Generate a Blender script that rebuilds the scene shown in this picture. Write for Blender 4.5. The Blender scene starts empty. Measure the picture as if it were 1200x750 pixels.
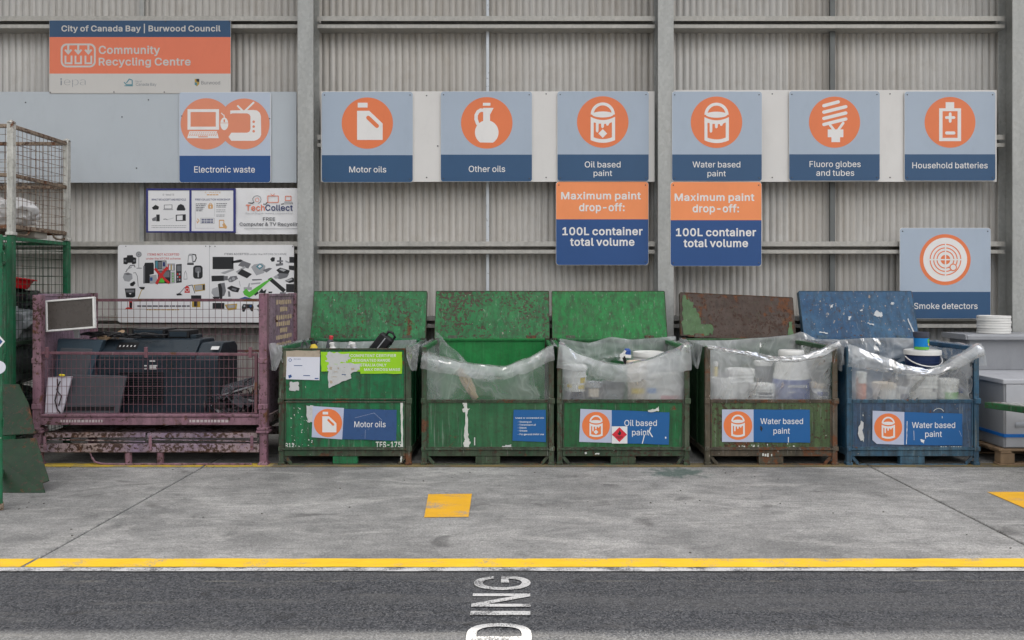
import bpy, bmesh, math, random
from mathutils import Vector, Matrix, noise
from mathutils.geometry import tessellate_polygon, delaunay_2d_cdt
R = math.radians
random.seed(7)
SC = bpy.context.scene
COL = SC.collection

# ------------------------------------------------------------------ camera, sky, sun, exposure
F, CX, CY, H = 920.0, 610.0, 340.0, 1.63          # focal length in photo pixels, vanishing point, eye height
cam = bpy.data.objects.new('camera', bpy.data.cameras.new('camera'))
COL.objects.link(cam); SC.camera = cam
cam.location = (0, 0, H); cam.rotation_euler = (R(90), 0, 0)
cam.data.sensor_width = 36; cam.data.lens = F / 1200 * 36
cam.data.shift_x = -10 / 1200; cam.data.shift_y = -35 / 1200
cam.data.clip_start = 0.05; cam.data.clip_end = 3000

SUN_EL, SUN_AZ = 60.0, 8.0                         # sun stands behind the shed, so its roof shades the bays
world = bpy.data.worlds.new('World'); SC.world = world; world.use_nodes = True
wn, wl = world.node_tree.nodes, world.node_tree.links
wn.clear()
wo = wn.new('ShaderNodeOutputWorld'); wb = wn.new('ShaderNodeBackground'); sky = wn.new('ShaderNodeTexSky')
sky.sky_type = 'NISHITA'; sky.sun_disc = False
sky.sun_elevation = R(SUN_EL); sky.sun_rotation = R(SUN_AZ)
sky.air_density = 1.0; sky.dust_density = 2.5; sky.ozone_density = 0.6
wtc = wn.new('ShaderNodeTexCoord'); wno = wn.new('ShaderNodeTexNoise'); wrp = wn.new('ShaderNodeValToRGB'); wmx = wn.new('ShaderNodeMix')
wno.inputs['Scale'].default_value = 2.2; wno.inputs['Detail'].default_value = 6
wrp.color_ramp.elements[0].position = 0.34; wrp.color_ramp.elements[1].position = 0.62
wmx.data_type = 'RGBA'; wmx.inputs[7].default_value = (9.0, 8.6, 8.0, 1)     # bright thin cloud
wl.new(wtc.outputs['Generated'], wno.inputs['Vector']); wl.new(wno.outputs['Fac'], wrp.inputs['Fac'])
wl.new(wrp.outputs['Color'], wmx.inputs[0]); wl.new(sky.outputs[0], wmx.inputs[6]); 
wsx = wn.new('ShaderNodeSeparateXYZ'); wel = wn.new('ShaderNodeValToRGB'); wml = wn.new('ShaderNodeMix'); wml.data_type = 'RGBA'; wml.blend_type = 'MULTIPLY'; wml.inputs[0].default_value = 1.0
wl.new(wtc.outputs['Generated'], wsx.inputs[0]); wl.new(wsx.outputs['Z'], wel.inputs['Fac'])
wel.color_ramp.elements[0].position = 0.02; wel.color_ramp.elements[0].color = (0.07, 0.07, 0.07, 1); wel.color_ramp.elements[1].position = 0.70; wel.color_ramp.elements[1].color = (1, 1, 1, 1)
wl.new(wmx.outputs[2], wml.inputs[6]); wl.new(wel.outputs['Color'], wml.inputs[7]); 
wrx = wn.new('ShaderNodeMapRange'); wrx.inputs['From Min'].default_value = -1; wrx.inputs['To Min'].default_value = 0.5; wrx.inputs['To Max'].default_value = 1.5
wl.new(wsx.outputs['X'], wrx.inputs['Value']); wm2 = wn.new('ShaderNodeMix'); wm2.data_type = 'RGBA'; wm2.blend_type = 'MULTIPLY'; wm2.inputs[0].default_value = 1.0
wl.new(wml.outputs[2], wm2.inputs[6]); wl.new(wrx.outputs['Result'], wm2.inputs[7]); wl.new(wm2.outputs[2], wb.inputs['Color'])    # brighter cloud to the right
wb.inputs['Strength'].default_value = 0.12
wl.new(wb.outputs[0], wo.inputs[0])

sun = bpy.data.objects.new('sun', bpy.data.lights.new('sun', 'SUN')); COL.objects.link(sun)
sun.data.energy = 2.4; sun.data.angle = R(0.6); sun.data.color = (1.0, 0.94, 0.85)
sdir = Vector((math.sin(R(SUN_AZ)) * math.cos(R(SUN_EL)), math.cos(R(SUN_AZ)) * math.cos(R(SUN_EL)), math.sin(R(SUN_EL))))
sun.rotation_euler = sdir.to_track_quat('Z', 'Y').to_euler(); sun.location = (0, 6, 20)

SC.view_settings.view_transform = 'Standard'; SC.view_settings.look = 'None'
SC.view_settings.gamma = 1.0; SC.view_settings.exposure = 1.62
SC.render.engine = 'CYCLES'
SC.cycles.max_bounces = 10; SC.cycles.transparent_max_bounces = 24; SC.cycles.diffuse_bounces = 3

# ------------------------------------------------------------------ helpers
def P(px, py, Y):
    return Vector(((px - CX) / F * Y, Y, H - (py - CY) / F * Y))
def lin(r, g, b):
    f = lambda c: (c / 255 / 12.92) if c / 255 <= 0.04045 else ((c / 255 + 0.055) / 1.055) ** 2.4
    return (f(r), f(g), f(b))

class MB:
    """collects faces (with material slots) for ONE mesh object"""
    def __init__(s): s.v = []; s.f = []; s.m = []; s.sm = []
    def add(s, vs, fs, mat=0, smooth=False):
        o = len(s.v); s.v += [tuple(v) for v in vs]
        for f in fs: s.f.append([i + o for i in f]); s.m.append(mat); s.sm.append(smooth)
        return s
    def box(s, x0, x1, y0, y1, z0, z1, mat=0, M=None):
        vs = [Vector(p) for p in ((x0, y0, z0), (x1, y0, z0), (x1, y1, z0), (x0, y1, z0), (x0, y0, z1), (x1, y0, z1), (x1, y1, z1), (x0, y1, z1))]
        if M is not None: vs = [M @ v for v in vs]
        return s.add(vs, [(0, 3, 2, 1), (4, 5, 6, 7), (0, 1, 5, 4), (1, 2, 6, 5), (2, 3, 7, 6), (3, 0, 4, 7)], mat)
    def bar(s, p, q, w, h=None, mat=0, up=(0, 0, 1)):
        p, q = Vector(p), Vector(q); d = (q - p); L = d.length; d.normalize(); h = h or w
        u = Vector(up)
        if abs(d.dot(u)) > 0.95: u = Vector((0, 1, 0))
        a = d.cross(u).normalized(); b = a.cross(d).normalized()
        M = Matrix((a, d, b)).transposed().to_4x4(); M.translation = p
        return s.box(-w / 2, w / 2, 0, L, -h / 2, h / 2, mat, M)
    def tube(s, pts, r, n=8, mat=0, cap=True):
        pts = [Vector(p) for p in pts]; rings = []
        for i, p in enumerate(pts):
            d = (pts[min(i + 1, len(pts) - 1)] - pts[max(i - 1, 0)]).normalized()
            u = Vector((0, 0, 1)) if abs(d.z) < 0.9 else Vector((0, 1, 0))
            a = d.cross(u).normalized(); b = a.cross(d).normalized()
            rr = r[i] if isinstance(r, (list, tuple)) else r
            rings.append([p + a * math.cos(t) * rr + b * math.sin(t) * rr for t in [k * 2 * math.pi / n for k in range(n)]])
        vs = [v for g in rings for v in g]; fs = []
        for i in range(len(pts) - 1):
            for k in range(n):
                fs.append((i * n + k, i * n + (k + 1) % n, (i + 1) * n + (k + 1) % n, (i + 1) * n + k))
        s.add(vs, fs, mat, True)
        if cap:
            s.add(rings[0], [tuple(range(n))[::-1]], mat); s.add(rings[-1], [tuple(range(n))], mat)
        return s
    def lathe(s, prof, c=(0, 0, 0), n=28, mat=0, M=None):
        c = Vector(c); vs = []
        for r, z in prof:
            for k in range(n):
                t = k * 2 * math.pi / n; v = Vector((r * math.cos(t), r * math.sin(t), z))
                vs.append((M @ v if M is not None else v) + c)
        fs = [(i * n + k, i * n + (k + 1) % n, (i + 1) * n + (k + 1) % n, (i + 1) * n + k) for i in range(len(prof) - 1) for k in range(n)]
        s.add(vs, fs, mat, True)
        return s
    def prism(s, poly, axis_fn, d0, d1, mat=0):
        """extrude a 2-D polygon; axis_fn(u, v, d) -> 3-D point"""
        n = len(poly)
        vs = [axis_fn(u, v, d0) for u, v in poly] + [axis_fn(u, v, d1) for u, v in poly]
        tri = tessellate_polygon([[Vector((u, v, 0)) for u, v in poly]])
        fs = [tuple(t) for t in tri] + [tuple(i + n for i in t[::-1]) for t in tri] + [(i, (i + 1) % n, (i + 1) % n + n, i + n) for i in range(n)]
        return s.add(vs, fs, mat)
    def grid(s, fn, nu, nv, mat=0, smooth=True):
        vs = [fn(i / nu, j / nv) for j in range(nv + 1) for i in range(nu + 1)]
        fs = [(j * (nu + 1) + i, j * (nu + 1) + i + 1, (j + 1) * (nu + 1) + i + 1, (j + 1) * (nu + 1) + i) for j in range(nv) for i in range(nu)]
        return s.add(vs, fs, mat, smooth)
    def blob(s, c, rad, seed=0, amp=0.25, freq=2.0, sub=4, mat=0, zmin=None):
        bm = bmesh.new(); bmesh.ops.create_icosphere(bm, subdivisions=sub, radius=1)
        vs = []
        for v in bm.verts:
            p = v.co.copy(); k = 1 + amp * noise.fractal(p * freq + Vector((seed * 7.3, seed, 0)), 0.9, 2.1, 4)
            q = Vector((p.x * rad[0] * k, p.y * rad[1] * k, p.z * rad[2] * k)) + Vector(c)
            if zmin is not None and q.z < zmin: q.z = zmin
            vs.append(q)
        bm.verts.index_update()
        fs = [[v.index for v in f.verts] for f in bm.faces]; bm.free()
        return s.add(vs, fs, mat, True)
    def build(s, name, mats, parent=None, bevel=0, seg=1, world=False, fix=True):
        me = bpy.data.meshes.new(name)
        off = parent.location if (world and parent) else Vector((0, 0, 0))
        me.from_pydata([(Vector(v) - off)[:] for v in s.v], [], s.f)
        if not isinstance(mats, (list, tuple)): mats = [mats]
        for m in mats: me.materials.append(m)
        me.polygons.foreach_set('material_index', s.m); me.polygons.foreach_set('use_smooth', s.sm)
        if fix:
            bm = bmesh.new(); bm.from_mesh(me); bmesh.ops.recalc_face_normals(bm, faces=bm.faces); bm.to_mesh(me); bm.free()
        if any(s.sm): me.set_sharp_from_angle(angle=R(40))
        me.update()
        o = bpy.data.objects.new(name, me); COL.objects.link(o)
        if parent: o.parent = parent
        if bevel:
            b = o.modifiers.new('bevel', 'BEVEL'); b.width = bevel; b.segments = seg; b.limit_method = 'ANGLE'; b.angle_limit = R(50)
        return o

def thing(name, label, cat, loc=(0, 0, 0), rz=0, group=None):
    o = bpy.data.objects.new(name, None); COL.objects.link(o); o.empty_display_size = 0.1
    o.location = loc; o.rotation_euler = (0, 0, rz); o['label'] = label; o['category'] = cat
    if group: o['group'] = group
    return o
def tag(o, label, cat, group=None):
    o['label'] = label; o['category'] = cat
    if group: o['group'] = group
    return o
def structure(o, kind='structure'):
    o['kind'] = kind; return o

# ------------------------------------------------------------------ flat print: shapes and lettering
# outlines of a plain grotesque alphabet: character code -> advance, closed loops of x,y pairs (500 units to the line)
GLYPHS = {
    38: (224, ((98,-4,75,-1,55,6,39,17,27,31,20,48,17,66,18,82,24,94,32,106,42,118,56,128,70,140,108,168,113,172,118,176,123,182,128,188,130,194,131,202,129,214,122,222,113,228,100,230,92,230,84,226,78,222,72,216,70,208,68,200,70,190,72,182,78,173,84,164,92,154,102,142,219,0,182,0,86,116,72,132,60,146,51,160,44,172,39,185,38,199,40,215,46,229,54,240,67,250,82,255,100,256,118,255,133,250,145,241,154,230,160,216,162,202,161,191,158,181,152,171,146,162,138,154,128,146,77,108,64,98,55,87,50,77,48,66,50,54,54,44,62,35,72,28,83,24,96,23,112,25,126,30,139,38,150,48,160,60,168,76,173,93,174,112,204,112,202,90,198,72,192,58,186,46,178,38,172,31,166,24,152,12,136,4,117,-2),)),
    45: (226, ((168,122,168,94,57,94,57,122),)),
    48: (226, ((114,-4,87,0,65,12,48,31,34,56,26,89,24,127,26,165,34,198,48,224,65,242,87,254,114,258,140,254,162,242,179,224,192,198,200,165,202,127,200,89,192,56,180,31,162,12,140,0), (114,25,130,28,145,37,156,52,165,72,170,97,172,127,170,157,165,182,156,202,145,218,130,226,114,230,96,226,82,218,70,202,62,182,56,157,54,127,56,97,62,72,70,52,82,37,96,28),)),
    49: (226, ((38,0,38,28,196,28,196,0), (138,254,138,0,106,0,106,224,104,224,43,179,43,214,99,254),)),
    50: (226, ((32,0,32,24,117,114,130,128,141,141,150,152,156,164,159,174,160,186,158,198,154,210,146,218,136,224,125,228,112,230,98,228,86,224,76,216,70,206,65,195,64,181,33,181,36,202,43,221,56,236,72,248,91,256,112,258,134,256,153,248,168,237,180,222,188,206,190,186,189,172,186,159,178,145,168,130,153,112,134,90,76,30,76,28,194,28,194,0),)),
    53: (226, ((110,-4,89,-1,70,6,54,16,42,30,33,46,30,65,61,65,64,54,69,44,77,36,86,30,98,26,110,25,125,26,138,32,149,41,157,52,162,66,164,81,162,96,157,110,148,122,138,131,124,136,109,138,96,138,84,134,72,129,64,123,34,126,48,254,183,254,183,226,76,226,67,150,68,150,78,158,89,162,102,166,114,167,132,165,147,160,160,153,172,142,182,130,190,116,194,100,196,82,192,58,184,38,172,20,154,8,134,0),)),
    55: (226, ((48,0,162,224,162,226,31,226,31,254,196,254,196,224,82,0),)),
    58: (94, ((48,-2,39,0,32,4,26,12,25,20,26,30,32,36,39,42,48,44,56,42,64,36,69,30,70,20,69,12,64,4,56,0), (48,136,39,137,32,142,26,150,25,158,26,167,32,174,39,180,48,181,56,180,64,174,69,167,70,158,69,150,64,142,56,137),)),
    65: (240, ((8,0,100,254,138,254,232,0,198,0,144,151,138,167,132,186,125,210,116,239,122,239,114,210,106,186,100,166,96,151,42,0), (55,71,55,100,185,100,185,71),)),
    66: (228, ((30,0,30,254,120,254,144,252,164,246,180,234,190,221,197,205,199,187,198,172,194,160,186,150,178,143,168,138,158,134,158,131,170,128,182,122,192,114,201,102,207,86,209,68,206,50,200,34,188,20,172,9,150,2,124,0), (62,28,122,28,148,32,165,40,174,52,178,68,176,80,171,92,164,102,153,109,140,114,124,116,62,116), (62,142,119,142,132,144,144,148,154,154,162,163,166,174,168,186,165,202,156,214,142,223,120,226,62,226),)),
    67: (255, ((134,-4,102,0,75,12,52,32,35,58,24,90,20,127,24,164,35,196,52,222,75,242,102,254,134,258,152,256,170,252,186,245,201,236,214,224,224,209,232,192,236,174,204,174,200,186,194,198,188,206,178,214,168,220,158,224,146,227,134,228,112,225,92,216,75,202,62,182,54,157,52,127,54,97,62,72,76,52,92,38,112,30,134,26,146,28,158,30,168,34,178,40,188,48,194,57,200,68,204,80,236,80,232,62,224,46,214,31,201,19,186,10,170,2,152,-2),)),
    68: (251, ((110,0,48,0,48,28,108,28,136,32,159,40,177,55,190,74,197,99,200,128,197,156,190,180,177,200,160,214,138,223,110,226,46,226,46,254,112,254,147,250,176,239,200,220,216,196,228,164,231,128,228,90,216,60,199,34,176,16,146,4), (62,254,62,0,30,0,30,254),)),
    69: (210, ((30,0,30,254,186,254,186,226,62,226,62,143,178,143,178,114,62,114,62,28,188,28,188,0),)),
    70: (205, ((30,0,30,254,184,254,184,226,62,226,62,139,173,139,173,110,62,110,62,0),)),
    71: (260, ((134,-4,102,0,74,12,52,32,34,58,24,90,20,127,24,164,34,196,52,222,74,242,102,254,132,258,152,256,170,252,187,244,202,234,214,222,224,208,232,192,237,174,204,174,200,186,194,196,186,206,178,214,168,220,158,224,146,227,132,228,111,225,92,216,75,202,62,182,54,157,52,127,54,97,62,72,76,52,92,38,112,30,134,26,154,28,172,36,187,46,198,62,205,80,208,101,217,100,142,100,142,128,239,128,239,100,236,70,226,46,210,25,188,10,163,0),)),
    72: (258, ((30,0,30,254,62,254,62,144,196,144,196,254,228,254,228,0,196,0,196,116,62,116,62,0),)),
    73: (150, ((16,0,16,28,59,28,59,226,16,226,16,254,134,254,134,226,92,226,92,28,134,28,134,0),)),
    75: (234, ((52,72,52,108,61,120,70,130,78,141,87,152,96,162,106,172,182,254,224,254,116,138,114,138), (30,0,30,254,62,254,62,167,62,112,62,96,62,0), (186,0,94,130,114,154,224,0),)),
    76: (196, ((30,0,30,254,62,254,62,28,180,28,180,0),)),
    77: (314, ((30,0,30,254,76,254,138,94,141,87,144,80,146,70,150,62,152,52,156,42,158,32,161,24,154,24,156,32,159,42,162,51,165,60,168,70,171,79,174,87,176,94,238,254,284,254,284,0,252,0,252,146,252,154,252,164,252,174,252,184,253,196,253,206,254,218,254,228,256,228,252,216,249,204,245,193,241,182,237,170,234,161,230,152,228,146,171,0,143,0,85,146,82,152,80,160,76,170,72,180,68,192,64,204,60,216,56,228,60,228,60,218,60,208,60,197,60,186,60,175,61,164,61,154,61,146,61,0),)),
    78: (262, ((30,0,30,254,68,254,172,92,176,84,182,76,188,65,194,54,200,41,207,28,202,27,201,40,200,54,200,67,200,78,200,89,200,98,200,254,232,254,232,0,194,0,101,145,95,155,88,166,82,177,74,190,65,206,54,226,60,227,60,208,61,192,62,177,62,164,62,154,62,146,62,0),)),
    79: (266, ((134,-4,102,0,75,12,52,32,35,58,24,90,20,127,24,164,35,196,52,222,75,242,102,254,134,258,164,254,192,242,214,222,232,196,243,164,246,127,243,90,232,58,214,32,192,12,164,0), (134,26,155,30,174,38,192,52,204,72,212,97,215,127,212,157,204,182,192,202,174,216,155,225,134,228,112,225,92,216,76,202,62,182,54,157,52,127,54,97,62,72,76,52,92,38,112,30),)),
    80: (222, ((30,0,30,254,118,254,144,252,166,244,183,231,195,215,202,196,204,174,202,152,195,132,183,116,166,104,144,96,118,93,54,93,54,121,116,121,134,123,148,128,159,136,166,147,171,160,172,174,171,188,166,201,159,212,148,220,134,224,116,226,62,226,62,0),)),
    82: (224, ((30,0,30,254,118,254,145,252,166,244,184,232,195,216,202,198,204,176,202,154,195,136,184,120,166,108,144,102,118,99,48,99,48,128,117,128,134,129,149,134,160,140,167,150,171,162,172,176,171,190,167,202,160,212,149,220,134,224,116,226,62,226,62,0), (176,0,115,114,152,114,214,0),)),
    83: (224, ((112,-4,86,-2,64,4,46,16,32,30,23,48,19,68,52,68,55,55,62,44,71,36,83,30,97,26,112,24,128,26,143,30,156,37,164,46,170,57,173,70,171,80,166,90,158,96,148,102,136,107,122,111,92,120,64,130,43,144,30,163,26,186,29,206,38,224,51,238,69,249,90,256,114,258,138,256,158,249,176,238,188,224,197,208,200,189,168,189,163,206,151,218,134,226,112,230,97,228,84,224,72,218,64,209,59,199,58,188,60,176,66,167,74,160,84,154,96,150,106,146,132,140,144,136,156,132,168,126,180,119,190,110,198,99,202,86,204,70,202,50,193,32,180,17,162,6,139,-2),)),
    84: (224, ((16,226,16,254,208,254,208,226,128,226,128,0,96,0,96,226),)),
    85: (258, ((130,-4,102,-1,77,8,57,22,42,40,33,62,30,86,30,254,62,254,62,89,64,72,70,56,80,44,94,34,110,28,130,26,149,28,166,34,178,44,188,56,194,72,196,89,196,254,228,254,228,86,226,62,216,40,202,22,182,8,158,-1),)),
    86: (240, ((102,0,8,254,42,254,96,103,102,88,108,68,115,44,124,16,118,16,126,45,134,69,140,88,145,103,198,254,232,254,139,0),)),
    87: (343, ((78,0,8,254,41,254,82,98,85,86,88,72,90,60,94,47,96,34,98,20,94,20,97,34,100,47,102,60,106,72,109,86,112,98,153,254,190,254,231,98,234,86,237,72,240,60,243,47,246,34,248,20,244,20,246,34,250,47,252,60,255,72,258,86,262,98,302,254,335,254,265,0,228,0,184,162,180,178,176,196,172,216,168,238,175,238,171,216,168,198,164,180,159,162,115,0),)),
    88: (237, ((9,0,108,142,108,118,14,254,52,254,89,200,96,190,102,180,107,172,112,164,116,156,122,146,116,146,122,156,126,164,130,172,136,180,142,190,149,200,187,254,223,254,130,120,130,144,228,0,191,0,146,64,140,74,134,82,130,90,125,98,120,106,115,116,122,116,118,106,112,98,108,90,103,83,98,74,91,64,46,0),)),
    89: (236, ((102,0,102,104,8,254,46,254,96,172,104,159,111,146,118,132,125,115,112,115,118,132,126,146,132,159,140,172,190,254,228,254,134,104,134,0),)),
    97: (194, ((80,-4,63,-2,47,2,34,11,24,22,18,36,15,54,17,69,22,80,29,90,39,96,50,102,62,106,76,108,89,110,104,112,117,114,126,115,132,118,136,122,138,128,136,140,134,148,128,156,120,161,110,164,98,166,86,164,74,161,66,156,59,150,54,144,50,137,20,146,28,161,40,173,52,182,66,188,82,191,97,192,108,192,120,190,132,186,143,180,153,172,161,160,166,145,168,126,168,0,138,0,138,26,136,26,132,19,126,12,118,6,108,0,95,-3), (85,22,101,24,114,30,124,37,132,46,136,58,138,69,138,95,135,93,130,91,123,90,116,88,108,86,100,86,93,84,88,84,77,82,67,80,58,75,52,70,48,62,46,52,47,44,51,36,57,30,65,26,74,24),)),
    98: (212, ((114,-4,99,-2,86,2,76,8,69,16,64,23,59,30,56,30,56,0,26,0,26,254,57,254,57,160,59,160,64,166,68,173,76,180,86,186,98,190,114,192,137,189,156,180,172,166,185,146,192,122,195,94,192,66,185,42,173,22,156,8,137,-1), (110,24,126,26,140,33,150,44,158,58,162,76,164,94,162,114,158,130,150,145,140,156,126,162,110,165,94,162,80,156,70,146,62,132,58,114,56,94,58,75,62,58,70,43,81,32,94,26),)),
    99: (198, ((104,-4,80,-1,58,8,41,23,28,42,20,66,17,94,20,122,28,146,41,165,58,180,80,189,104,192,117,192,130,188,142,184,152,178,162,170,170,161,176,150,181,138,152,131,149,138,145,144,140,150,135,156,128,160,121,162,113,164,104,165,86,162,72,155,62,144,54,129,50,112,48,94,50,76,54,58,62,44,72,33,86,26,104,23,113,24,122,26,129,29,136,33,141,38,146,44,150,51,152,58,182,51,177,39,170,28,162,18,153,10,142,4,130,0,118,-3),)),
    100: (212, ((98,-4,76,-1,56,8,40,22,28,42,20,66,17,94,20,122,28,146,40,166,56,180,76,189,98,192,114,190,126,186,136,180,144,173,149,166,153,160,156,160,156,254,186,254,186,0,156,0,156,30,154,30,149,23,144,16,136,8,126,2,114,-2), (102,24,118,26,132,32,142,43,150,58,154,75,156,94,154,114,150,132,142,146,132,156,118,162,102,165,86,162,72,156,62,145,54,130,50,114,48,94,50,76,54,58,62,44,72,33,86,26),)),
    101: (202, ((106,-4,80,-1,58,8,41,23,28,42,20,66,17,94,20,121,28,145,40,164,58,180,78,189,102,192,118,191,133,187,147,180,160,170,170,158,178,141,184,121,186,97,186,84,38,84,38,110,169,110,155,101,154,118,149,134,142,147,132,157,118,163,102,165,86,163,73,156,62,147,54,135,50,120,48,106,48,89,50,70,55,53,64,40,76,30,90,25,106,23,117,24,127,26,136,30,142,36,148,44,153,52,182,46,176,32,168,20,156,10,142,2,124,-2),)),
    102: (127, ((114,190,114,164,3,164,3,190), (40,0,40,216,42,230,48,243,56,252,68,260,80,264,94,265,104,264,111,264,117,262,122,260,114,234,111,235,108,236,103,236,98,237,86,235,77,230,72,222,71,210,71,0),)),
    103: (212, ((104,-76,84,-74,67,-70,52,-64,41,-55,32,-46,26,-34,50,-20,55,-26,61,-33,68,-39,77,-44,89,-48,104,-48,124,-46,141,-38,152,-24,156,-3,156,34,153,34,149,28,144,20,136,14,126,8,114,4,98,2,76,5,56,14,40,26,28,45,20,68,17,96,20,123,28,146,40,166,56,180,76,189,98,192,114,191,126,186,136,180,144,173,150,166,154,160,156,160,156,190,186,190,186,-4,184,-27,175,-45,162,-58,146,-68,126,-74), (102,30,118,32,132,38,142,48,150,60,154,77,156,96,154,116,150,132,142,146,132,156,118,162,102,165,86,162,72,156,62,145,54,131,50,114,48,96,50,78,54,62,62,48,72,38,86,32),)),
    104: (205, ((57,114,57,0,26,0,26,254,57,254,57,144,51,144,62,166,76,181,94,190,114,192,132,190,148,184,160,174,170,160,176,142,178,120,178,0,148,0,148,118,145,138,136,152,123,162,105,164,92,163,80,158,70,152,63,142,58,128),)),
    105: (84, ((26,0,26,190,57,190,57,0), (42,222,34,223,27,228,22,234,20,242,22,250,27,256,34,260,42,262,50,260,57,256,62,250,63,242,62,234,57,228,50,223),)),
    107: (190, ((55,68,55,106,60,106,142,190,180,190,92,100,88,100), (26,0,26,254,57,254,57,0), (147,0,74,93,96,114,186,0),)),
    108: (94, ((70,-1,50,2,37,10,29,24,26,42,26,254,57,254,57,50,58,38,60,31,65,27,73,26,77,26,80,26,82,26,85,27,90,2,86,0,81,0,76,-1),)),
    109: (305, ((26,0,26,190,56,190,56,148,54,148,59,162,66,173,76,182,86,188,98,192,110,193,128,190,144,180,154,166,160,148,156,148,161,160,168,172,178,180,190,188,204,192,218,193,234,192,248,186,261,177,270,164,276,148,278,128,278,0,248,0,248,127,245,144,236,156,224,163,210,165,198,164,187,160,179,154,172,145,169,135,168,124,168,0,137,0,137,130,134,144,126,156,114,163,100,165,89,164,79,160,70,154,63,144,58,133,57,119,57,0),)),
    110: (205, ((57,114,57,0,26,0,26,190,56,190,56,144,51,144,62,166,76,181,94,190,114,192,132,190,148,184,160,174,170,160,176,142,178,120,178,0,148,0,148,118,145,138,136,152,123,162,105,164,92,163,80,158,70,152,63,142,58,128),)),
    111: (208, ((104,-4,80,-1,58,8,41,23,28,42,20,66,17,94,20,122,28,146,41,165,58,180,80,189,104,192,128,189,150,180,166,165,180,146,188,122,190,94,188,66,180,42,166,23,150,8,128,-1), (104,23,121,26,135,33,146,44,154,58,158,76,160,94,158,112,154,129,146,144,135,155,121,162,104,165,86,162,72,155,62,144,54,129,50,112,48,94,50,76,54,58,62,44,72,33,86,26),)),
    112: (212, ((26,-72,26,190,56,190,56,160,59,160,63,166,68,173,76,180,86,186,98,190,114,192,137,189,156,180,172,166,185,146,192,122,195,94,192,66,185,42,173,22,156,8,137,-1,114,-4,99,-2,86,2,76,8,69,16,64,23,59,30,57,30,57,-72), (110,24,126,26,140,33,150,44,158,58,162,76,164,94,162,114,158,130,150,145,140,156,126,162,110,165,94,162,80,156,70,146,62,132,58,114,56,94,58,75,62,58,70,43,81,32,94,26),)),
    114: (130, ((26,0,26,190,56,190,56,160,58,160,65,174,76,184,90,190,106,192,110,192,114,192,118,192,122,192,122,161,120,162,115,162,110,162,104,163,91,162,80,158,70,150,63,142,58,131,57,118,57,0),)),
    115: (182, ((91,-4,72,-2,56,2,42,9,31,19,22,32,18,47,47,54,52,40,62,30,75,24,90,22,108,25,122,31,131,40,134,52,132,60,127,68,118,74,106,78,74,85,52,93,36,104,26,118,24,137,26,152,32,166,44,177,58,185,74,190,94,192,112,190,127,186,140,179,150,170,157,158,162,145,134,138,129,149,122,158,110,164,94,166,78,164,66,158,57,150,54,138,56,129,62,122,72,116,86,112,114,104,138,97,153,86,162,71,166,54,163,38,156,24,145,12,130,3,112,-2),)),
    116: (114, ((102,190,102,164,3,164,3,190), (32,236,63,236,63,49,64,38,68,30,75,26,85,25,88,25,92,26,97,26,101,27,106,1,102,0,96,-2,90,-2,84,-2,62,1,46,10,36,26,32,46),)),
    117: (205, ((91,-2,73,0,58,6,44,16,34,30,28,48,26,70,26,190,57,190,57,72,60,52,68,38,82,28,100,25,113,26,124,31,134,38,142,48,146,61,148,76,148,190,178,190,178,0,149,0,149,46,154,46,143,24,128,8,111,0),)),
    118: (194, ((82,0,8,190,42,190,82,78,88,60,94,44,98,26,103,10,92,10,97,26,102,44,106,60,112,78,152,190,186,190,113,0),)),
    119: (284, ((69,0,12,190,44,190,66,107,72,88,77,68,82,46,88,20,82,20,88,45,93,68,98,88,103,107,126,190,158,190,181,107,186,88,191,68,196,46,201,20,196,20,201,45,206,68,212,88,217,107,240,190,272,190,214,0,184,0,160,86,156,99,152,112,148,126,146,140,142,154,138,169,146,169,142,154,138,140,135,126,132,112,128,99,124,86,100,0),)),
    120: (190, ((10,0,86,109,86,86,14,190,50,190,74,153,82,140,90,126,96,114,104,103,88,103,95,114,101,126,108,140,116,153,141,190,176,190,104,84,104,107,179,0,144,0,116,42,107,56,100,68,94,80,86,91,102,91,96,80,89,68,82,56,74,42,46,0),)),
    121: (194, ((24,-70,30,-43,36,-44,44,-45,52,-44,59,-42,65,-37,70,-29,76,-18,82,0,8,190,42,190,82,78,88,60,94,44,98,26,103,10,92,10,96,26,101,44,106,60,112,78,152,190,186,190,102,-29,96,-42,88,-54,80,-62,70,-68,58,-72,46,-72,38,-72,32,-72,27,-70),)),
    124: (115, ((70,336,70,-82,44,-82,44,336),)),
}
GLYPHS[73] = (112, ((40, 2, 40, 252, 72, 252, 72, 2),))
_tc = {}
def glyph(code, bold):
    adv, loops = GLYPHS[code]; out = []
    for l in loops:
        q = [Vector((l[i], l[i + 1])) for i in range(0, len(l), 2)]; n = len(q); r = []
        for i in range(n):
            d1 = (q[i] - q[i - 1]).normalized(); d2 = (q[(i + 1) % n] - q[i]).normalized()
            m = Vector((d1.y + d2.y, -d1.x - d2.x)); m = m / max(0.6, m.length_squared / 2) if m.length > 1e-4 else m
            r.append(q[i] - m * bold * 500)
        out.append([Vector((v.x, v.y, 0)) for v in r])
    flat = [Vector((v.x, v.y)) for l in out for v in l]; ed = []; o = 0
    for l in out: ed += [(o + i, o + (i + 1) % len(l)) for i in range(len(l))]; o += len(l)
    vs, _, fs = delaunay_2d_cdt(flat, ed, [], 0, 1e-4)[:3]
    def inside(c):                                   # non-zero winding: strokes of one letter may overlap
        wn_ = 0
        for i, j in ed:
            p, q = flat[i], flat[j]
            if (p.y <= c.y) != (q.y <= c.y):
                x = p.x + (c.y - p.y) / (q.y - p.y) * (q.x - p.x)
                if x > c.x: wn_ += 1 if q.y > p.y else -1
        return wn_ != 0
    fs = [f for f in fs if inside(sum((vs[i] for i in f), Vector((0, 0))) / len(f))]
    return adv + bold * 700, vs, fs
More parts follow.
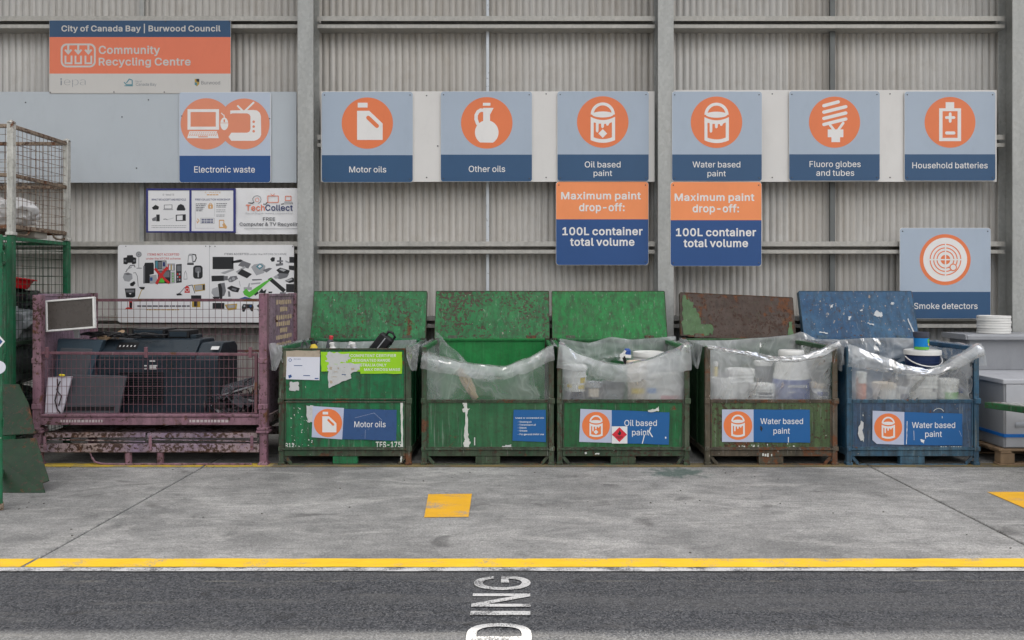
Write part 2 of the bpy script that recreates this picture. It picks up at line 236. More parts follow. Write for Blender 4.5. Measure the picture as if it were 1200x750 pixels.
def glyphs(txt, bold=0.0, narrow=1.0):
    if (txt, bold) not in _tc:
        vs, fs, x = [], [], 0
        for ch in txt:
            if ch == ' ': x += 78; continue
            adv, ps, tri = glyph(ord(ch), bold); o = len(vs)
            vs += [((x + p.x) / 500, p.y / 500) for p in ps]; fs += [[o + i for i in t] for t in tri]
            x += adv
        _tc[(txt, bold)] = (vs, fs)
    return _tc[(txt, bold)]
def cap_h(bold=0.0):
    vs = glyphs('H', bold)[0]; return max(v[1] for v in vs)

class Print:
    """flat artwork on a plane: origin, right axis, up axis, outward normal; layers step outwards by 0.8 mm"""
    def __init__(s, mb, o, n=(0, -1, 0), right=(1, 0, 0), up=(0, 0, 1), step=0.0008):
        s.mb = mb; s.o = Vector(o); s.n = Vector(n); s.r = Vector(right); s.u = Vector(up); s.step = step; s.xf = lambda x, y: (x, y)
    def at(s, x, y, layer):
        x, y = s.xf(x, y); return s.o + s.r * x + s.u * y + s.n * (s.step * layer)
    def poly(s, pts, mat, layer, holes=()):
        loops = [[Vector((x, y, 0)) for x, y in pts]] + [[Vector((x, y, 0)) for x, y in h] for h in holes]
        flat = [p for l in loops for p in l]
        tri = tessellate_polygon(loops)
        s.mb.add([s.at(p.x, p.y, layer) for p in flat], [tuple(t) for t in tri], mat)
    def rect(s, x0, y0, x1, y1, mat, layer, r=0, hole=None):
        s.poly(rrect(x0, y0, x1, y1, r) if r else [(x0, y0), (x1, y0), (x1, y1), (x0, y1)], mat, layer, [hole] if hole else [])
    def disc(s, cx, cy, r, mat, layer, ry=None, n=48):
        s.poly([(cx + r * math.cos(t), cy + (ry or r) * math.sin(t)) for t in [k * 2 * math.pi / n for k in range(n)]], mat, layer)
    def ring(s, cx, cy, r, w, mat, layer, a0=0, a1=360, n=48):
        s.stroke([(cx + r * math.cos(R(a0 + (a1 - a0) * k / n)), cy + r * math.sin(R(a0 + (a1 - a0) * k / n))) for k in range(n + 1)], w, mat, layer, False)
    def stroke(s, pts, w, mat, layer, cap=True):
        L, Rr = [], []
        pts = [Vector((x, y)) for x, y in pts]
        for i, p in enumerate(pts):
            d1 = (p - pts[i - 1]).normalized() if i else (pts[1] - p).normalized()
            d2 = (pts[i + 1] - p).normalized() if i < len(pts) - 1 else d1
            t = (d1 + d2).normalized(); nn = Vector((-t.y, t.x)); k = 1 / max(0.5, nn.dot(Vector((-d1.y, d1.x))))
            L.append(p + nn * w / 2 * k); Rr.append(p - nn * w / 2 * k)
        n = len(pts)
        s.mb.add([s.at(v.x, v.y, layer) for v in L + Rr], [(i, i + 1, n + i + 1, n + i) for i in range(n - 1)], mat)
        if cap:
            for p in (pts[0], pts[-1]): s.disc(p.x, p.y, w / 2, mat, layer + 0.1, n=14)
    def text(s, t, x0, x1, base, cap, mat, layer, bold=0.0):
        vs, fs = glyphs(t, bold)
        a = min(v[0] for v in vs); b = max(v[0] for v in vs); ch = cap_h(bold)
        kx = (x1 - x0) / (b - a); ky = cap / ch
        s.mb.add([s.at(x0 + (x - a) * kx, base + y * ky, layer) for x, y in vs], fs, mat)
def rrect(x0, y0, x1, y1, r, n=6, corners=(1, 1, 1, 1)):
    out = []
    for (cx, cy, a), c in zip(((x1 - r, y1 - r, 0), (x0 + r, y1 - r, 90), (x0 + r, y0 + r, 180), (x1 - r, y0 + r, 270)), corners):
        if c:
            out += [(cx + r * math.cos(R(a + 90 * k / n)), cy + r * math.sin(R(a + 90 * k / n))) for k in range(n + 1)]
        else:
            out.append((x1 if a in (0, 270) else x0, y1 if a in (0, 90) else y0))
    return out

# ------------------------------------------------------------------ materials
class NT:
    def __init__(s, name):
        s.mat = bpy.data.materials.new(name); s.mat.use_nodes = True
        s.t = s.mat.node_tree; s.b = s.t.nodes['Principled BSDF']; s.out = s.t.nodes['Material Output']
        s.pos = s.t.nodes.new('ShaderNodeNewGeometry').outputs['Position']
    def new(s, ty): return s.t.nodes.new('ShaderNode' + ty)
    def put(s, sock, v):
        if isinstance(v, bpy.types.NodeSocket): s.t.links.new(v, sock)
        elif isinstance(v, (tuple, list)) and len(v) == 3 and sock.type == 'RGBA': sock.default_value = (*v, 1)
        elif sock.type == 'RGBA' and isinstance(v, (int, float)): sock.default_value = (v, v, v, 1)
        else: sock.default_value = v
    def vec(s, scale=(1, 1, 1), off=(0, 0, 0), rot=(0, 0, 0), src=None):
        m = s.new('Mapping'); s.put(m.inputs[0], src or s.pos); m.inputs[1].default_value = off; m.inputs[2].default_value = rot; m.inputs[3].default_value = scale
        return m.outputs[0]
    def noise(s, scale, detail=5, rough=0.55, v=None, dist=0.0):
        n = s.new('TexNoise'); s.put(n.inputs['Vector'], v or s.pos); n.inputs['Scale'].default_value = scale
        n.inputs['Detail'].default_value = detail; n.inputs['Roughness'].default_value = rough; n.inputs['Distortion'].default_value = dist
        return n.outputs['Fac']
    def voro(s, scale, v=None, out='Distance', feat='F1'):
        n = s.new('TexVoronoi'); n.feature = feat; s.put(n.inputs['Vector'], v or s.pos); n.inputs['Scale'].default_value = scale
        return n.outputs[out]
    def ramp(s, fac, *stops):
        r = s.new('ValToRGB'); s.put(r.inputs[0], fac); e = r.color_ramp.elements
        while len(e) < len(stops): e.new(0.5)
        for el, (p, c) in zip(e, stops):
            el.position = p; el.color = (c, c, c, 1) if isinstance(c, (int, float)) else (*c, 1)
        return r.outputs[0]
    def mix(s, fac, a, b, mode='MIX'):
        m = s.new('Mix'); m.data_type = 'RGBA'; m.blend_type = mode
        s.put(m.inputs[0], fac); s.put(m.inputs[6], a); s.put(m.inputs[7], b); return m.outputs[2]
    def math(s, op, a, b=0.0):
        m = s.new('Math'); m.operation = op; s.put(m.inputs[0], a); s.put(m.inputs[1], b); return m.outputs[0]
    def bump(s, h, dist=0.002, strength=0.5):
        b = s.new('Bump'); s.put(b.inputs['Height'], h); b.inputs['Distance'].default_value = dist; b.inputs['Strength'].default_value = strength
        s.put(s.b.inputs['Normal'], b.outputs[0])
    def set(s, color=None, rough=None, metal=None, spec=None):
        if color is not None: s.put(s.b.inputs['Base Color'], color)
        if rough is not None: s.put(s.b.inputs['Roughness'], rough)
        if metal is not None: s.put(s.b.inputs['Metallic'], metal)
        if spec is not None: s.put(s.b.inputs['Specular IOR Level'], spec)
        return s.mat
def mul(c, k): return tuple(min(1, x * k) for x in c)

def plain(name, c, rough=0.5, metal=0.0, var=0.12, grime=0.25, scale=9):
    m = NT(name)
    col = m.mix(m.noise(scale, 6), mul(c, 1 - var), mul(c, 1 + var))
    g = m.ramp(m.noise(scale * 0.6, 8, 0.65, m.vec((1, 1, 0.35), (3, 1, 2))), (0.5, 0.0), (0.78, grime))
    col = m.mix(g, col, mul(c, 0.45))
    m.set(spec=0.32)
    return m.set(col, m.ramp(m.noise(scale * 2, 4), (0.3, max(0.05, rough - 0.12)), (0.7, min(1, rough + 0.12))), metal)

RUST_A, RUST_B, RUST_C = (0.10, 0.042, 0.022), (0.045, 0.022, 0.015), (0.20, 0.085, 0.04)
def painted(name, c, fade=None, rust=0.5, chips=0.5, dirt=0.5, seed=0.0, rough=0.45, pits=0.0, pale=(0.5, 0.52, 0.48)):
    """weathered enamel on steel: faded patches, rubbed dirt, run-down streaks, chips and rust"""
    m = NT(name); off = (seed * 3.7, seed * 1.3, seed * 5.1)
    v = m.vec(off=off); fade = fade or mul(c, 1.35)
    col = m.mix(m.ramp(m.noise(2.2, 6, 0.6, v), (0.35, 0), (0.68, 1)), c, fade)
    col = m.mix(m.ramp(m.noise(9, 7, 0.7, v), (0.42, 0), (0.75, 0.55)), col, mul(c, 0.55))
    st = m.noise(7, 6, 0.6, m.vec((3.2, 3.2, 0.22), off))
    col = m.mix(m.ramp(st, (0.44, 0), (0.70, 0.85 * dirt)), col, (0.030, 0.027, 0.023))
    st2 = m.noise(16, 4, 0.6, m.vec((3.0, 3.0, 0.16), (off[2], off[0], 4)))
    col = m.mix(m.ramp(st2, (0.60, 0), (0.76, 0.4 * dirt)), col, pale)
    # dark mottled grime
    col = m.mix(m.ramp(m.noise(24, 8, 0.75, v), (0.50, 0), (0.68, 0.8 * dirt)), col, (0.05, 0.042, 0.032))
    rn = m.math('ADD', m.math('MULTIPLY', m.noise(3.1, 3, 0.5, m.vec(off=(off[1], 7, off[0]))), 0.55), m.math('MULTIPLY', m.noise(17, 9, 0.75, v), 0.5))
    t = 0.74 - 0.24 * rust
    rm = m.ramp(rn, (t - 0.015, 0), (t + 0.02, 1))
    rc = m.mix(m.noise(30, 6, 0.7), m.mix(m.noise(8, 3), RUST_B, RUST_A), RUST_C)
    col = m.mix(rm, col, rc)
    if pits:
        pn = m.math('ADD', m.math('MULTIPLY', m.noise(34, 4, 0.65, v), 0.72), m.math('MULTIPLY', m.noise(2.6, 2, 0.5, m.vec(off=(off[2], 1, 4))), 0.28))
        pm = m.ramp(pn, (0.60 - 0.10 * pits, 0), (0.625 - 0.10 * pits, 0.95))
        col = m.mix(pm, col, m.mix(m.noise(60), (0.028, 0.018, 0.014), (0.085, 0.045, 0.03)))
    cn = m.noise(38, 3, 0.6, m.vec((1, 1, 0.6), (off[0], off[2], 1)))
    tc = 0.80 - 0.13 * chips
    cm = m.ramp(cn, (tc - 0.01, 0), (tc + 0.01, 0.9))
    col = m.mix(cm, col, m.mix(m.noise(5), pale, RUST_C))
    m.set(spec=0.3); m.bump(m.math('ADD', m.math('MULTIPLY', rm, -0.6), m.math('ADD', m.noise(2.5, 3, 0.5, v), m.math('MULTIPLY', m.noise(60, 4), 0.15))), 0.006, 0.45)
    return m.set(col, m.mix(rm, m.ramp(m.noise(12, 5, 0.6, v), (0.3, rough - 0.12), (0.7, rough + 0.15)), 0.85), 0.0)

def galvanised(name, base=(0.42, 0.43, 0.42), metal=0.35, rough=0.5):
    m = NT(name)
    sp = m.voro(38, m.vec((1, 1, 0.8)), 'Color'); s2 = m.new('RGBToBW'); m.put(s2.inputs[0], sp)
    col = m.mix(s2.outputs[0], mul(base, 0.86), mul(base, 1.12))
    col = m.mix(m.ramp(m.noise(3, 7, 0.7, m.vec((2.5, 2.5, 0.5))), (0.42, 0), (0.75, 0.5)), col, mul(base, 0.62))
    col = m.mix(m.ramp(m.noise(14, 8, 0.7), (0.6, 0), (0.75, 0.5)), col, (0.33, 0.30, 0.25))
    m.bump(m.noise(90, 3), 0.001, 0.3)
    return m.set(col, m.ramp(s2.outputs[0], (0, rough - 0.08), (1, rough + 0.12)), metal)

def cladding():
    m = NT('corrugated_steel'); c = (0.47, 0.445, 0.40)
    sp = m.new('SeparateXYZ'); m.put(sp.inputs[0], m.pos); wn_ = m.new('TexWhiteNoise'); wn_.noise_dimensions = '1D'
    m.put(wn_.inputs['W'], m.math('FLOOR', m.math('DIVIDE', sp.outputs['X'], 0.76)))
    col = m.mix(wn_.outputs['Value'], (0.455, 0.43, 0.395), (0.54, 0.535, 0.52))
    st = m.noise(13, 2, 0.5, m.vec((1, 1, 0.03))); col = m.mix(m.ramp(st, (0.35, 0), (0.65, 0.6)), col, (0.57, 0.56, 0.54))
    col = m.mix(m.ramp(m.noise(10, 6, 0.65, m.vec((6, 1, 0.10))), (0.45, 0), (0.8, 0.55)), col, (0.27, 0.25, 0.22))
    col = m.mix(m.ramp(m.noise(5, 8, 0.7), (0.5, 0), (0.8, 0.35)), col, (0.30, 0.26, 0.21))
    return m.set(col, m.ramp(m.noise(3, 4), (0.3, 0.36), (0.7, 0.52)), 0.10)

def concrete():
    m = NT('worn_concrete')
    col = m.mix(m.ramp(m.noise(0.75, 7, 0.68, m.vec(off=(1.7, 0.4, 0))), (0.38, 0), (0.62, 1)), (0.165, 0.165, 0.162), (0.355, 0.35, 0.34))
    col = m.mix(m.ramp(m.noise(3.2, 10, 0.78, m.vec((1, 1.7, 1), (1, 4, 0)), 0.6), (0.46, 0), (0.64, 0.8)), col, (0.15, 0.15, 0.148))
    col = m.mix(m.ramp(m.noise(2.1, 9, 0.7, m.vec((0.6, 1.6, 1), (8, 1, 0)), 1.2), (0.52, 0), (0.70, 0.6)), col, (0.47, 0.46, 0.44))
    # broom marks and wheel scuffs that run along the bays
    col = m.mix(m.ramp(m.noise(6, 8, 0.75, m.vec((0.5, 5.5, 1), (2, 0, 0))), (0.5, 0), (0.66, 0.5)), col, (0.11, 0.11, 0.11))
    # tyre scrubs: broad curved dark bands
    dv = m.new('VectorMath'); dv.operation = 'DISTANCE'; m.put(dv.inputs[0], m.pos); dv.inputs[1].default_value = (-1.5, 14.5, 0)
    band = m.math('ABSOLUTE', m.math('SUBTRACT', m.math('FRACT', m.math('MULTIPLY', dv.outputs['Value'], 0.55)), 0.5))
    tb = m.math('MULTIPLY', m.ramp(band, (0.0, 1), (0.10, 0)), m.ramp(m.noise(1.3, 7, 0.75, m.vec((0.6, 1, 1), (3, 3, 0))), (0.5, 0), (0.66, 0.5)))
    col = m.mix(tb, col, (0.085, 0.085, 0.085))
    # oil spots
    col = m.mix(m.ramp(m.noise(2.4, 4, 0.5, m.vec((1, 1.3, 1), (5.2, 9.1, 0)), 0.5), (0.62, 0), (0.72, 0.7)), col, (0.075, 0.073, 0.072))
    col = m.mix(m.ramp(m.noise(11, 3, 0.5, m.vec((1, 2.2, 1))), (0.73, 0), (0.76, 0.85)), col, (0.06, 0.058, 0.055))
    # exposed aggregate
    vc = m.new('RGBToBW'); m.put(vc.inputs[0], m.voro(130, None, 'Color'))
    col = m.mix(0.55, col, m.mix(vc.outputs[0], mul((1, 1, 1), 0.18), (0.82, 0.82, 0.80)), 'OVERLAY')
    gr = m.noise(95, 4, 0.8)
    col = m.mix(m.ramp(gr, (0.52, 0), (0.66, 0.7)), col, (0.11, 0.11, 0.11))
    col = m.mix(m.ramp(m.noise(75, 4, 0.8, m.vec(off=(4, 4, 0))), (0.56, 0), (0.68, 0.55)), col, (0.60, 0.59, 0.57))
    # spilt green paint by the third bin
    d = m.new('VectorMath'); d.operation = 'DISTANCE'; m.put(d.inputs[0], m.vec((1, 1.4, 1))); d.inputs[1].default_value = (1.40, 7.02 * 1.4, 0)
    gs = m.math('SUBTRACT', m.math('MULTIPLY', m.noise(7, 8, 0.75), 1.1), d.outputs['Value'])
    col = m.mix(m.ramp(gs, (0.26, 0), (0.40, 0.75)), col, (0.035, 0.075, 0.062))
    m.bump(m.math('ADD', m.noise(160, 3, 0.7), m.math('MULTIPLY', m.noise(18, 5), 0.8)), 0.003, 0.5)
    return m.set(col, m.ramp(m.noise(6, 5), (0.3, 0.62), (0.7, 0.9)), 0, 0.35)

def asphalt():
    m = NT('asphalt')
    vc = m.new('RGBToBW'); m.put(vc.inputs[0], m.voro(125, None, 'Color'))
    base = m.mix(m.ramp(m.noise(1.1, 6, 0.65), (0.35, 0), (0.65, 1)), (0.020, 0.023, 0.029), (0.046, 0.050, 0.058))
    col = m.mix(m.ramp(vc.outputs[0], (0.25, 0), (0.95, 1)), (0.006, 0.007, 0.010), (0.16, 0.163, 0.17))
    col = m.mix(m.ramp(m.noise(30, 4, 0.7), (0.35, 0.2), (0.65, 0.65)), col, base)
    col = m.mix(m.ramp(m.voro(55, m.vec((1, 1, 1), (3, 3, 0))), (0.07, 0.9), (0.14, 0)), col, (0.30, 0.29, 0.27))
    col = m.mix(m.ramp(m.noise(5, 9, 0.75, m.vec((0.35, 2.5, 1))), (0.52, 0), (0.75, 0.5)), col, (0.15, 0.145, 0.135))
    lt = m.ramp(m.noise(1.6, 7, 0.7, m.vec((0.4, 7, 1), (3, 2, 0))), (0.62, 0), (0.7, 0.5)); col = m.mix(lt, col, (0.20, 0.19, 0.18))
    # pale scuffed seam along the edge, oil drips, tyre polish
    sp = m.new('SeparateXYZ'); m.put(sp.inputs[0], m.pos)
    wob = m.math('ADD', sp.outputs['Y'], m.math('MULTIPLY', m.noise(1.5, 4), 0.05))
    seam = m.math('MULTIPLY', m.ramp(m.math('ABSOLUTE', m.math('SUBTRACT', wob, 4.435)), (0.0, 1), (0.012, 0)), m.ramp(m.noise(2.5, 7, 0.75, m.vec((1, 0.2, 1))), (0.47, 0), (0.6, 0.6)))
    col = m.mix(seam, col, (0.22, 0.205, 0.175))
    col = m.mix(m.ramp(m.noise(4.5, 3, 0.5, m.vec((1, 1.4, 1), (2, 7, 0))), (0.64, 0), (0.70, 0.6)), col, (0.012, 0.012, 0.013))
    col = m.mix(m.ramp(m.noise(0.8, 4, 0.6, m.vec((0.25, 4.5, 1), (0, 3, 0))), (0.5, 0), (0.62, 0.35)), col, (0.10, 0.10, 0.10))
    m.bump(m.math('ADD', m.voro(105), m.math('MULTIPLY', m.noise(220, 2), 0.4)), 0.006, 0.8)
    return m.set(col, 0.82, 0, 0.4)

def road_paint(name, c, under, wear=0.5, seed=0):
    m = NT(name)
    col = m.mix(m.noise(4, 5), mul(c, 0.9), mul(c, 1.06))
    col = m.mix(m.ramp(m.noise(7, 8, 0.7, m.vec((0.35, 2, 1), (seed, 1, 0))), (0.48, 0), (0.8, 0.5)), col, mul(c, 0.55))
    w = m.math('ADD', m.math('MULTIPLY', m.noise(4.5, 4, 0.6, m.vec((1, 1.5, 1), (seed, seed, 0))), 0.45), m.math('MULTIPLY', m.noise(110, 4, 0.8), 0.55))
    t = 0.63 - 0.13 * wear
    col = m.mix(m.ramp(w, (t - 0.03, 0), (t + 0.02, 0.95)), col, under)
    m.bump(m.noise(140, 3, 0.7), 0.003, 0.5)
    return m.set(col, 0.7)

def film(name, seed=0, op=0.42):
    """clear polythene: see-through, milky where it is creased or doubled"""
    m = NT(name); m.t.nodes.remove(m.b)
    off = (seed * 2.1, seed, seed * 0.7)
    wob = m.new('TexNoise'); m.put(wob.inputs['Vector'], m.vec(off=off)); wob.inputs['Scale'].default_value = 2.4; wob.inputs['Detail'].default_value = 3
    add = m.new('VectorMath'); add.operation = 'MULTIPLY_ADD'; m.put(add.inputs[0], wob.outputs['Color']); add.inputs[1].default_value = (0.5, 0.5, 0.5); m.put(add.inputs[2], m.pos)
    v = add.outputs[0]
    f1 = m.voro(2.2, m.vec((1.9, 1, 0.6), off, (0, 0.5, 0), v)); f2 = m.voro(5.5, m.vec((2.0, 1, 0.55), off, (0, -0.7, 0), v))
    e1 = m.voro(2.2, m.vec((1.9, 1, 0.6), off, (0, 0.5, 0), v), 'Distance', 'DISTANCE_TO_EDGE'); e2 = m.voro(5.5, m.vec((2.0, 1, 0.55), off, (0, -0.7, 0), v), 'Distance', 'DISTANCE_TO_EDGE')
    wr = m.math('ADD', f1, m.math('MULTIPLY', f2, 0.4))
    crease = m.math('ADD', m.ramp(e1, (0.0, 0.75), (0.02, 0.35), (0.11, 0)), m.ramp(e2, (0.0, 0.25), (0.10, 0)))
    milky = m.ramp(m.noise(1.9, 3, 0.5, v, 0.4), (0.36, op - 0.22), (0.66, op + 0.11))
    fac = m.math('MINIMUM', m.math('ADD', milky, m.math('MULTIPLY', crease, 0.20)), 0.92)
    bp = m.new('Bump'); m.put(bp.inputs['Height'], m.math('ADD', wr, m.math('MULTIPLY', m.noise(6, 3, 0.5, v), 0.3))); bp.inputs['Distance'].default_value = 0.05; bp.inputs['Strength'].default_value = 0.75
    tr = m.new('BsdfTransparent'); df = m.new('BsdfDiffuse'); tl = m.new('BsdfTranslucent'); gl = m.new('BsdfGlossy')
    df.inputs[0].default_value = (0.84, 0.86, 0.88, 1); tl.inputs[0].default_value = (0.82, 0.84, 0.86, 1); gl.inputs['Roughness'].default_value = 0.24
    tr.inputs[0].default_value = (0.93, 0.95, 0.95, 1)
    for n in (df, tl, gl): m.put(n.inputs['Normal'], bp.outputs[0])
    a = m.new('MixShader'); a.inputs[0].default_value = 0.45; m.put(a.inputs[1], df.outputs[0]); m.put(a.inputs[2], tl.outputs[0])
    b = m.new('MixShader'); m.put(b.inputs[0], fac); m.put(b.inputs[1], tr.outputs[0]); m.put(b.inputs[2], a.outputs[0])
    fr = m.new('LayerWeight'); fr.inputs[0].default_value = 0.35; m.put(fr.inputs['Normal'], bp.outputs[0])
    c = m.new('MixShader'); m.put(c.inputs[0], m.math('MULTIPLY', fr.outputs['Fresnel'], 0.6)); m.put(c.inputs[1], b.outputs[0]); m.put(c.inputs[2], gl.outputs[0])
    m.put(m.out.inputs[0], c.outputs[0])
    return m.mat

def printed(name, c, rough=0.35, worn=0.0):
    m = NT(name)
    col = m.mix(m.noise(2.5, 5), mul(c, 0.94), mul(c, 1.05))
    if worn:
        col = m.mix(m.ramp(m.noise(13, 8, 0.75), (0.52, 0), (0.72, 0.55 * worn)), col, mul(c, 0.5))
        col = m.mix(m.ramp(m.noise(45, 4, 0.7, m.vec((1, 1, 0.5))), (0.70, 0), (0.73, 0.8 * worn)), col, (0.62, 0.62, 0.6))
    else:
        col = m.mix(m.ramp(m.noise(6, 9, 0.75, m.vec((1, 1, 0.4))), (0.52, 0), (0.85, 0.22)), col, mul(c, 0.6))
    return m.set(col, rough)

M_CLAD = cladding(); M_GALV = galvanised('galvanised_steel'); M_GIRT = galvanised('galvanised_girt', (0.46, 0.45, 0.42), 0.3)
M_CONC = concrete(); M_ASPH = asphalt()
M_ORANGE = printed('sign_orange', (0.79, 0.205, 0.075)); M_ORANGE2 = printed('sign_bright_orange', (0.90, 0.30, 0.115)); M_CORAL = printed('sign_coral', (0.74, 0.19, 0.10))
M_PEACH = printed('sign_pale_orange', (0.74, 0.27, 0.16))
M_GREYBLUE = printed('sign_grey_blue', (0.39, 0.465, 0.565)); M_NAVY = printed('sign_navy', (0.030, 0.088, 0.19)); M_ROYAL = printed('sign_royal_blue', (0.020, 0.078, 0.245))
M_DEEP = printed('sign_dark_blue', (0.022, 0.07, 0.155)); M_WHITE = printed('sign_white', (0.80, 0.79, 0.78)); M_PAPER = printed('poster_white', (0.74, 0.745, 0.76), 0.5)
M_BOARD = printed('board_white', (0.70, 0.69, 0.675), 0.38); M_BOARDB = printed('board_blue_grey', (0.46, 0.505, 0.545), 0.3)
M_PALE = printed('sign_pale_grey', (0.56, 0.55, 0.53)); M_PALEBLUE = printed('sign_pale_blue', (0.47, 0.54, 0.65))
M_INK = printed('ink_black', (0.02, 0.021, 0.024)); M_INKGREY = printed('ink_grey', (0.16, 0.165, 0.18)); M_INKMID = printed('ink_light_grey', (0.36, 0.37, 0.39)); M_RED = printed('ink_red', (0.55, 0.03, 0.03))
M_TEAL = printed('ink_teal', (0.07, 0.24, 0.30)); M_GREENINK = printed('ink_green', (0.10, 0.48, 0.05)); M_NAVYINK = printed('ink_navy', (0.02, 0.035, 0.14)); M_OCHRE = printed('ink_ochre', (0.45, 0.30, 0.05))
M_LOGO = printed('ink_logo_grey', (0.17, 0.20, 0.24)); M_SAND = printed('ink_sand', (0.62, 0.36, 0.15))
M_SCREW = plain('screw_steel', (0.12, 0.12, 0.13), 0.4, 0.6)

# ------------------------------------------------------------------ ground
mb = MB(); mb.add([(-400, -400, -0.05), (400, -400, -0.05), (400, 400, -0.05), (-400, 400, -0.05)], [(0, 1, 2, 3)])
structure(mb.build('ground', plain('yard_ground', (0.20, 0.19, 0.175), 0.9, 0, 0.2, 0.3, 2)))
for a, b in ((-40, -2.939), (-2.921, 3.221), (3.239, 40)):
    mb = MB(); mb.box(a, b, 4.56, 9.3, -0.045, 0.0)
    structure(mb.build('concrete_floor', M_CONC, bevel=0.006))
mb = MB(); mb.box(-40, 40, -25, 4.558, -0.045, -0.004); structure(mb.build('road', M_ASPH))
CONC_U, ASPH_U = (0.26, 0.255, 0.245), (0.06, 0.061, 0.064)
M_YEL = road_paint('yellow_line_paint', (0.78, 0.48, 0.012), CONC_U, 0.34, 1)
M_YEL2 = road_paint('worn_yellow_paint', (0.72, 0.38, 0.012), CONC_U, 0.42, 3)
M_YEL3 = road_paint('old_yellow_paint', (0.20, 0.15, 0.055), (0.11, 0.10, 0.08), 0.95, 5)
M_WHT = road_paint('white_road_paint', (0.52, 0.52, 0.515), ASPH_U, 0.80, 2)
def sheet(name, pts, z, m):
    mb = MB(); n = len(pts); mb.add([(x, y, z) for x, y in pts], [tuple(range(n))]); return structure(mb.build(name, m))
rnd = random.Random(5)
def ragged_strip(a, b, y0, y1, amp=0.004):
    n = int((b - a) / 0.12); xs = [a + (b - a) * i / n for i in range(n + 1)]
    return [(x, y0 + rnd.uniform(-amp, amp)) for x in xs] + [(x, y1 + rnd.uniform(-amp, amp)) for x in xs[::-1]]
for a, b in ((-14, -2.941), (-2.919, 3.219), (3.241, 14)): sheet('yellow_line_marking', ragged_strip(a, b, 4.614, 4.757), 0.004, M_YEL)
wl_ = [(-40 + i * 0.25, 4.605) for i in range(321)]; rnd = random.Random(3)
wl2 = [(-40 + i * 0.25, 4.548 + rnd.uniform(-0.006, 0.006)) for i in range(321)]
sheet('white_line_marking', [(x, y) for x, y in wl2] + wl_[::-1], 0.0035, M_WHT)
M_YEL4 = road_paint('dull_yellow_paint', (0.52, 0.36, 0.03), (0.20, 0.18, 0.13), 0.75, 6)
for a, b, m_ in ((-9, -2.941, M_YEL4), (-2.919, -2.30, M_YEL4), (-2.30, 3.219, M_YEL3), (3.241, 9, M_YEL3)):
    sheet('yellow_line_marking', [(a, 7.225), (b, 7.225), (b, 7.38), (a, 7.38)], 0.004, m_)
sheet('yellow_square_marking', [(-0.690, 5.62), (-0.373, 5.63), (-0.388, 6.27), (-0.735, 6.26)], 0.004, M_YEL2)
sheet('yellow_square_marking', [(3.76, 5.60), (4.40, 5.60), (4.40, 6.33), (3.76, 6.33)], 0.004, M_YEL2)
mb = MB(); pr = Print(mb, (-0.295, 0, 0.0), n=(0, 0, 1), right=(0, 1, 0), up=(1, 0, 0))
# letters read away from the camera: right axis = +Y, up axis = -X
pr.u = Vector((-1, 0, 0)); pr.o = Vector((0.045, 0, 0.0008))
y = 2.62
for ch, w in (('L', 0.17), ('O', 0.21), ('A', 0.21), ('D', 0.205), ('I', 0.055), ('N', 0.195), ('G', 0.215)):
    pr.text(ch, 0, 0, 0, 0, 0, 1) if False else None
LET = {'L': (2.80, 2.96), 'O': (3.02, 3.20), 'A': (3.26, 3.44), 'D': (3.655, 3.84), 'I': (3.935, 3.985), 'N': (4.04, 4.215), 'G': (4.265, 4.47)}
LET['A'] = (3.42, 3.62); LET['O'] = (3.19, 3.385)
LET['L'] = (3.00, 3.16)
def road_letter(ch, y0, y1):
    pr.text(ch, y0, y1, 0, 0.30, 0, 1, 0.012)
for ch, (a, b) in LET.items(): road_letter(ch, a, b)
structure(mb.build('road_lettering_marking', M_WHT))
# drifted grit and small scraps on the floor
mb = MB(); rnd = random.Random(11)
for i in range(120):
    x, yy = rnd.uniform(-5, 5), (rnd.uniform(4.8, 7.2) if i % 3 else rnd.uniform(7.0, 7.6)); r = rnd.uniform(0.003, 0.009)
    mb.blob((x, yy, r * 0.4), (r, r * rnd.uniform(0.5, 1.2), r * 0.5), i, 0.3, 1.5, 1)
structure(mb.build('grit', plain('grit', (0.10, 0.095, 0.085), 0.9)), 'stuff')

# ------------------------------------------------------------------ shed: cladding, columns, girts, sag rods, roof
shed = thing('steel_shed', 'open fronted steel shed with corrugated wall, galvanised columns and horizontal rails', 'building', (0, 8.93, 0))
mb = MB(); pitch = 0.076; n = int(28 / pitch * 8)
vs = []; fs = []
for i in range(n + 1):
    x = -14 + i * pitch / 8; yy = 8.930 - 0.020 * (abs(math.cos(math.pi * i / 8)) ** 0.8 - 0.5) + 0.004 * noise.noise(Vector((x * 1.3, 0, 2)))
    for z in (-0.02, 2.2, 4.7, 6.5): vs.append((x, yy, z))
for i in range(n):
    for j in range(3): a = i * 4 + j; fs.append((a, a + 4, a + 5, a + 1))
mb.add(vs, fs, 0, True); mb.build('cladding', M_CLAD, shed, world=True)
def column(x0, w=0.175):
    mb = MB(); x1 = x0 + w; xc = (x0 + x1) / 2
    mb.box(x0, x1, 8.620, 8.633, 0.012, 6.45); mb.box(x0, x1, 8.872, 8.885, 0.012, 6.45); mb.box(xc - 0.005, xc + 0.005, 8.633, 8.872, 0.012, 6.45)
    mb.box(x0 - 0.04, x1 + 0.04, 8.59, 8.90, 0, 0.012)
    mb.build('column', M_GALV, shed, 0.003, 1, world=True)
for x in (-6.34, -2.450, 1.508, 5.402, 9.3): column(x)
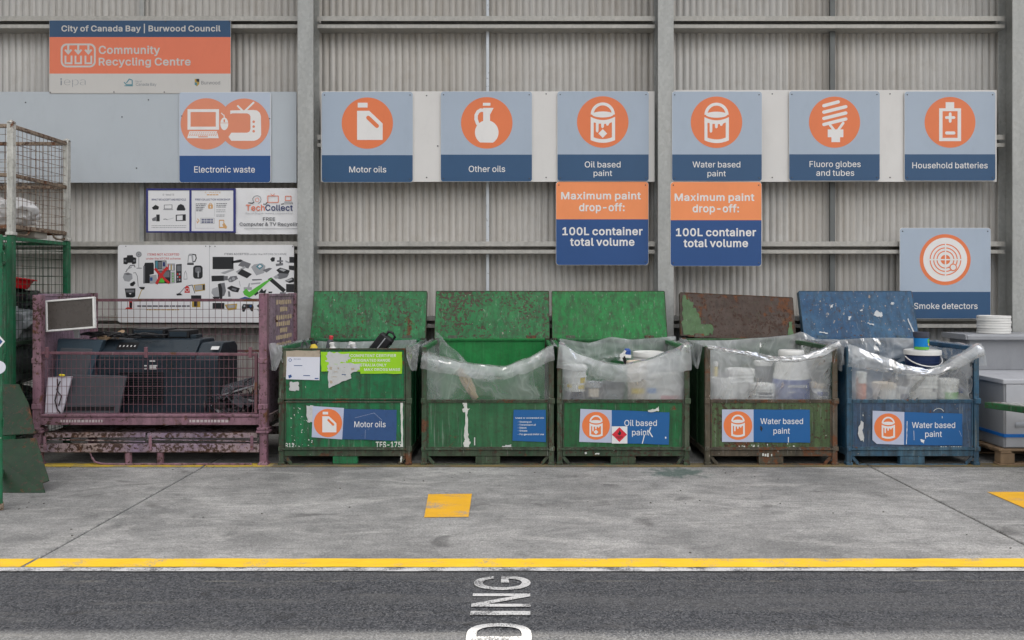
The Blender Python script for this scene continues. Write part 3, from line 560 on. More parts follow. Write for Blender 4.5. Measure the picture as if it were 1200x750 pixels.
def girt(x0, x1, zt):
    mb = MB(); t = 0.004; z0 = zt - 0.135
    mb.box(x0, x1, 8.916, 8.920, z0, zt); mb.box(x0, x1, 8.745, 8.915, zt - t, zt); mb.box(x0, x1, 8.745, 8.915, z0, z0 + t)
    mb.box(x0, x1, 8.741, 8.745, zt - 0.055, zt); mb.box(x0, x1, 8.741, 8.745, z0, z0 + 0.042)
    mb.build('girt', M_GIRT, shed, 0.0015, 1, world=True)
bays = [(-6.15, -2.46), (-2.265, 1.498), (1.693, 5.392), (5.587, 9.29)]
for zt in (1.345, 2.172, 3.36, 4.682, 5.9):
    for a, b in bays: girt(a, b, zt)
M_ZINC = plain('bright_zinc', (0.62, 0.66, 0.70), 0.35, 0.3, 0.05, 0.15)
M_DARKST = plain('dark_bridging_steel', (0.15, 0.16, 0.16), 0.5, 0.4)
def sag(px, w, m, Y=8.86):
    X = (px - CX) / F * Y
    for z0, z1 in ((0.1, 1.21), (1.345, 2.037), (2.172, 3.225), (3.36, 4.547), (4.682, 5.765)):
        mb = MB(); mb.box(X - w / 2, X + w / 2, Y - 0.02, Y + 0.02, z0, z1); mb.build('bridging_bar', m, shed, 0.004, 1, world=True)
sag(167, 0.05, M_GALV); sag(571.5, 0.034, M_ZINC); sag(975, 0.06, M_DARKST)
mb = MB(); mb.box(-14, 14, 7.68, 9.1, 6.5, 6.62); mb.box(-14, 14, 7.525, 7.68, 6.46, 6.60); mb.build('roof', galvanised('roof_sheet', (0.36, 0.35, 0.33)), shed, world=True)

# ------------------------------------------------------------------ backing boards
def wx(px, Y): return (px - CX) / F * Y
def wz(py, Y): return H - (py - CY) / F * Y
def slab(name, rect, Y, t, m, label, cat, r=0, group=None):
    x0, y0, x1, y1 = rect
    root = thing(name, label, cat, (wx((x0 + x1) / 2, Y), Y + t, wz(y1, Y)), 0, group)
    mb = MB(); pl = rrect(wx(x0, Y), wz(y1, Y), wx(x1, Y), wz(y0, Y), max(r, 0.001))
    mb.prism(pl, lambda u, v, d: Vector((u, d, v)), Y, Y + t); mb.build('panel', m, root, 0.0015, world=True)
    return root
YB, YS = 8.722, 8.704
def bolts(root, pts, Y, r=0.008, m=None):
    mb = MB()
    for px, py in pts:
        c = P(px, py, Y); mb.lathe([(0, -0.006), (r * 0.7, -0.005), (r, -0.002), (r, 0)], c, 8, 0, Matrix.Rotation(R(-90), 4, 'X'))
    mb.build('screws', m or M_SCREW, root, world=True)
b = slab('backing_board', (-40, 107.5, 347.5, 214), YB, 0.016, M_BOARDB, 'long blue grey board behind the electronic waste sign', 'board', group='long boards behind the signs')
bolts(b, [(143, 137), (160, 197), (174, 117), (30, 120)], YB)
b = slab('backing_board', (376, 107, 767, 213), YB, 0.016, M_BOARD, 'long white board behind the motor oils, other oils and oil based paint signs', 'board', group='long boards behind the signs')
bolts(b, [(500, 112), (500, 208), (513, 171), (640, 110), (640, 208)], YB)
b = slab('backing_board', (789.5, 105.5, 1168, 213), YB, 0.016, M_BOARD, 'long white board behind the water based paint, fluoro globes and batteries signs', 'board', group='long boards behind the signs')
bolts(b, [(905, 110), (905, 208), (1043, 110), (1043, 208)], YB)

# ------------------------------------------------------------------ signs
MATS_S = [M_GREYBLUE, M_NAVY, M_ORANGE, M_WHITE, M_ORANGE2, M_ROYAL, M_PEACH, M_PALEBLUE]
GB, NV, OR, WH, O2, RB, PE, PB = range(8)
def crop(mb, x0, y0, s, Y):
    p = Print(mb, (0, Y, 0)); p.xf = lambda u, v: (wx(x0 + u / s, Y), wz(y0 + v / s, Y)); return p
def unit(mb, cx, cy, r, Y):
    """artwork in units of the roundel radius"""
    p = Print(mb, (0, Y, 0)); p.xf = lambda u, v: (wx(cx + u * r, Y), wz(cy - v * r, Y)); return p

def ic_motor(p, W, O, L):
    k = lambda x, y: ((x - 378) / 188, (277 - y) / 188)
    p.poly([k(308, 163), k(380, 163), k(380, 128), k(308, 128)], W, L)
    a, b = k(385, 238), k(448, 298)
    p.poly([k(303, 400), k(490, 400), k(490, 280), k(392, 187), k(303, 187)], W, L)
    p.stroke([a, b], 0.16, O, L + 1)
def ic_jug(p, W, O, L):
    k = lambda x, y: ((x - 378) / 188, (275 - y) / 188)
    p.poly([k(350, 150), k(405, 150), k(405, 129), k(350, 129)], W, L)
    p.poly([k(352, 285), k(402, 285), k(402, 215), k(428, 166), k(352, 166)], W, L)
    body = [k(378 + 86 * math.cos(R(t)), 345 - 88 * math.sin(R(t))) for t in range(-58, 239, 6)]
    p.poly(body, W, L + 0.2)
    p.stroke([k(x, y) for x, y in ((356, 184), (334, 182), (314, 194), (301, 218), (300, 248), (310, 278), (326, 300))], 0.13, W, L + 0.4, False)
def ic_can(p, W, O, L, diamond):
    k = lambda x, y: ((x - 288) / 188, (268 - y) / 188)
    p.stroke([k(288 + 77 * math.cos(R(t)), 214 - 78 * math.sin(R(t))) for t in range(0, 181, 9)], 0.115, W, L, False)
    p.poly([k(288 + 78 * math.cos(R(t)), 213 - 22 * math.sin(R(t))) for t in range(0, 360, 9)], W, L + 0.2)
    arc = lambda x0, x1, y0, d: [(x0 + (x1 - x0) * i / 14, y0 + d * (1 - (2 * i / 14 - 1) ** 2)) for i in range(15)]
    outer = [k(x, y) for x, y in arc(200, 378, 230, 24)] + [k(x, y) for x, y in arc(200, 378, 400, 20)[::-1]]
    p.poly(outer, W, L + 0.4)
    top = [(222, 272), (238, 274), (238, 336), (247, 346), (257, 336), (258, 280), (276, 280), (277, 306), (286, 314), (296, 306), (298, 282), (312, 281), (316, 294), (328, 294), (338, 276), (355, 270)]
    inner = [k(x, y) for x, y in top] + [k(x, y) for x, y in arc(222, 355, 380, 13)[::-1]]
    p.poly(inner, O, L + 1)
    if diamond: p.poly([k(288, 320), k(320, 352), k(288, 384), k(256, 352)], W, L + 1.6)
def ic_globe(p, W, O, L):
    k = lambda x, y: ((x - 393) / 187, (270 - y) / 187)
    for i, q in enumerate((((315, 150), (420, 122)), ((315, 197), (475, 157)), ((315, 243), (475, 203)), ((315, 287), (475, 247)))):
        p.stroke([k(*q[0]), k(*q[1])], 0.13, W, L)
    p.stroke([k(352, 280), k(386, 324)], 0.10, W, L + 0.3); p.stroke([k(456, 276), k(422, 324)], 0.10, W, L + 0.3)
    p.poly([k(343, 380), k(457, 380), k(457, 323), k(343, 323)], W, L + 0.6); p.poly([k(370, 416), k(433, 416), k(433, 380), k(370, 380)], W, L + 0.6)
def ic_batt(p, W, O, L):
    k = lambda x, y: ((x - 397) / 203, (262 - y) / 203)
    p.poly([k(362, 150), k(430, 150), k(430, 101), k(362, 101)], W, L)
    p.poly([k(310, 412), k(485, 412), k(485, 150), k(310, 150)], W, L, [[k(337, 386), k(457, 386), k(457, 173), k(337, 173)]])
    p.stroke([k(398, 194), k(398, 254)], 0.11, W, L); p.stroke([k(368, 224), k(428, 224)], 0.11, W, L + 0.3); p.stroke([k(370, 347), k(427, 347)], 0.125, W, L)
def ic_smoke(p, W, O, L):
    p.disc(0, 0, 0.86, W, L)
    for r in (0.60, 0.46, 0.33): p.ring(0.01, 0, r, 0.042, O, L + 1)
    p.disc(0.01, 0, 0.19, O, L + 1)
    p.stroke([(-0.68, 0), (0.68, 0)], 0.05, W, L + 2, False); p.stroke([(0.01, -0.68), (0.01, 0.68)], 0.05, W, L + 2.3, False)
    p.disc(0.31, -0.30, 0.145, O, L + 3); p.disc(0.31, -0.30, 0.105, W, L + 4)

def sign(name, label, rect, split, circ, icon, lines, rnd=0.03, colors=(GB, NV), Y=YS, group='recycling category signs'):
    x0, y0, x1, y1 = rect
    root = slab(name, rect, Y, 0.004, M_WHITE, label, 'sign', rnd, group)
    mb = MB(); q = Print(mb, (0, Y, 0)); q.xf = lambda u, v: (u, v)
    X0, X1, Z0, Z1, ZS = wx(x0, Y), wx(x1, Y), wz(y1, Y), wz(y0, Y), wz(split, Y); e = 0.003
    q.poly(rrect(X0 + e, ZS, X1 - e, Z1 - e, rnd, 6, (1, 1, 0, 0)), colors[0], 1)
    q.poly(rrect(X0 + e, Z0 + e, X1 - e, ZS, rnd, 6, (0, 0, 1, 1)), colors[1], 1)
    mb.build('face', MATS_S, root, world=True)
    if icon:
        mb = MB(); p = unit(mb, *circ, Y)
        p.disc(0, 0, 1, OR, 2, n=64); icon(p, WH, OR, 3)
        mb.build('pictogram', MATS_S, root, world=True)
    mb = MB(); p = Print(mb, (0, Y, 0)); p.xf = lambda u, v: (wx(u, Y), wz(v, Y))
    for t, a, b, base, cap, bold in lines: p.text(t, a, b, base, -cap, WH, 3, bold)
    mb.build('lettering', MATS_S, root, world=True)
    bolts(root, [(x0 + 3.5, y0 + 4), (x1 - 3.5, y0 + 4), (x0 + 3.5, y1 - 4), (x1 - 3.5, y1 - 4)], Y - 0.001, 0.007)
    return root
sign('category_sign', 'motor oils sign with white oil can on an orange disc', (376.8, 107.3, 484, 213.8), 181.8, (430.5, 144.3, 30.1), ic_motor, [('Motor oils', 409.3, 452.7, 202, 6.9, 0.004)])
sign('category_sign', 'other oils sign with a white jug on an orange disc', (516.3, 107, 623.7, 213), 181.2, (570.4, 144, 30.2), ic_jug, [('Other oils', 549.3, 592, 201.5, 7.1, 0.004)])
sign('category_sign', 'oil based paint sign with diamond on its paint tin, above an orange panel', (653, 106.8, 760.5, 212.5), 181, (706.3, 143, 30.2), lambda p, W, O, L: ic_can(p, W, O, L, True),
     [('Oil based', 685.2, 727.2, 196.2, 6.9, 0.004), ('paint', 695.6, 717.3, 206.2, 6.6, 0.004)])
sign('category_sign', 'water based paint sign with plain paint tin, above an orange panel', (787.3, 107, 893, 212.5), 181, (839.6, 143.3, 30.2), lambda p, W, O, L: ic_can(p, W, O, L, False),
     [('Water based', 811.5, 867.5, 196.2, 6.9, 0.004), ('paint', 829, 850.5, 206.6, 6.6, 0.004)], Y=8.6115)
sign('category_sign', 'fluoro globes and tubes sign with a white spiral globe', (924.5, 106.6, 1031.2, 212), 180.8, (977.9, 143.2, 30), ic_globe,
     [('Fluoro globes', 948.6, 1008.5, 195.7, 6.9, 0.004), ('and tubes', 956.5, 1001, 206, 6.9, 0.004)])
sign('category_sign', 'household batteries sign with a white battery on an orange disc', (1059.8, 107, 1166.7, 212), 180.8, (1113.2, 143.4, 29.8), ic_batt, [('Household batteries', 1069, 1157.3, 197.2, 6.9, 0.004)])
sign('category_sign', 'smoke detectors sign hung low on the wall with round detector symbol', (1054.3, 267, 1161, 373.5), 342, (1107.5, 304.3, 29.9), ic_smoke, [('Smoke detectors', 1071, 1145.5, 362, 7.0, 0.004)])
YM = 8.712
MX = 'maximum drop-off panels'
sign('limit_sign', 'orange and blue maximum paint drop-off panel under the oil based paint sign', (651.4, 212.8, 760, 310.8), 257, None, None,
     [('Maximum paint', 657.5, 751, 233.4, 8.4, 0.02), ('drop-off:', 678.5, 732, 247.2, 9, 0.02), ('100L container', 659, 753, 275.3, 9, 0.02), ('total volume', 668, 743.5, 287.8, 9, 0.02)], 0.035, (O2, RB), YM, MX)
sign('limit_sign', 'orange and blue maximum paint drop-off panel under the water based paint sign', (785.6, 213, 892.6, 312), 258, None, None,
     [('Maximum paint', 790.5, 884, 235.2, 8.4, 0.02), ('drop-off:', 811.5, 866, 248.6, 9, 0.02), ('100L container', 792, 886, 276.5, 9, 0.02), ('total volume', 801, 876.5, 289.3, 9, 0.02)], 0.035, (O2, RB), 8.6157, MX)

# electronic waste sign
x0, y0, s = 205, 105, 6.525
r_ = slab('category_sign', (210, 108, 317.5, 214), YS, 0.004, M_WHITE, 'electronic waste sign with computer and television on two overlapping orange discs', 'sign', 0.03, 'recycling category signs')
mb = MB(); q = Print(mb, (0, YS, 0)); X0, X1, Z0, Z1, ZS = wx(210, YS), wx(317.3, YS), wz(214, YS), wz(108, YS), wz(182.5, YS)
q.poly(rrect(X0 + .003, ZS, X1 - .003, Z1 - .003, 0.02, 6, (1, 1, 0, 0)), PB, 1); q.poly(rrect(X0 + .003, Z0 + .003, X1 - .003, ZS, 0.03, 6, (0, 0, 1, 1)), RB, 1)
mb.build('face', MATS_S, r_, world=True)
mb = MB(); p = crop(mb, x0, y0, s, YS)
p.disc(240, 262, 196, PE, 2, n=64); p.disc(530, 262, 194, PE, 2.4, n=64)
p.poly([(97, 150), (338, 150), (338, 307), (97, 307)], WH, 3.4, [[(120, 172), (313, 172), (313, 284), (120, 284)]])
p.poly([(112, 319), (322, 319), (336, 372), (94, 372)], WH, 3.4)
for j, yy in enumerate((328, 339, 349)):
    for i in range(13): p.rect(118 - j * 4 + i * 16.5, yy, 127 - j * 4 + i * 16.5, yy + 5, PE, 4.4)
p.rect(180, 358, 252, 365, PE, 4.4)
p.disc(378, 262, 30, WH, 3.4, 48); p.stroke([(356, 178), (364, 190), (376, 196), (378, 214)], 7, WH, 3.6, False); p.rect(348, 254, 408, 257, PE, 4.4); p.disc(378, 238, 6, PE, 4.4, 12)
tv = [(424, 160), (600, 156), (628, 160), (650, 178), (658, 205), (660, 345), (650, 368), (630, 384), (606, 392), (432, 392), (410, 362), (432, 330), (552, 330), (570, 322), (578, 304), (578, 206), (570, 190), (552, 182), (440, 182), (424, 188)]
p.poly(tv, WH, 3.4)
for yy in (246, 283, 319): p.disc(603, yy, 10, PE, 4.4, n=20)
p.stroke([(482, 126), (516, 160)], 14, WH, 3.8); p.stroke([(602, 100), (540, 160)], 14, WH, 4.0)
mb.build('pictogram', MATS_S, r_, world=True)
mb = MB(); p = crop(mb, x0, y0, s, YS); p.text('Electronic waste', 148, 612, 634, -47, WH, 3, 0.004); mb.build('lettering', MATS_S, r_, world=True)
bolts(r_, [(213, 136), (316, 139)], YS - 0.001, 0.007)

# council banner
YC = 8.716; x0, y0, s = 50, 15, 5.217
r_ = slab('council_sign', (57.8, 23.5, 270.5, 109.5), YC, 0.006, M_PALE, 'wide council recycling centre sign with dark blue and coral bands', 'sign')
MC = [M_DEEP, M_CORAL, M_PALE, M_LOGO, M_TEAL, M_INKGREY, M_OCHRE, M_INK]
mb = MB(); p = crop(mb, x0, y0, s, YC)
p.rect(42, 47, 1149, 148.5, 0, 1); p.rect(42, 148.5, 1149, 372, 1, 1); p.rect(42, 372, 1149, 490, 2, 1); mb.build('face', MC, r_, world=True)
mb = MB(); p = crop(mb, x0, y0, s, YC)
p.rect(111, 188, 325, 334, 2, 2, 36, rrect(122, 199, 314, 323, 27))
for x in (157, 218, 280):
    p.rect(x - 6, 199, x + 6, 236, 2, 2.3); p.poly([(x - 24, 230), (x, 257), (x + 24, 230), (x + 16, 222), (x, 238), (x - 16, 222)], 2, 2.6)
for a, c in ((135, 182), (196, 240), (257, 303)): p.stroke([(a + 5, 262), (a + 5, 309), (c - 5, 309), (c - 5, 262)], 11, 2, 2, False)
mb.build('emblem', MC, r_, world=True)
mb = MB(); p = crop(mb, x0, y0, s, YC)
p.text('City of Canada Bay | Burwood Council', 115, 1088, 113, -35, 2, 2, 0.018)
p.text('Community', 343, 718, 250, -48, 2, 2, 0.018); p.text('Recycling Centre', 343, 905, 321, -46, 2, 2, 0.018)
mb.build('lettering', MC, r_, world=True)
mb = MB(); p = crop(mb, x0, y0, s, YC)
p.text('epa', 132, 262, 443, -46, 3, 2, -0.02); p.rect(110, 414, 117, 443, 3, 2); p.disc(113, 405, 5, 3, 2, n=10)
p.text('Canada Bay', 570, 696, 446, -17, 3, 2, 0.0); p.text('City of', 566, 606, 424, -9, 3, 2, 0.0)
p.stroke([(498, 424), (512, 440), (548, 440), (548, 412)], 6, 4, 2, False); p.stroke([(512, 430), (530, 405), (548, 412)], 6, 4, 2.3, False); p.rect(500, 444, 552, 449, 4, 2.5)
p.text('Burwood', 970, 1085, 438, -21, 5, 2, 0.0)
p.poly([(930, 404), (958, 404), (958, 436), (944, 450), (930, 440)], 6, 2); p.poly([(940, 404), (958, 404), (958, 424), (940, 420)], 7, 3); p.poly([(930, 424), (944, 428), (944, 446), (930, 440)], 4, 3)
mb.build('logos', MC, r_, world=True)
bolts(r_, [(59, 108.3), (133.5, 107.8), (192.5, 107.8), (133, 25), (194, 25), (269, 25)], YC - 0.002, 0.007)

# e-waste posters in a blue frame
x0, y0, s = 165, 215, 6.486; YP = 8.70
MP = [M_PAPER, M_NAVYINK, M_INKGREY, M_OCHRE, M_INKMID, M_SAND, M_CORAL, M_ROYAL, M_INK, M_RED, M_GREENINK, M_TEAL]
r_ = thing('framed_poster', 'pair of small white notice sheets in a thin dark blue frame', 'poster', (wx(223, YP), YP + 0.02, wz(273, YP)))
mb = MB(); fy0, fy1 = YP - 0.006, YP + 0.014
def bar_px(a, b, c, d): mb.box(wx(x0 + a / s, YP), wx(x0 + c / s, YP), fy0, fy1, wz(y0 + d / s, YP), wz(y0 + b / s, YP))
bar_px(42, 38, 56, 374); bar_px(370, 52, 386, 362); bar_px(704, 38, 720, 374); bar_px(56, 38, 704, 52); bar_px(56, 362, 704, 374)
mb.build('frame', printed('frame_blue', (0.03, 0.035, 0.18)), r_, 0.002, world=True)
for k, (a, c) in enumerate(((56, 370), (386, 704))):
    mb = MB(); p = crop(mb, x0, y0, s, YP)
    p.rect(a, 52, c, 362, 0, 0)
    bars = lambda X0, X1, yy, h, m, gap=3: [p.rect(xx, yy, min(xx + w_, X1), yy + h, m, 1) for xx, w_ in _words(X0, X1, h, gap)]
    def _words(X0, X1, h, gap):
        rr = random.Random(int(X0 * 7 + yy_seed[0])); xx = X0; out = []
        while xx < X1: w_ = h * rr.uniform(1.2, 4.0); out.append((xx, w_)); xx += w_ + gap
        return out
    yy_seed = [k]
    if k == 0:
        p.text('E-WASTE', 168, 254, 92, -13, 2, 1, 0.0); p.text('WHAT WE ACCEPT AND RECYCLE', 82, 342, 130, -15, 1, 1, 0.015)
        p.poly([(84, 184), (112, 162), (138, 176), (134, 198), (96, 200)], 8, 1); p.poly([(176, 162), (240, 160), (240, 194), (176, 196)], 2, 1, [[(181, 166), (235, 164), (235, 190), (181, 191)]]); p.rect(170, 196, 246, 202, 4, 1)
        p.poly([(272, 196), (284, 166), (304, 156), (326, 166), (340, 196), (334, 206), (276, 206)], 8, 1)
        p.rect(118, 236, 144, 288, 8, 1); p.poly([(84, 268), (116, 252), (116, 284), (90, 286)], 2, 1)
        p.stroke([(172, 272), (190, 270), (204, 276)], 5, 2, 1, False); p.stroke([(200, 276), (250, 262)], 2.5, 4, 1.2, False)
        p.poly([(266, 238), (342, 234), (342, 284), (266, 286)], 8, 1, [[(274, 244), (318, 242), (318, 278), (274, 280)]])
        for yy in (318, 332): yy_seed[0] = yy; bars(82, 346, yy, 5, 4)
    else:
        p.text('E-WASTE', 488, 608, 74, -11, 5, 1, 0.0); yy_seed[0] = 3; bars(502, 590, 82, 8, 5)
        p.text('FREE COLLECTION WORKSHOP', 414, 680, 129, -14, 1, 1, 0.012)
        p.stroke([(414, 150), (414, 340), (560, 340)], 2, 4, 1, False); p.stroke([(562, 148), (562, 250)], 2, 4, 1, False)
        for i, yy in enumerate((152, 165, 178, 191, 204)): yy_seed[0] = yy; bars(420, 500 - i * 8, yy, 7, 2)
        for i, yy in enumerate((150, 163, 176, 198, 212, 236, 246)): yy_seed[0] = yy + 1; bars(574, 655 - i * 3, yy, 6, 2 if i < 3 else 4)
        p.rect(512, 160, 548, 192, 5, 1, 6); p.ring(530, 162, 11, 5, 5, 1.3, 180, 360); p.rect(526, 170, 534, 184, 0, 2)
        p.rect(454, 262, 560, 306, 4, 1, 4, rrect(457, 265, 557, 303, 3)); [bars(462, 552, yy, 7, 1) for yy in (270, 282, 293)]
        p.stroke([(430, 268), (444, 284), (430, 300), (426, 282)], 6, 5, 1, False)
        p.rect(594, 276, 634, 340, 5, 1, 6, rrect(600, 284, 628, 330, 3)); p.poly([(620, 310), (636, 300), (656, 330), (650, 344), (630, 340)], 5, 1.6)
    mb.build('notice_sheet', MP, r_, world=True)
# banner for the take-back scheme, its end tucked behind the column
r_ = thing('banner', 'white computer and television recycling banner tucked behind the column', 'banner', (wx(318, YP), YP + 0.02, wz(274.5, YP)))
YT = 8.715
mb = MB(); mb.grid(lambda u, v: Vector((wx(275.8 + 82 * u, YT), YT + 0.004 * math.sin(u * 11) * math.sin(v * 5) - 0.002 * math.sin(u * 23 + v * 9), wz(274.5 - 54 * v, YT))), 24, 14)
mb.build('sheet', M_PAPER, r_, world=True)
mb = MB(); p = crop(mb, x0, y0, s, YT - 0.0075)
p.text('Tech', 798, 942, 206, -45, 6, 0, 0.012); p.text('Collect', 946, 1154, 206, -45, 1, 0, 0.012)
p.text('Recycling e-waste responsibly', 797, 1156, 231, -11, 4, 0, 0.0); p.text('FREE', 928, 1021, 283, -26, 2, 0, 0.018); p.text('Computer & TV Recycling', 750, 1222, 321, -25, 2, 0, 0.018)
p.rect(784, 341, 1200, 344, 4, 0)
mb.build('lettering', MP, r_, world=True)
mb = MB(); p = crop(mb, x0, y0, s, YT - 0.0075)
p.stroke([(818, 146), (846, 150), (862, 140)], 6, 8, 0, False)
p.stroke([(856, 138), (850, 116), (862, 98), (884, 92), (906, 100), (914, 120), (908, 142), (892, 152)], 3.5, 2, 0, False); p.ring(884, 124, 14, 3, 6, 0.4)
p.stroke([(930, 156), (948, 158), (962, 142)], 6, 8, 0, False)
p.rect(962, 92, 1048, 146, 6, 0, 5, rrect(967, 97, 1043, 141, 4)); p.stroke([(986, 78), (1002, 92), (1018, 78)], 3.5, 6, 0.5, False)
p.rect(1096, 94, 1144, 132, 6, 0, 4, rrect(1101, 99, 1139, 127, 3)); p.stroke([(1090, 142), (1150, 142), (1154, 154), (1086, 154)], 3.5, 2, 0.5, False); p.stroke([(1066, 158), (1086, 154)], 6, 8, 0, False)
mb.build('drawing', MP, r_, world=True)

# accepted / not accepted board
YN = 8.70
r_ = slab('information_board', (138, 287, 344.5, 378), YN, 0.006, M_PAPER, 'wide white board picturing accepted and rejected electronic goods', 'board', 0.03)
ML = MP
mb = MB(); p = crop(mb, 130, 285, 7.4957, YN)
p.text('ITEMS NOT ACCEPTED', 322, 600, 108, -19, 9, 1, 0.012); p.text('under the NTCRS scheme', 310, 612, 143, -17, 9, 1, 0.006)
rr = random.Random(5)
def words(p, X0, X1, yy, h, m):
    xx = X0
    while xx < X1:
        w_ = h * rr.uniform(0.8, 3.2); p.rect(xx, yy, min(xx + w_, X1), yy + h, m, 1); xx += w_ + h * 0.45
words(p, 232, 692, 545, 15, 2); words(p, 316, 600, 578, 11, 3)
pb = crop(mb, 235, 285, 7.4957, YN); pb.text('ITEMS ACCEPTED', 210, 425, 104, -18, 2, 1, 0.012); pb.text('under the NTCRS SCHEME', 432, 756, 104, -16, 2, 1, 0.0)
mb.build('lettering', ML, r_, world=True)
mb = MB(); p = crop(mb, 130, 285, 7.4957, YN)
# rejected goods
p.poly([(110, 128), (140, 124), (142, 106), (192, 104), (196, 122), (222, 128), (222, 178), (190, 186), (182, 172), (152, 172), (140, 186), (110, 182)], 8, 1); p.disc(126, 155, 10, 2, 2, n=16); p.disc(206, 155, 10, 2, 2, n=16)
p.disc(245, 98, 26, 4, 1, n=24); p.ring(245, 98, 20, 3, 2, 2, n=20); p.disc(245, 98, 6, 2, 2, n=10); p.rect(242, 124, 248, 216, 4, 1); p.disc(248, 220, 26, 4, 1, 6)
p.poly([(104, 300), (118, 264), (150, 256), (186, 270), (190, 312), (160, 338), (120, 332)], 4, 1); p.poly([(112, 270), (150, 260), (184, 272), (150, 280)], 2, 2); p.stroke([(130, 254), (170, 196), (206, 194), (212, 212)], 8, 2, 1.4, False); p.stroke([(140, 232), (180, 210)], 10, 4, 1.6)
p.stroke([(196, 262), (216, 258), (232, 290), (240, 380)], 5, 2, 1, False); p.poly([(166, 356), (206, 332), (216, 352), (196, 378), (172, 376)], 8, 1.4)
p.poly([(122, 398), (216, 396), (214, 468), (194, 478), (134, 476)], 8, 1); p.rect(132, 408, 206, 432, 2, 2); p.poly([(158, 438), (182, 438), (170, 452)], 0, 2)
p.stroke([(290, 388), (266, 420), (236, 500)], 6, 3, 1, False); p.poly([(244, 384), (300, 384), (292, 406), (262, 404)], 8, 1.3)
p.rect(160, 486, 188, 558, 9, 1); p.poly([(118, 582), (140, 564), (186, 560), (190, 580)], 9, 1.4); p.rect(166, 520, 186, 570, 8, 2)
p.poly([(290, 196), (300, 172), (372, 170), (378, 190), (378, 270), (290, 290)], 8, 1); p.rect(284, 200, 300, 354, 2, 1.3)
p.rect(386, 152, 488, 232, 8, 1); p.rect(392, 158, 412, 226, 11, 2); p.rect(416, 164, 444, 224, 2, 2); p.rect(448, 158, 484, 226, 4, 2); p.rect(456, 166, 476, 204, 1, 3)
p.rect(496, 178, 562, 244, 4, 1); [p.rect(500 + i * 13, 186 + (i % 2) * 10, 508 + i * 13, 236, (9, 0, 3, 0, 2)[i], 2) for i in range(5)]
p.rect(300, 280, 342, 352, 8, 1.6); p.poly([(342, 284), (400, 276), (410, 350), (344, 356)], 4, 1.8); p.rect(344, 300, 366, 330, 7, 2.4)
p.rect(412, 238, 524, 354, 8, 1.2); p.rect(420, 246, 516, 300, 2, 2); p.rect(420, 306, 470, 346, 10, 2); p.poly([(526, 252), (562, 248), (566, 350), (530, 354)], 4, 1.4)
[p.disc(545, 268 + i * 22, 7, 10, 2.4, n=10) for i in range(4)]
p.poly([(572, 186), (622, 182), (622, 344), (572, 350)], 8, 1); p.rect(580, 196, 614, 246, 2, 2); [p.rect(580 + i % 2 * 18, 262 + i // 2 * 26, 592 + i % 2 * 18, 280 + i // 2 * 26, (9, 4, 4, 9, 2, 4)[i], 2) for i in range(6)]
p.stroke([(388, 222), (420, 262), (470, 312), (514, 352)], 22, 9, 4, False); p.stroke([(500, 212), (470, 244), (430, 300), (400, 358)], 24, 9, 5, False)
p.poly([(638, 320), (644, 260), (656, 238), (668, 270), (672, 318)], 4, 1, [[(643, 312), (648, 268), (656, 250), (664, 276), (667, 312)]])
p.poly([(672, 176), (678, 106), (690, 92), (716, 92), (722, 108), (726, 178)], 4, 1, [[(680, 168), (686, 112), (706, 110), (714, 168)]]); p.stroke([(716, 98), (744, 102), (750, 132), (738, 160), (722, 164)], 9, 8, 1.4, False); p.rect(670, 176, 728, 190, 8, 1.6)
p.rect(722, 196, 806, 312, 8, 1, 26); p.rect(740, 210, 790, 260, 2, 2, 14); p.rect(762, 246, 774, 300, 4, 3, 4)
p.poly([(646, 436), (652, 384), (668, 370), (688, 388), (694, 436)], 9, 1); p.ring(670, 410, 14, 4, 0, 2); p.stroke([(650, 388), (606, 436), (584, 446)], 6, 2, 1.4, False); p.poly([(574, 444), (614, 440), (628, 456), (580, 460)], 8, 1.6); p.stroke([(676, 376), (714, 366), (738, 440)], 6, 8, 1.6, False)
p.poly([(724, 366), (826, 356), (828, 414), (740, 426)], 3, 1); p.poly([(736, 372), (802, 366), (804, 408), (744, 416)], 4, 2); p.rect(808, 364, 824, 410, 8, 2.4)
p.rect(704, 458, 794, 506, 8, 1); p.rect(712, 506, 786, 562, 3, 1.3); p.rect(730, 512, 760, 556, 8, 2)
mb.build('rejected_goods_pictures', ML, r_, world=True)
mb = MB(); p = crop(mb, 235, 285, 7.4957, YN)
p.rect(106, 120, 290, 228, 8, 1); p.rect(112, 126, 284, 220, 2, 1.5) if False else None
p.poly([(274, 158), (350, 142), (372, 150), (350, 168), (280, 176)], 8, 1); p.poly([(330, 196), (366, 152), (444, 180), (420, 222), (396, 216)], 2, 1); p.poly([(308, 252), (386, 200), (400, 212), (330, 262)], 4, 1.4); p.poly([(324, 268), (362, 226), (452, 272), (408, 308)], 8, 1.8)
p.poly([(176, 260), (290, 222), (298, 236), (210, 272)], 4, 1); p.poly([(96, 286), (210, 284), (212, 330), (98, 336)], 8, 1); p.rect(204, 288, 240, 326, 2, 1.4)
p.poly([(240, 318), (262, 292), (316, 286), (330, 312), (276, 342), (250, 342)], 2, 1); p.disc(290, 312, 14, 4, 2, n=14); p.disc(262, 326, 10, 4, 2, n=12)
p.poly([(444, 210), (470, 186), (540, 176), (570, 200), (560, 260), (490, 284)], 4, 0.7); p.poly([(488, 206), (522, 176), (554, 200), (520, 232)], 11, 1.4); p.poly([(504, 206), (522, 188), (540, 202), (520, 216)], 0, 2); p.poly([(544, 236), (604, 216), (630, 222), (580, 258)], 2, 1.4)
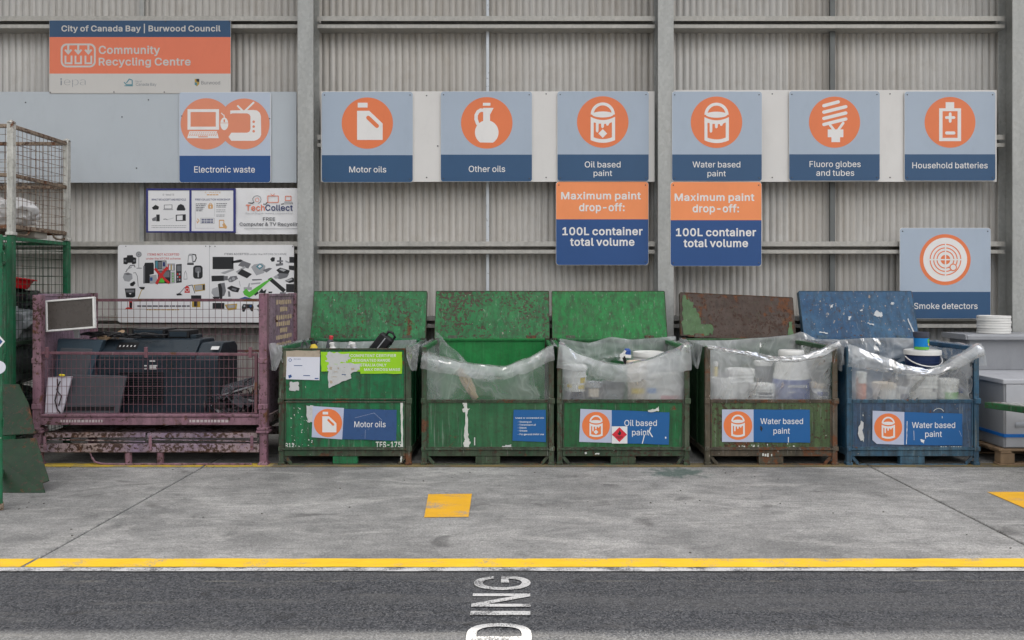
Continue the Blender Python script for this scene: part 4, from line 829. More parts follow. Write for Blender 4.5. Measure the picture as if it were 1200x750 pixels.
p.poly([(612, 140), (630, 122), (654, 126), (650, 158), (626, 164)], 8, 1); p.poly([(660, 182), (724, 172), (726, 194), (664, 202)], 2, 1); p.rect(694, 122, 708, 178, 8, 1.4); p.rect(672, 150, 724, 164, 2, 1.8); p.poly([(746, 150), (784, 166), (776, 176), (748, 166)], 4, 1); p.rect(780, 120, 822, 172, 8, 1)
p.poly([(664, 236), (700, 214), (786, 240), (770, 274), (690, 262)], 8, 1); p.poly([(690, 232), (710, 222), (752, 236), (730, 250)], 4, 2); p.poly([(646, 300), (690, 262), (776, 270), (760, 300), (700, 316)], 2, 1.6); p.poly([(640, 296), (672, 276), (690, 298), (662, 314)], 4, 2)
p.poly([(776, 196), (822, 198), (822, 240), (776, 232)], 8, 1); p.poly([(740, 330), (806, 300), (822, 310), (822, 340), (780, 350)], 8, 1.2); p.poly([(750, 328), (800, 308), (808, 320), (770, 338)], 4, 2)
p.poly([(590, 316), (622, 300), (752, 410), (726, 434)], 8, 1); p.rect(752, 358, 822, 430, 8, 1.3); p.poly([(700, 430), (752, 432), (742, 466), (690, 456)], 2, 1.6)
p.poly([(452, 316), (536, 314), (540, 324), (456, 330)], 2, 1); p.poly([(440, 352), (528, 344), (524, 356), (446, 364)], 4, 1); p.poly([(414, 386), (424, 352), (436, 350), (430, 386)], 4, 1.2); p.rect(380, 386, 450, 410, 4, 0.8)
p.poly([(372, 426), (402, 398), (428, 428), (560, 340), (640, 302), (560, 372), (470, 452), (430, 478), (384, 452)], 10, 3)
p.poly([(96, 436), (104, 400), (150, 384), (160, 440), (176, 478), (130, 484)], 4, 1); p.poly([(152, 360), (176, 350), (192, 400), (192, 488), (168, 490)], 8, 1.6); p.poly([(178, 352), (212, 346), (224, 420), (210, 460), (192, 470)], 2, 1.4); p.poly([(104, 470), (170, 470), (160, 492), (116, 488)], 8, 2)
p.poly([(230, 394), (270, 372), (346, 396), (330, 432), (280, 424)], 8, 1); p.poly([(280, 392), (320, 402), (310, 420), (272, 406)], 2, 2); p.poly([(240, 420), (258, 424), (264, 470), (244, 470)], 2, 1); p.stroke([(340, 330), (350, 380)], 3, 2, 1, False)
p.poly([(200, 496), (252, 486), (300, 488), (250, 500)], 2, 1); p.poly([(330, 490), (390, 470), (460, 488), (400, 498)], 7, 1); p.poly([(464, 440), (500, 420), (512, 440), (480, 462)], 8, 1); p.poly([(510, 436), (540, 396), (552, 420), (580, 404), (570, 440)], 8, 1.4); p.poly([(594, 426), (630, 424), (628, 440), (600, 440)], 8, 1)
p.rect(106, 524, 210, 576, 8, 1); p.poly([(212, 540), (322, 530), (316, 582), (240, 590)], 3, 1); p.poly([(230, 546), (308, 540), (302, 566), (240, 572)], 4, 2)
p.poly([(362, 560), (374, 534), (456, 536), (468, 560), (460, 600), (444, 596), (430, 572), (400, 574), (384, 604), (368, 600)], 8, 1); p.disc(386, 552, 9, 4, 2, n=12); p.disc(440, 552, 9, 7, 2, n=12)
p.rect(526, 466, 560, 502, 2, 1); p.poly([(494, 552), (512, 534), (528, 552), (516, 572)], 8, 1); p.poly([(492, 580), (556, 588), (552, 606), (510, 600)], 4, 1); p.rect(536, 520, 560, 556, 2, 1)
mb.build('accepted_goods_pictures', ML, r_, world=True)
bolts(r_, [(147.5, 288.5), (241, 288.5), (246, 288.8), (252, 288.6), (343, 289)], YN - 0.001, 0.006)
mb = MB(); q = crop(mb, 235, 285, 7.4957, YN); q.rect(77, 12, 80, 690, 4, 0.6); mb.build('panel_joint', ML, r_, world=True)

def ragged(pts, amp, seed, n=5):
    rr = random.Random(seed); out = []
    for i, (a, b) in enumerate(pts):
        c, d = pts[(i + 1) % len(pts)]
        for k in range(n):
            t = k / n; out.append((a + (c - a) * t + (rr.uniform(-amp, amp) if k else 0), b + (d - b) * t + (rr.uniform(-amp, amp) if k else 0)))
    return out
# ------------------------------------------------------------------ steel bins
YF = 7.30; SF = F / YF                                     # front of the bins; photo pixels per metre there
def zf(py): return H - (py - CY) / SF
W2, D, ZT = 0.615, 1.10, 1.10
def sticker(mb, px0, py0, s, y): # artwork in crop pixels on a bin front (world coordinates)
    p = Print(mb, (0, YF + y, 0)); p.xf = lambda u, v: ((px0 + u / s - CX) / SF, zf(py0 + v / s)); return p
def steel_bin(pxc, label, m_body, m_front, m_lid, m_frame, closed=False, lid_tilt=0.0, lid_top=0.495, m_back=None, patches=None, group='steel collection bins in a row'):
    X = (pxc - CX) / SF
    root = thing('collection_bin', label, 'bin', (X, YF, 0), 0, group)
    # frame: four angle posts, base rails, hinge lugs
    for sx in (-1, 1):
        for yb in (0, 1):
            mb = MB(); xa, xb = (sx * W2, sx * (W2 - 0.048)); ya, yb_ = (0.0, 0.048) if not yb else (D, D - 0.048)
            x0, x1 = min(xa, xb), max(xa, xb); y0, y1 = min(ya, yb_), max(ya, yb_)
            top = ZT if not yb else ZT + 0.02
            mb.box(x0, x1, min(ya, ya + (0.006 if not yb else -0.006)), max(ya, ya + (0.006 if not yb else -0.006)), 0.03, top)
            mb.box(min(xa, xa - sx * 0.006), max(xa, xa - sx * 0.006), y0 + (0.006 if not yb else 0), y1 - (0.006 if yb else 0), 0.03, top)
            mb.box(x0 - 0.006, x1 + 0.006, y0 - 0.006, y1 + 0.006, 0.0, 0.03)
            if not yb:
                mb.box(x0 + sx * 0.004, x1 + sx * 0.010, -0.014, 0.02, 0.575, 0.625); mb.box(x0 + sx * 0.002, x1 + sx * 0.008, -0.010, 0.02, 0.135, 0.175)
            mb.build('corner_post', m_frame, root, 0.003)
    mb = MB()
    for y0, y1 in ((0.004, 0.05), (D - 0.05, D - 0.004)): mb.box(-W2 + 0.05, W2 - 0.05, y0, y1, 0.085, 0.143)
    for sx in (-1, 1): mb.box(min(sx * (W2 - 0.004), sx * (W2 - 0.05)), max(sx * (W2 - 0.004), sx * (W2 - 0.05)), 0.05, D - 0.05, 0.085, 0.143)
    mb.box(-W2 + 0.01, W2 - 0.01, -0.012, 0.030, 0.145, 0.158)
    for sx in (-1, 1):
        mb.bar((sx * 0.565, 0.02, 0.085), (sx * 0.505, 0.02, 0.012), 0.012, 0.03)
        mb.bar((sx * 0.565, D - 0.02, 0.085), (sx * 0.505, D - 0.02, 0.012), 0.012, 0.03)
    mb.box(-0.51, 0.51, 0.008, 0.03, 0.002, 0.012); mb.box(-0.51, 0.51, D - 0.03, D - 0.008, 0.002, 0.012)
    mb.build('base_frame', m_frame, root, 0.003)
    for yy in (0.010, D - 0.07):
        mb = MB(); mb.box(-0.115, 0.115, yy, yy + 0.06, 0.013, 0.086); mb.build('foot_block', m_front if closed and yy < 0.5 else m_frame, root, 0.004)
    mb = MB(); mb.box(-W2 + 0.02, W2 - 0.02, 0.035, D - 0.02, 0.143, 0.15); mb.build('floor_plate', m_frame, root)
    for sx in (-1, 1):
        mb = MB(); x = sx * (W2 - 0.008)
        mb.box(min(x, x - sx * 0.004), max(x, x - sx * 0.004), 0.049, D - 0.049, 0.15, ZT - 0.035)
        mb.box(min(x + sx * 0.004, x - sx * 0.03), max(x + sx * 0.004, x - sx * 0.03), 0.049, D - 0.049, ZT - 0.035, ZT)
        for yy in (0.38, 0.72): mb.box(min(x, x + sx * 0.008), max(x, x + sx * 0.008), yy - 0.03, yy + 0.03, 0.15, ZT - 0.035)
        mb.build('side_wall', m_body, root, 0.003)
    mb = MB(); mb.box(-W2 + 0.05, W2 - 0.05, D - 0.02, D - 0.012, 0.15, ZT - 0.01); mb.box(-W2 + 0.05, W2 - 0.05, D - 0.035, D - 0.002, ZT - 0.01, ZT + 0.015); mb.build('back_wall', m_back or m_body, root, 0.003)
    def gate(z0, z1):
        mb = MB(); xa = W2 - 0.052
        n = 30
        fn = lambda u, v: Vector((-xa + 2 * xa * u, 0.014 + 0.004 * noise.noise(Vector((u * 4 + X, v * 2.5, z0 * 9))) * (1 if 0 < u < 1 and 0 < v < 1 else 0), z0 + (z1 - z0) * v))
        mb.grid(fn, n, 12)
        mb.box(-xa, xa, 0.020, 0.026, z0, z1)
        g = mb.build('front_gate', m_front, root, 0.002); mb = MB()
        mb.box(-xa, xa, 0.004, 0.019, z1 - 0.010, z1 + 0.004); mb.box(-xa, xa, 0.004, 0.019, z0 - 0.002, z0 + 0.008)
        for sx in (-1, 1): mb.box(min(sx * xa, sx * (xa - 0.012)), max(sx * xa, sx * (xa - 0.012)), 0.005, 0.018, z0 + 0.008, z1 - 0.010)
        mb.build('gate_rim', m_frame, g, 0.002); return g
    gate(0.162, 0.592)
    if closed: gate(0.612, 1.085)
    else:
        mb = MB(); mb.box(-W2 + 0.05, W2 - 0.05, 0.002, 0.022, 0.598, 0.612); mb.build('hinge_rail', m_frame, root, 0.002)
    # half lid, swung up and leaning back on the wall rail
    mb = MB(); w = W2 - 0.003; hl = lid_top + 0.03; lean = math.atan2(0.17, hl)
    fn = lambda u, v: Vector((-w + 2 * w * u, -0.012 - 0.005 * noise.noise(Vector((u * 3 + X, v * 2, 4))), hl * v))
    mb.grid(fn, 24, 12); mb.box(-w, w, -0.006, 0.0, 0, hl)
    rim = MB(); rim.box(-w, w, -0.016, 0.045, hl, hl + 0.007)
    for sx in (-1, 1): rim.box(min(sx * w, sx * (w + 0.006)), max(sx * w, sx * (w + 0.006)), -0.016, 0.05, 0.0, hl)
    for xx in (-0.42, 0.42): rim.box(xx - 0.05, xx + 0.05, -0.022, -0.002, -0.016, 0.03)
    mb.box(-w + 0.07, w - 0.07, -0.02, 0.01, -0.012, 0.008)
    M = Matrix.Translation((0, D + 0.012, ZT + 0.012)) @ Matrix.Rotation(lid_tilt, 4, 'Y') @ Matrix.Rotation(-lean, 4, 'X')
    mb.v = [tuple(M @ Vector(v)) for v in mb.v]
    lid = mb.build('lid', m_lid, root, 0.003); rim.v = [tuple(M @ Vector(v)) for v in rim.v]; rim.build('lid_rim', m_frame, lid, 0.002)
    if patches:
        pm, polys = patches; mb = MB(); p = Print(mb, (0, -0.0175, 0)); [p.poly(q, 0, i * 0.3) for i, q in enumerate(polys)]
        mb.v = [tuple(M @ Vector(v)) for v in mb.v]; mb.build('bare_paint', pm, lid)
    return root, X
G1 = (0.014, 0.165, 0.062); G2 = (0.028, 0.145, 0.060); G3 = (0.014, 0.165, 0.048); OLV = (0.065, 0.115, 0.05); BL = (0.022, 0.085, 0.19)
g_frame = painted('green_frame_paint', (0.035, 0.085, 0.045), (0.10, 0.11, 0.075), 0.62, 0.6, 1.0, 2, pits=0.4)
b1 = steel_bin(404, 'closed green steel bin with lime label and motor oils sticker', painted('green_paint_scuffed', G1, (0.03, 0.19, 0.08), 0.35, 0.4, 0.6, 1), painted('green_paint_streaked', G1, (0.025, 0.18, 0.075), 0.35, 0.75, 0.85, 4), painted('green_lid_scratched', G3, (0.035, 0.23, 0.085), 0.42, 0.6, 0.85, 9, pits=0.4), g_frame, closed=True)
b2 = steel_bin(571.5, 'open green steel bin with small blue notice and a heavily chipped lid', painted('green_paint_worn', G2, (0.03, 0.20, 0.06), 0.25, 0.4, 0.5, 6), painted('green_paint_mottled', G2, (0.05, 0.155, 0.07), 0.35, 0.5, 0.7, 7), painted('green_lid_pitted', G3, (0.04, 0.23, 0.075), 0.3, 0.8, 0.75, 12, pits=0.7), g_frame, m_back=painted('green_back_paint', (0.010, 0.17, 0.04), (0.02, 0.24, 0.06), 0.1, 0.2, 0.3, 3))
b3 = steel_bin(730.5, 'open green steel bin with oil based paint sticker and smooth bright lid', painted('green_paint_dull', G2, (0.03, 0.19, 0.055), 0.25, 0.3, 0.6, 14), painted('green_paint_even', (0.012, 0.14, 0.045), (0.035, 0.155, 0.06), 0.3, 0.3, 0.75, 15), painted('green_lid_bright', (0.010, 0.185, 0.04), (0.02, 0.235, 0.058), 0.2, 0.3, 0.8, 16, pits=0.12), g_frame)
olive_frame = painted('rusty_olive_frame', (0.08, 0.075, 0.05), (0.13, 0.10, 0.075), 0.72, 0.8, 0.9, 21)
b4 = steel_bin(904, 'open olive rusty steel bin with brown tilted lid and water based paint sticker', painted('olive_side_paint', (0.03, 0.10, 0.045), (0.06, 0.14, 0.06), 0.4, 0.4, 0.6, 22), painted('olive_front_paint', OLV, (0.10, 0.15, 0.065), 0.62, 0.55, 0.8, 23, pits=0.35), painted('rust_brown_lid', (0.075, 0.052, 0.043), (0.10, 0.075, 0.065), 0.6, 0.45, 0.5, 24, 0.75, 0.4, pale=(0.10, 0.20, 0.08)), olive_frame, lid_tilt=R(2.6), lid_top=0.455, patches=(painted('old_green_patch', (0.055, 0.13, 0.045), (0.10, 0.18, 0.08), 0.4, 0.3, 0.4, 25),
    [ragged([(-0.59, 0.01), (-0.35, 0.01), (-0.27, 0.05), (-0.30, 0.16), (-0.40, 0.13), (-0.44, 0.27), (-0.52, 0.42), (-0.59, 0.44)], 0.022, 3, 7), ragged([(0.52, 0.02), (0.59, 0.02), (0.59, 0.22), (0.55, 0.20)], 0.012, 4, 5)]))
blue_frame = painted('blue_frame_paint', (0.035, 0.10, 0.17), (0.08, 0.16, 0.22), 0.38, 0.6, 0.8, 31)
b5 = steel_bin(1070, 'open blue steel bin with water based paint sticker and blue lid', painted('blue_side_paint', (0.018, 0.085, 0.18), (0.03, 0.12, 0.22), 0.2, 0.5, 0.5, 32), painted('blue_front_paint', (0.035, 0.08, 0.155), (0.075, 0.115, 0.18), 0.3, 0.6, 0.75, 33), painted('blue_lid_paint', BL, (0.05, 0.14, 0.25), 0.08, 1.0, 0.55, 34, pits=0.02), blue_frame,
    patches=(plain('scraped_primer', (0.55, 0.58, 0.6), 0.6), [ragged([(0.16, 0.25), (0.24, 0.23), (0.26, 0.28), (0.2, 0.31)], 0.012, 1, 5), ragged([(0.08, 0.16), (0.15, 0.14), (0.15, 0.155), (0.09, 0.175)], 0.006, 2), ragged([(-0.45, 0.06), (-0.36, 0.045), (-0.36, 0.06), (-0.44, 0.075)], 0.005, 5), ragged([(-0.12, 0.2), (-0.10, 0.2), (-0.08, 0.245), (-0.11, 0.24)], 0.006, 6),
     ragged([(0.56, 0.05), (0.575, 0.05), (0.53, 0.22), (0.52, 0.21)], 0.004, 8), ragged([(-0.3, 0.33), (-0.27, 0.35), (-0.26, 0.38), (-0.29, 0.36)], 0.005, 9), ragged([(0.36, 0.38), (0.39, 0.37), (0.40, 0.40), (0.37, 0.40)], 0.006, 10), ragged([(0.02, 0.30), (0.05, 0.30), (0.05, 0.32), (0.02, 0.315)], 0.005, 11)]))

# ---- stickers, stencils and scrapes on the bin fronts (parts of the bins)
MK = [printed('sticker_pale_blue', (0.46, 0.50, 0.64), 0.45, 0.3), printed('sticker_navy', (0.028, 0.085, 0.26), 0.4, 0.35), printed('sticker_orange', (0.78, 0.20, 0.06), 0.45, 0.25), printed('sticker_white', (0.74, 0.74, 0.74), 0.5, 0.15),
      printed('sticker_lime', (0.30, 0.62, 0.01), 0.5, 0.55), printed('sticker_paper', (0.66, 0.68, 0.76), 0.6), printed('sticker_tan', (0.42, 0.36, 0.28), 0.6, 1.0), printed('sticker_torn', (0.52, 0.53, 0.53), 0.7, 0.9),
      printed('sticker_blue', (0.012, 0.11, 0.32), 0.4, 0.35), printed('sticker_red', (0.62, 0.025, 0.045), 0.4), printed('sticker_black', (0.02, 0.02, 0.02), 0.5), plain('stencil_white', (0.62, 0.64, 0.6), 0.6, 0, 0.1, 0.6, 30), printed('sticker_dull_navy', (0.032, 0.085, 0.22), 0.38, 0.9)]
YK = 0.0085
def decal_set(root, px0, py0, s, name, fn, y=YK):
    mb = MB(); fn(sticker(mb, px0, py0, s, y)); return mb.build(name, MK, root, world=True)
class Roundel:
    def __init__(s, p, cx, cy, r): s.p = p; s.cx = cx; s.cy = cy; s.r = r
    def k(s, pts): return [(s.cx + x * s.r, s.cy - y * s.r) for x, y in pts]
    def poly(s, pts, m, l, holes=()): s.p.poly(s.k(pts), m, l, [s.k(h) for h in holes])
    def stroke(s, pts, w, m, l, cap=True): s.p.stroke(s.k(pts), w * s.r, m, l, cap)
    def disc(s, x, y, r, m, l, **k): s.p.disc(s.cx + x * s.r, s.cy - y * s.r, r * s.r, m, l, **k)
root = b1[0]
def f(p):
    p.poly(ragged([(415, 222), (1070, 222), (1070, 398), (735, 398), (735, 380), (420, 380)], 2.5, 1), 4, 1)
    p.poly(ragged([(470, 228), (640, 236), (650, 282), (600, 306), (480, 320), (450, 290)], 12, 31, 6), 7, 1.4)
    p.text('COMPETENT CERTIFIER', 655, 1022, 263, -22, 3, 2, 0.012); p.text('DESIGNATED RANGE', 668, 975, 301, -22, 3, 2, 0.012)
    p.text('AUSTRALIA ONLY', 690, 945, 339, -22, 3, 2, 0.012); p.text('MAX GROSS MASS', 765, 1055, 374, -20, 3, 2, 0.012)
decal_set(root, 315, 380, 6.857, 'lime_label', f)
decal_set(root, 315, 380, 6.857, 'torn_label', lambda p: (p.poly(ragged([(470, 330), (560, 316), (735, 315), (728, 365), (655, 402), (655, 438), (560, 478), (480, 515), (474, 400)], 8, 4), 7, 3),
    [p.poly(ragged([(x, y), (x + a, y + 1), (x + a, y + b), (x, y + b - 1)], 3, int(x)), 12 if int(x) % 2 else 6, 3.6) for x, y, a, b in ((486, 340, 22, 26), (522, 378, 30, 9), (600, 344, 13, 8), (660, 350, 24, 19), (500, 420, 44, 7), (490, 452, 20, 24), (585, 400, 30, 10), (552, 346, 9, 16))], p.poly(ragged([(600, 470), (640, 470), (636, 575), (612, 520)], 5, 8), 7, 2) if False else None))
decal_set(root, 315, 380, 6.857, 'faded_label', lambda p: p.poly(ragged([(100, 212), (408, 210), (410, 262), (145, 300), (138, 428), (98, 420)], 5, 6), 6, 1))
decal_set(root, 315, 380, 6.857, 'paper_label', lambda p: (p.poly([(145, 262), (410, 264), (406, 450), (136, 442)], 5, 2.2), p.ring(170, 288, 11, 4, 1, 3, n=16), p.text('Item label', 200, 256, 284, -9, 12, 3, 0), p.rect(200, 330, 268, 335, 12, 3), p.poly([(154, 412), (178, 404), (184, 424), (160, 436)], 1, 3), p.rect(276, 410, 330, 416, 12, 3), p.rect(368, 432, 398, 441, 1, 3)))
decal_set(root, 315, 380, 6.857, 'tape_scrap', lambda p: p.poly(ragged([(168, 462), (240, 468), (240, 535), (164, 532)], 6, 9), 7, 1))
def motor(p):
    p.poly([(352, 110), (603, 125), (588, 378), (343, 360)], 0, 1.2); p.poly(ragged([(603, 132), (1027, 140), (1022, 388), (588, 376)], 2, 3), 12, 1)
    q = Roundel(p, 474, 246, 114); q.disc(0, 0, 1, 2, 2); ic_motor(q, 3, 2, 3); p.text('Motor oils', 686, 938, 279, -46, 3, 2, 0.004)
    p.stroke([(690, 205), (845, 165), (910, 225)], 1.6, 0, 2, False); p.stroke([(775, 300), (772, 372)], 1.5, 0, 2, False)
decal_set(root, 315, 460, 6.857, 'contents_sticker', motor)
decal_set(root, 315, 460, 6.857, 'stencil', lambda p: (p.text('R12', 130, 202, 441, -34, 11, 1, 0.02), p.text('TFS-175', 858, 1062, 442, -46, 11, 1, 0.02)))
def scr(p):
    rr = random.Random(2)
    p.poly(ragged([(1056, 72), (1076, 70), (1078, 470), (1066, 562), (1056, 560), (1064, 400)], 3, 12, 12), 11, 1); p.poly(ragged([(300, 104), (360, 108), (348, 240), (306, 238)], 7, 13), 7, 0.7)
    for i in range(46): x, y = rr.uniform(170, 360), rr.uniform(110, 470); a = rr.uniform(2, 9); p.poly(ragged([(x, y), (x + a, y + 2), (x + a, y + a * 1.4), (x, y + a)], 2, i, 2), 11, 0.8)
decal_set(root, 315, 460, 6.857, 'paint_scrapes', scr)
root = b2[0]
def note(p):
    p.poly([(95, 142), (608, 142), (610, 658), (76, 636)], 8, 1)
    for t, a, b, base, c in (('Used or unwanted oils', 125, 580, 282, -24), ('- Cooking oil', 160, 380, 346, -26), ('- Transmission oil', 160, 450, 394, -26), ('- Diesel', 160, 300, 441, -26), ('- Grease', 160, 312, 488, -26), ('- For general motor use', 160, 578, 546, -28)): p.text(t, a, b, base, c, 3, 2, 0.012)
decal_set(root, 595, 470, 13.636, 'notice_sticker', note)
decal_set(root, 485, 330, 3.2609, 'paint_scrapes', lambda p: (p.poly(ragged([(186, 458), (202, 456), (206, 560), (212, 640), (192, 632), (196, 500)], 3, 3, 9), 11, 1), p.poly(ragged([(184, 488), (214, 484), (206, 500), (186, 498)], 3, 4), 11, 1.3), p.poly(ragged([(192, 606), (216, 612), (208, 636), (190, 630)], 3, 5), 11, 1.4), p.rect(230, 596, 234, 626, 11, 1), p.poly(ragged([(338, 628), (372, 622), (376, 640), (340, 640)], 4, 6), 7, 1), p.poly(ragged([(60, 648), (90, 650), (78, 662)], 3, 8), 11, 1)))
root = b3[0]
def oil(p):
    p.poly([(268, 62), (513, 72), (512, 327), (259, 320)], 0, 1.2); p.poly(ragged([(513, 72), (965, 90), (960, 342), (512, 327)], 2, 4), 8, 1)
    q = Roundel(p, 390, 194, 109); q.disc(0, 0, 1, 2, 2); ic_can(q, 3, 2, 3, True); p.text('Oil based', 612, 866, 195, -46, 3, 2, 0.004); p.text('paint', 672, 806, 268, -46, 3, 2, 0.004)
    p.stroke([(818, 205), (806, 240), (832, 282)], 9, 3, 2.5, False); p.stroke([(770, 262), (752, 334)], 7, 3, 2.5, False); p.rect(930, 280, 940, 294, 3, 2)
decal_set(root, 640, 470, 6.6667, 'contents_sticker', oil)
decal_set(root, 640, 470, 6.6667, 'flammable_label', lambda p: (p.rect(513, 198, 635, 332, 3, 7), p.poly([(573, 204), (632, 262), (573, 320), (514, 262)], 9, 8), p.poly([(573, 226), (586, 246), (584, 262), (573, 268), (560, 260), (562, 246), (568, 250)], 10, 9), p.rect(548, 278, 598, 283, 10, 9), p.rect(560, 288, 586, 292, 10, 9)))
decal_set(root, 640, 470, 6.6667, 'paint_scrapes', lambda p: (p.poly(ragged([(790, 72), (860, 60), (878, 42), (880, 80), (800, 84)], 5, 3), 11, 0.6), p.disc(310, 406, 9, 11, 1, n=14), p.disc(530, 380, 6, 11, 1, n=12), p.poly(ragged([(380, 410), (420, 404), (416, 416), (384, 418)], 3, 7), 11, 1)), -0.0005)
root = b4[0]
def water(p, A, B, cx, cy, r, t1, t2):
    p.poly(A, 0, 1.2); p.poly(ragged(B, 2, 9), 8, 1); q = Roundel(p, cx, cy, r); q.disc(0, 0, 1, 2, 2); ic_can(q, 3, 2, 3, False)
    p.text('Water based', *t1, 3, 2, 0.004); p.text('paint', *t2, 3, 2, 0.004)
decal_set(root, 800, 470, 6.0, 'contents_sticker', lambda p: (water(p, [(278, 60), (500, 60), (500, 289), (278, 288)], [(500, 60), (896, 62), (898, 294), (500, 289)], 390, 173, 101, (548, 848, 162, -40), (640, 756, 230, -40)), p.rect(742, 254, 748, 292, 3, 2), p.poly(ragged([(545, 176), (562, 180), (558, 214), (548, 206)], 4, 3), 10, 2)))
def scr4(p):
    rr = random.Random(8)
    for i in range(34): x, y = rr.uniform(390, 800), rr.gauss(325, 18); a = rr.uniform(3, 11); p.poly(ragged([(x, y), (x + a, y + 1), (x + a, y + a), (x, y + a * 0.8)], 2, i, 2), 11, 0.8)
    p.poly(ragged([(610, 344), (636, 342), (632, 360), (614, 358)], 4, 3), 11, 1); [p.poly(ragged([(1062, 180 + i * 22), (1070, 180 + i * 22), (1069, 196 + i * 22), (1063, 194 + i * 22)], 2, i + 50, 2), 11, 1) for i in range(4)]
decal_set(root, 800, 470, 6.0, 'paint_scrapes', scr4)
decal_set(root, 800, 470, 6.0, 'stencil', lambda p: [p.rect(560 + i * 17, 368 + i % 2 * 3, 572 + i * 17, 386 + i % 3 * 3, 11, 1) for i in range(3)] + [p.rect(622, 372, 630, 388, 11, 1)], 0.003)
root = b5[0]
decal_set(root, 970, 470, 6.316, 'contents_sticker', lambda p: (water(p, [(335, 72), (570, 82), (567, 325), (366, 318), (333, 290)], [(570, 82), (1000, 95), (1000, 330), (567, 325)], 450, 196, 104, (626, 946, 200, -43), (724, 848, 266, -43)),
    p.poly(ragged([(588, 150), (593, 150), (588, 320), (583, 322)], 1.5, 1, 8), 3, 2), p.stroke([(640, 220), (642, 290)], 2.5, 3, 2, False), p.poly(ragged([(688, 284), (718, 288), (716, 316), (692, 300)], 3, 4), 3, 2), p.stroke([(976, 220), (994, 262)], 2, 0, 2, False)))
decal_set(root, 970, 470, 6.316, 'paint_scrapes', lambda p: (p.stroke([(786, 76), (800, 62), (822, 54), (846, 60), (862, 78)], 3.5, 11, 1, False), p.rect(848, 112, 853, 128, 11, 1.4), p.poly(ragged([(262, 76), (268, 110), (262, 112)], 3, 6), 11, 1), p.poly(ragged([(230, 220), (250, 150), (268, 160), (270, 290), (248, 296)], 14, 7, 4), 7, 0.5), p.poly(ragged([(252, 280), (272, 290), (268, 304)], 3, 7), 11, 1)))
decal_set(root, 970, 470, 6.316, 'stencil', lambda p: [p.rect(838 + i * 17 + (i > 2) * 26, 336 + i % 2 * 2, 849 + i * 17 + (i > 2) * 26, 350, 11, 1) for i in range(8)])

# ------------------------------------------------------------------ purple mesh cage of e-waste on a collapsed cage
mauve = painted('mauve_paint_rusty', (0.225, 0.112, 0.155), (0.31, 0.185, 0.22), 0.55, 0.7, 0.6, 41, pits=0.5, pale=(0.42, 0.33, 0.34))
mauve_wire = painted('mauve_wire_paint', (0.17, 0.075, 0.10), (0.22, 0.11, 0.13), 0.55, 0.4, 0.5, 42)
purple = painted('purple_panel_paint', (0.27, 0.18, 0.25), (0.34, 0.24, 0.29), 0.30, 0.4, 0.6, 43, pits=0.2, pale=(0.3, 0.22, 0.26))
lilac = painted('lilac_paint_rusting', (0.27, 0.20, 0.28), (0.46, 0.35, 0.29), 0.70, 0.8, 0.5, 45, pits=0.9, pale=(0.55, 0.45, 0.38))
CB, CL, CR = 8.30, -4.54, -2.36                     # back plane, left and right faces
cage = thing('mesh_cage', 'rusty mauve wire mesh cage full of discarded televisions', 'cage', ((CL + CR) / 2, YF, 0.33))
def mesh_panel(mb, o, ux, uy, w, h, dx, dy, r=0.0026, lip=0.004):
    """welded wire: verticals every dx, horizontals every dy"""
    o, ux, uy = Vector(o), Vector(ux), Vector(uy); nn = ux.cross(uy).normalized() * lip; rr = random.Random(int(w * 1000))
    k = 0
    while k * dx <= w + 1e-6:
        a = o + ux * (k * dx); bnd = nn * rr.uniform(-1.2, 1.2)
        mb.tube([a, a + uy * (h / 2) + bnd, a + uy * h], r, 5, cap=False); k += 1
    k = 0
    while k * dy <= h + 1e-6:
        a = o + uy * (k * dy) + nn; mb.tube([a, a + ux * (w * 0.5) + Vector((0, 0, -0.003)), a + ux * w], r, 5, cap=False); k += 1
PW = 0.075
for x0, y0, tp in ((CL, YF, 1.585), (CR - PW, YF, 1.60), (CL, CB - PW, 1.60), (CR - PW, CB - PW, 1.60)):
    mb = MB(); mb.box(x0, x0 + PW, y0, y0 + PW, 0.345, tp); mb.box(x0 - 0.015, x0 + PW + 0.015, y0 - 0.015, y0 + PW + 0.015, 0.33, 0.352)
    for zz in (0.95, 0.52): mb.box(x0 - 0.006, x0 + PW + 0.006, y0 - 0.008, y0 + 0.03, zz, zz + 0.05)
    mb.build('corner_post', mauve, cage, 0.004, world=True)
for nm, y0, y1 in (('front_beam', YF + 0.004, YF + 0.07), ('rear_beam', CB - 0.07, CB - 0.004)):
    mb = MB(); mb.box(CL + PW, CR - PW, y0, y1, 0.375, 0.445); mb.box(CL + PW, CR - PW, y0 - 0.006, y1 + 0.006, 0.452, 0.475)
    for k in range(1, 9): mb.box(CL + PW + k * 0.22, CL + PW + k * 0.22 + 0.02, y0, y0 + 0.02, 0.444, 0.453)
    mb.build(nm, mauve, cage, 0.003, world=True)
mb = MB(); mb.box(CL + 0.02, CR - 0.02, YF + 0.07, CB - 0.07, 0.435, 0.445)
for x in (CL + 0.01, CR - 0.06): mb.box(x, x + 0.05, YF + PW, CB - PW, 0.375, 0.434)
mb.build('floor_tray', lilac, cage, world=True)
for x in (CL + 0.02, CR - 0.026):
    mb = MB(); mb.grid(lambda u, v: Vector((x + 0.004 * noise.noise(Vector((u * 3, v * 3, x))), YF + PW + (CB - YF - 2 * PW) * u, 0.46 + 1.11 * v)), 16, 16); mb.box(x + 0.005, x + 0.009, YF + PW, CB - PW, 0.46, 1.57)
    mb.box(x - 0.012, x + 0.018, YF + PW, CB - PW, 1.57, 1.595)
    mb.build('side_panel', purple, cage, 0.002, world=True)
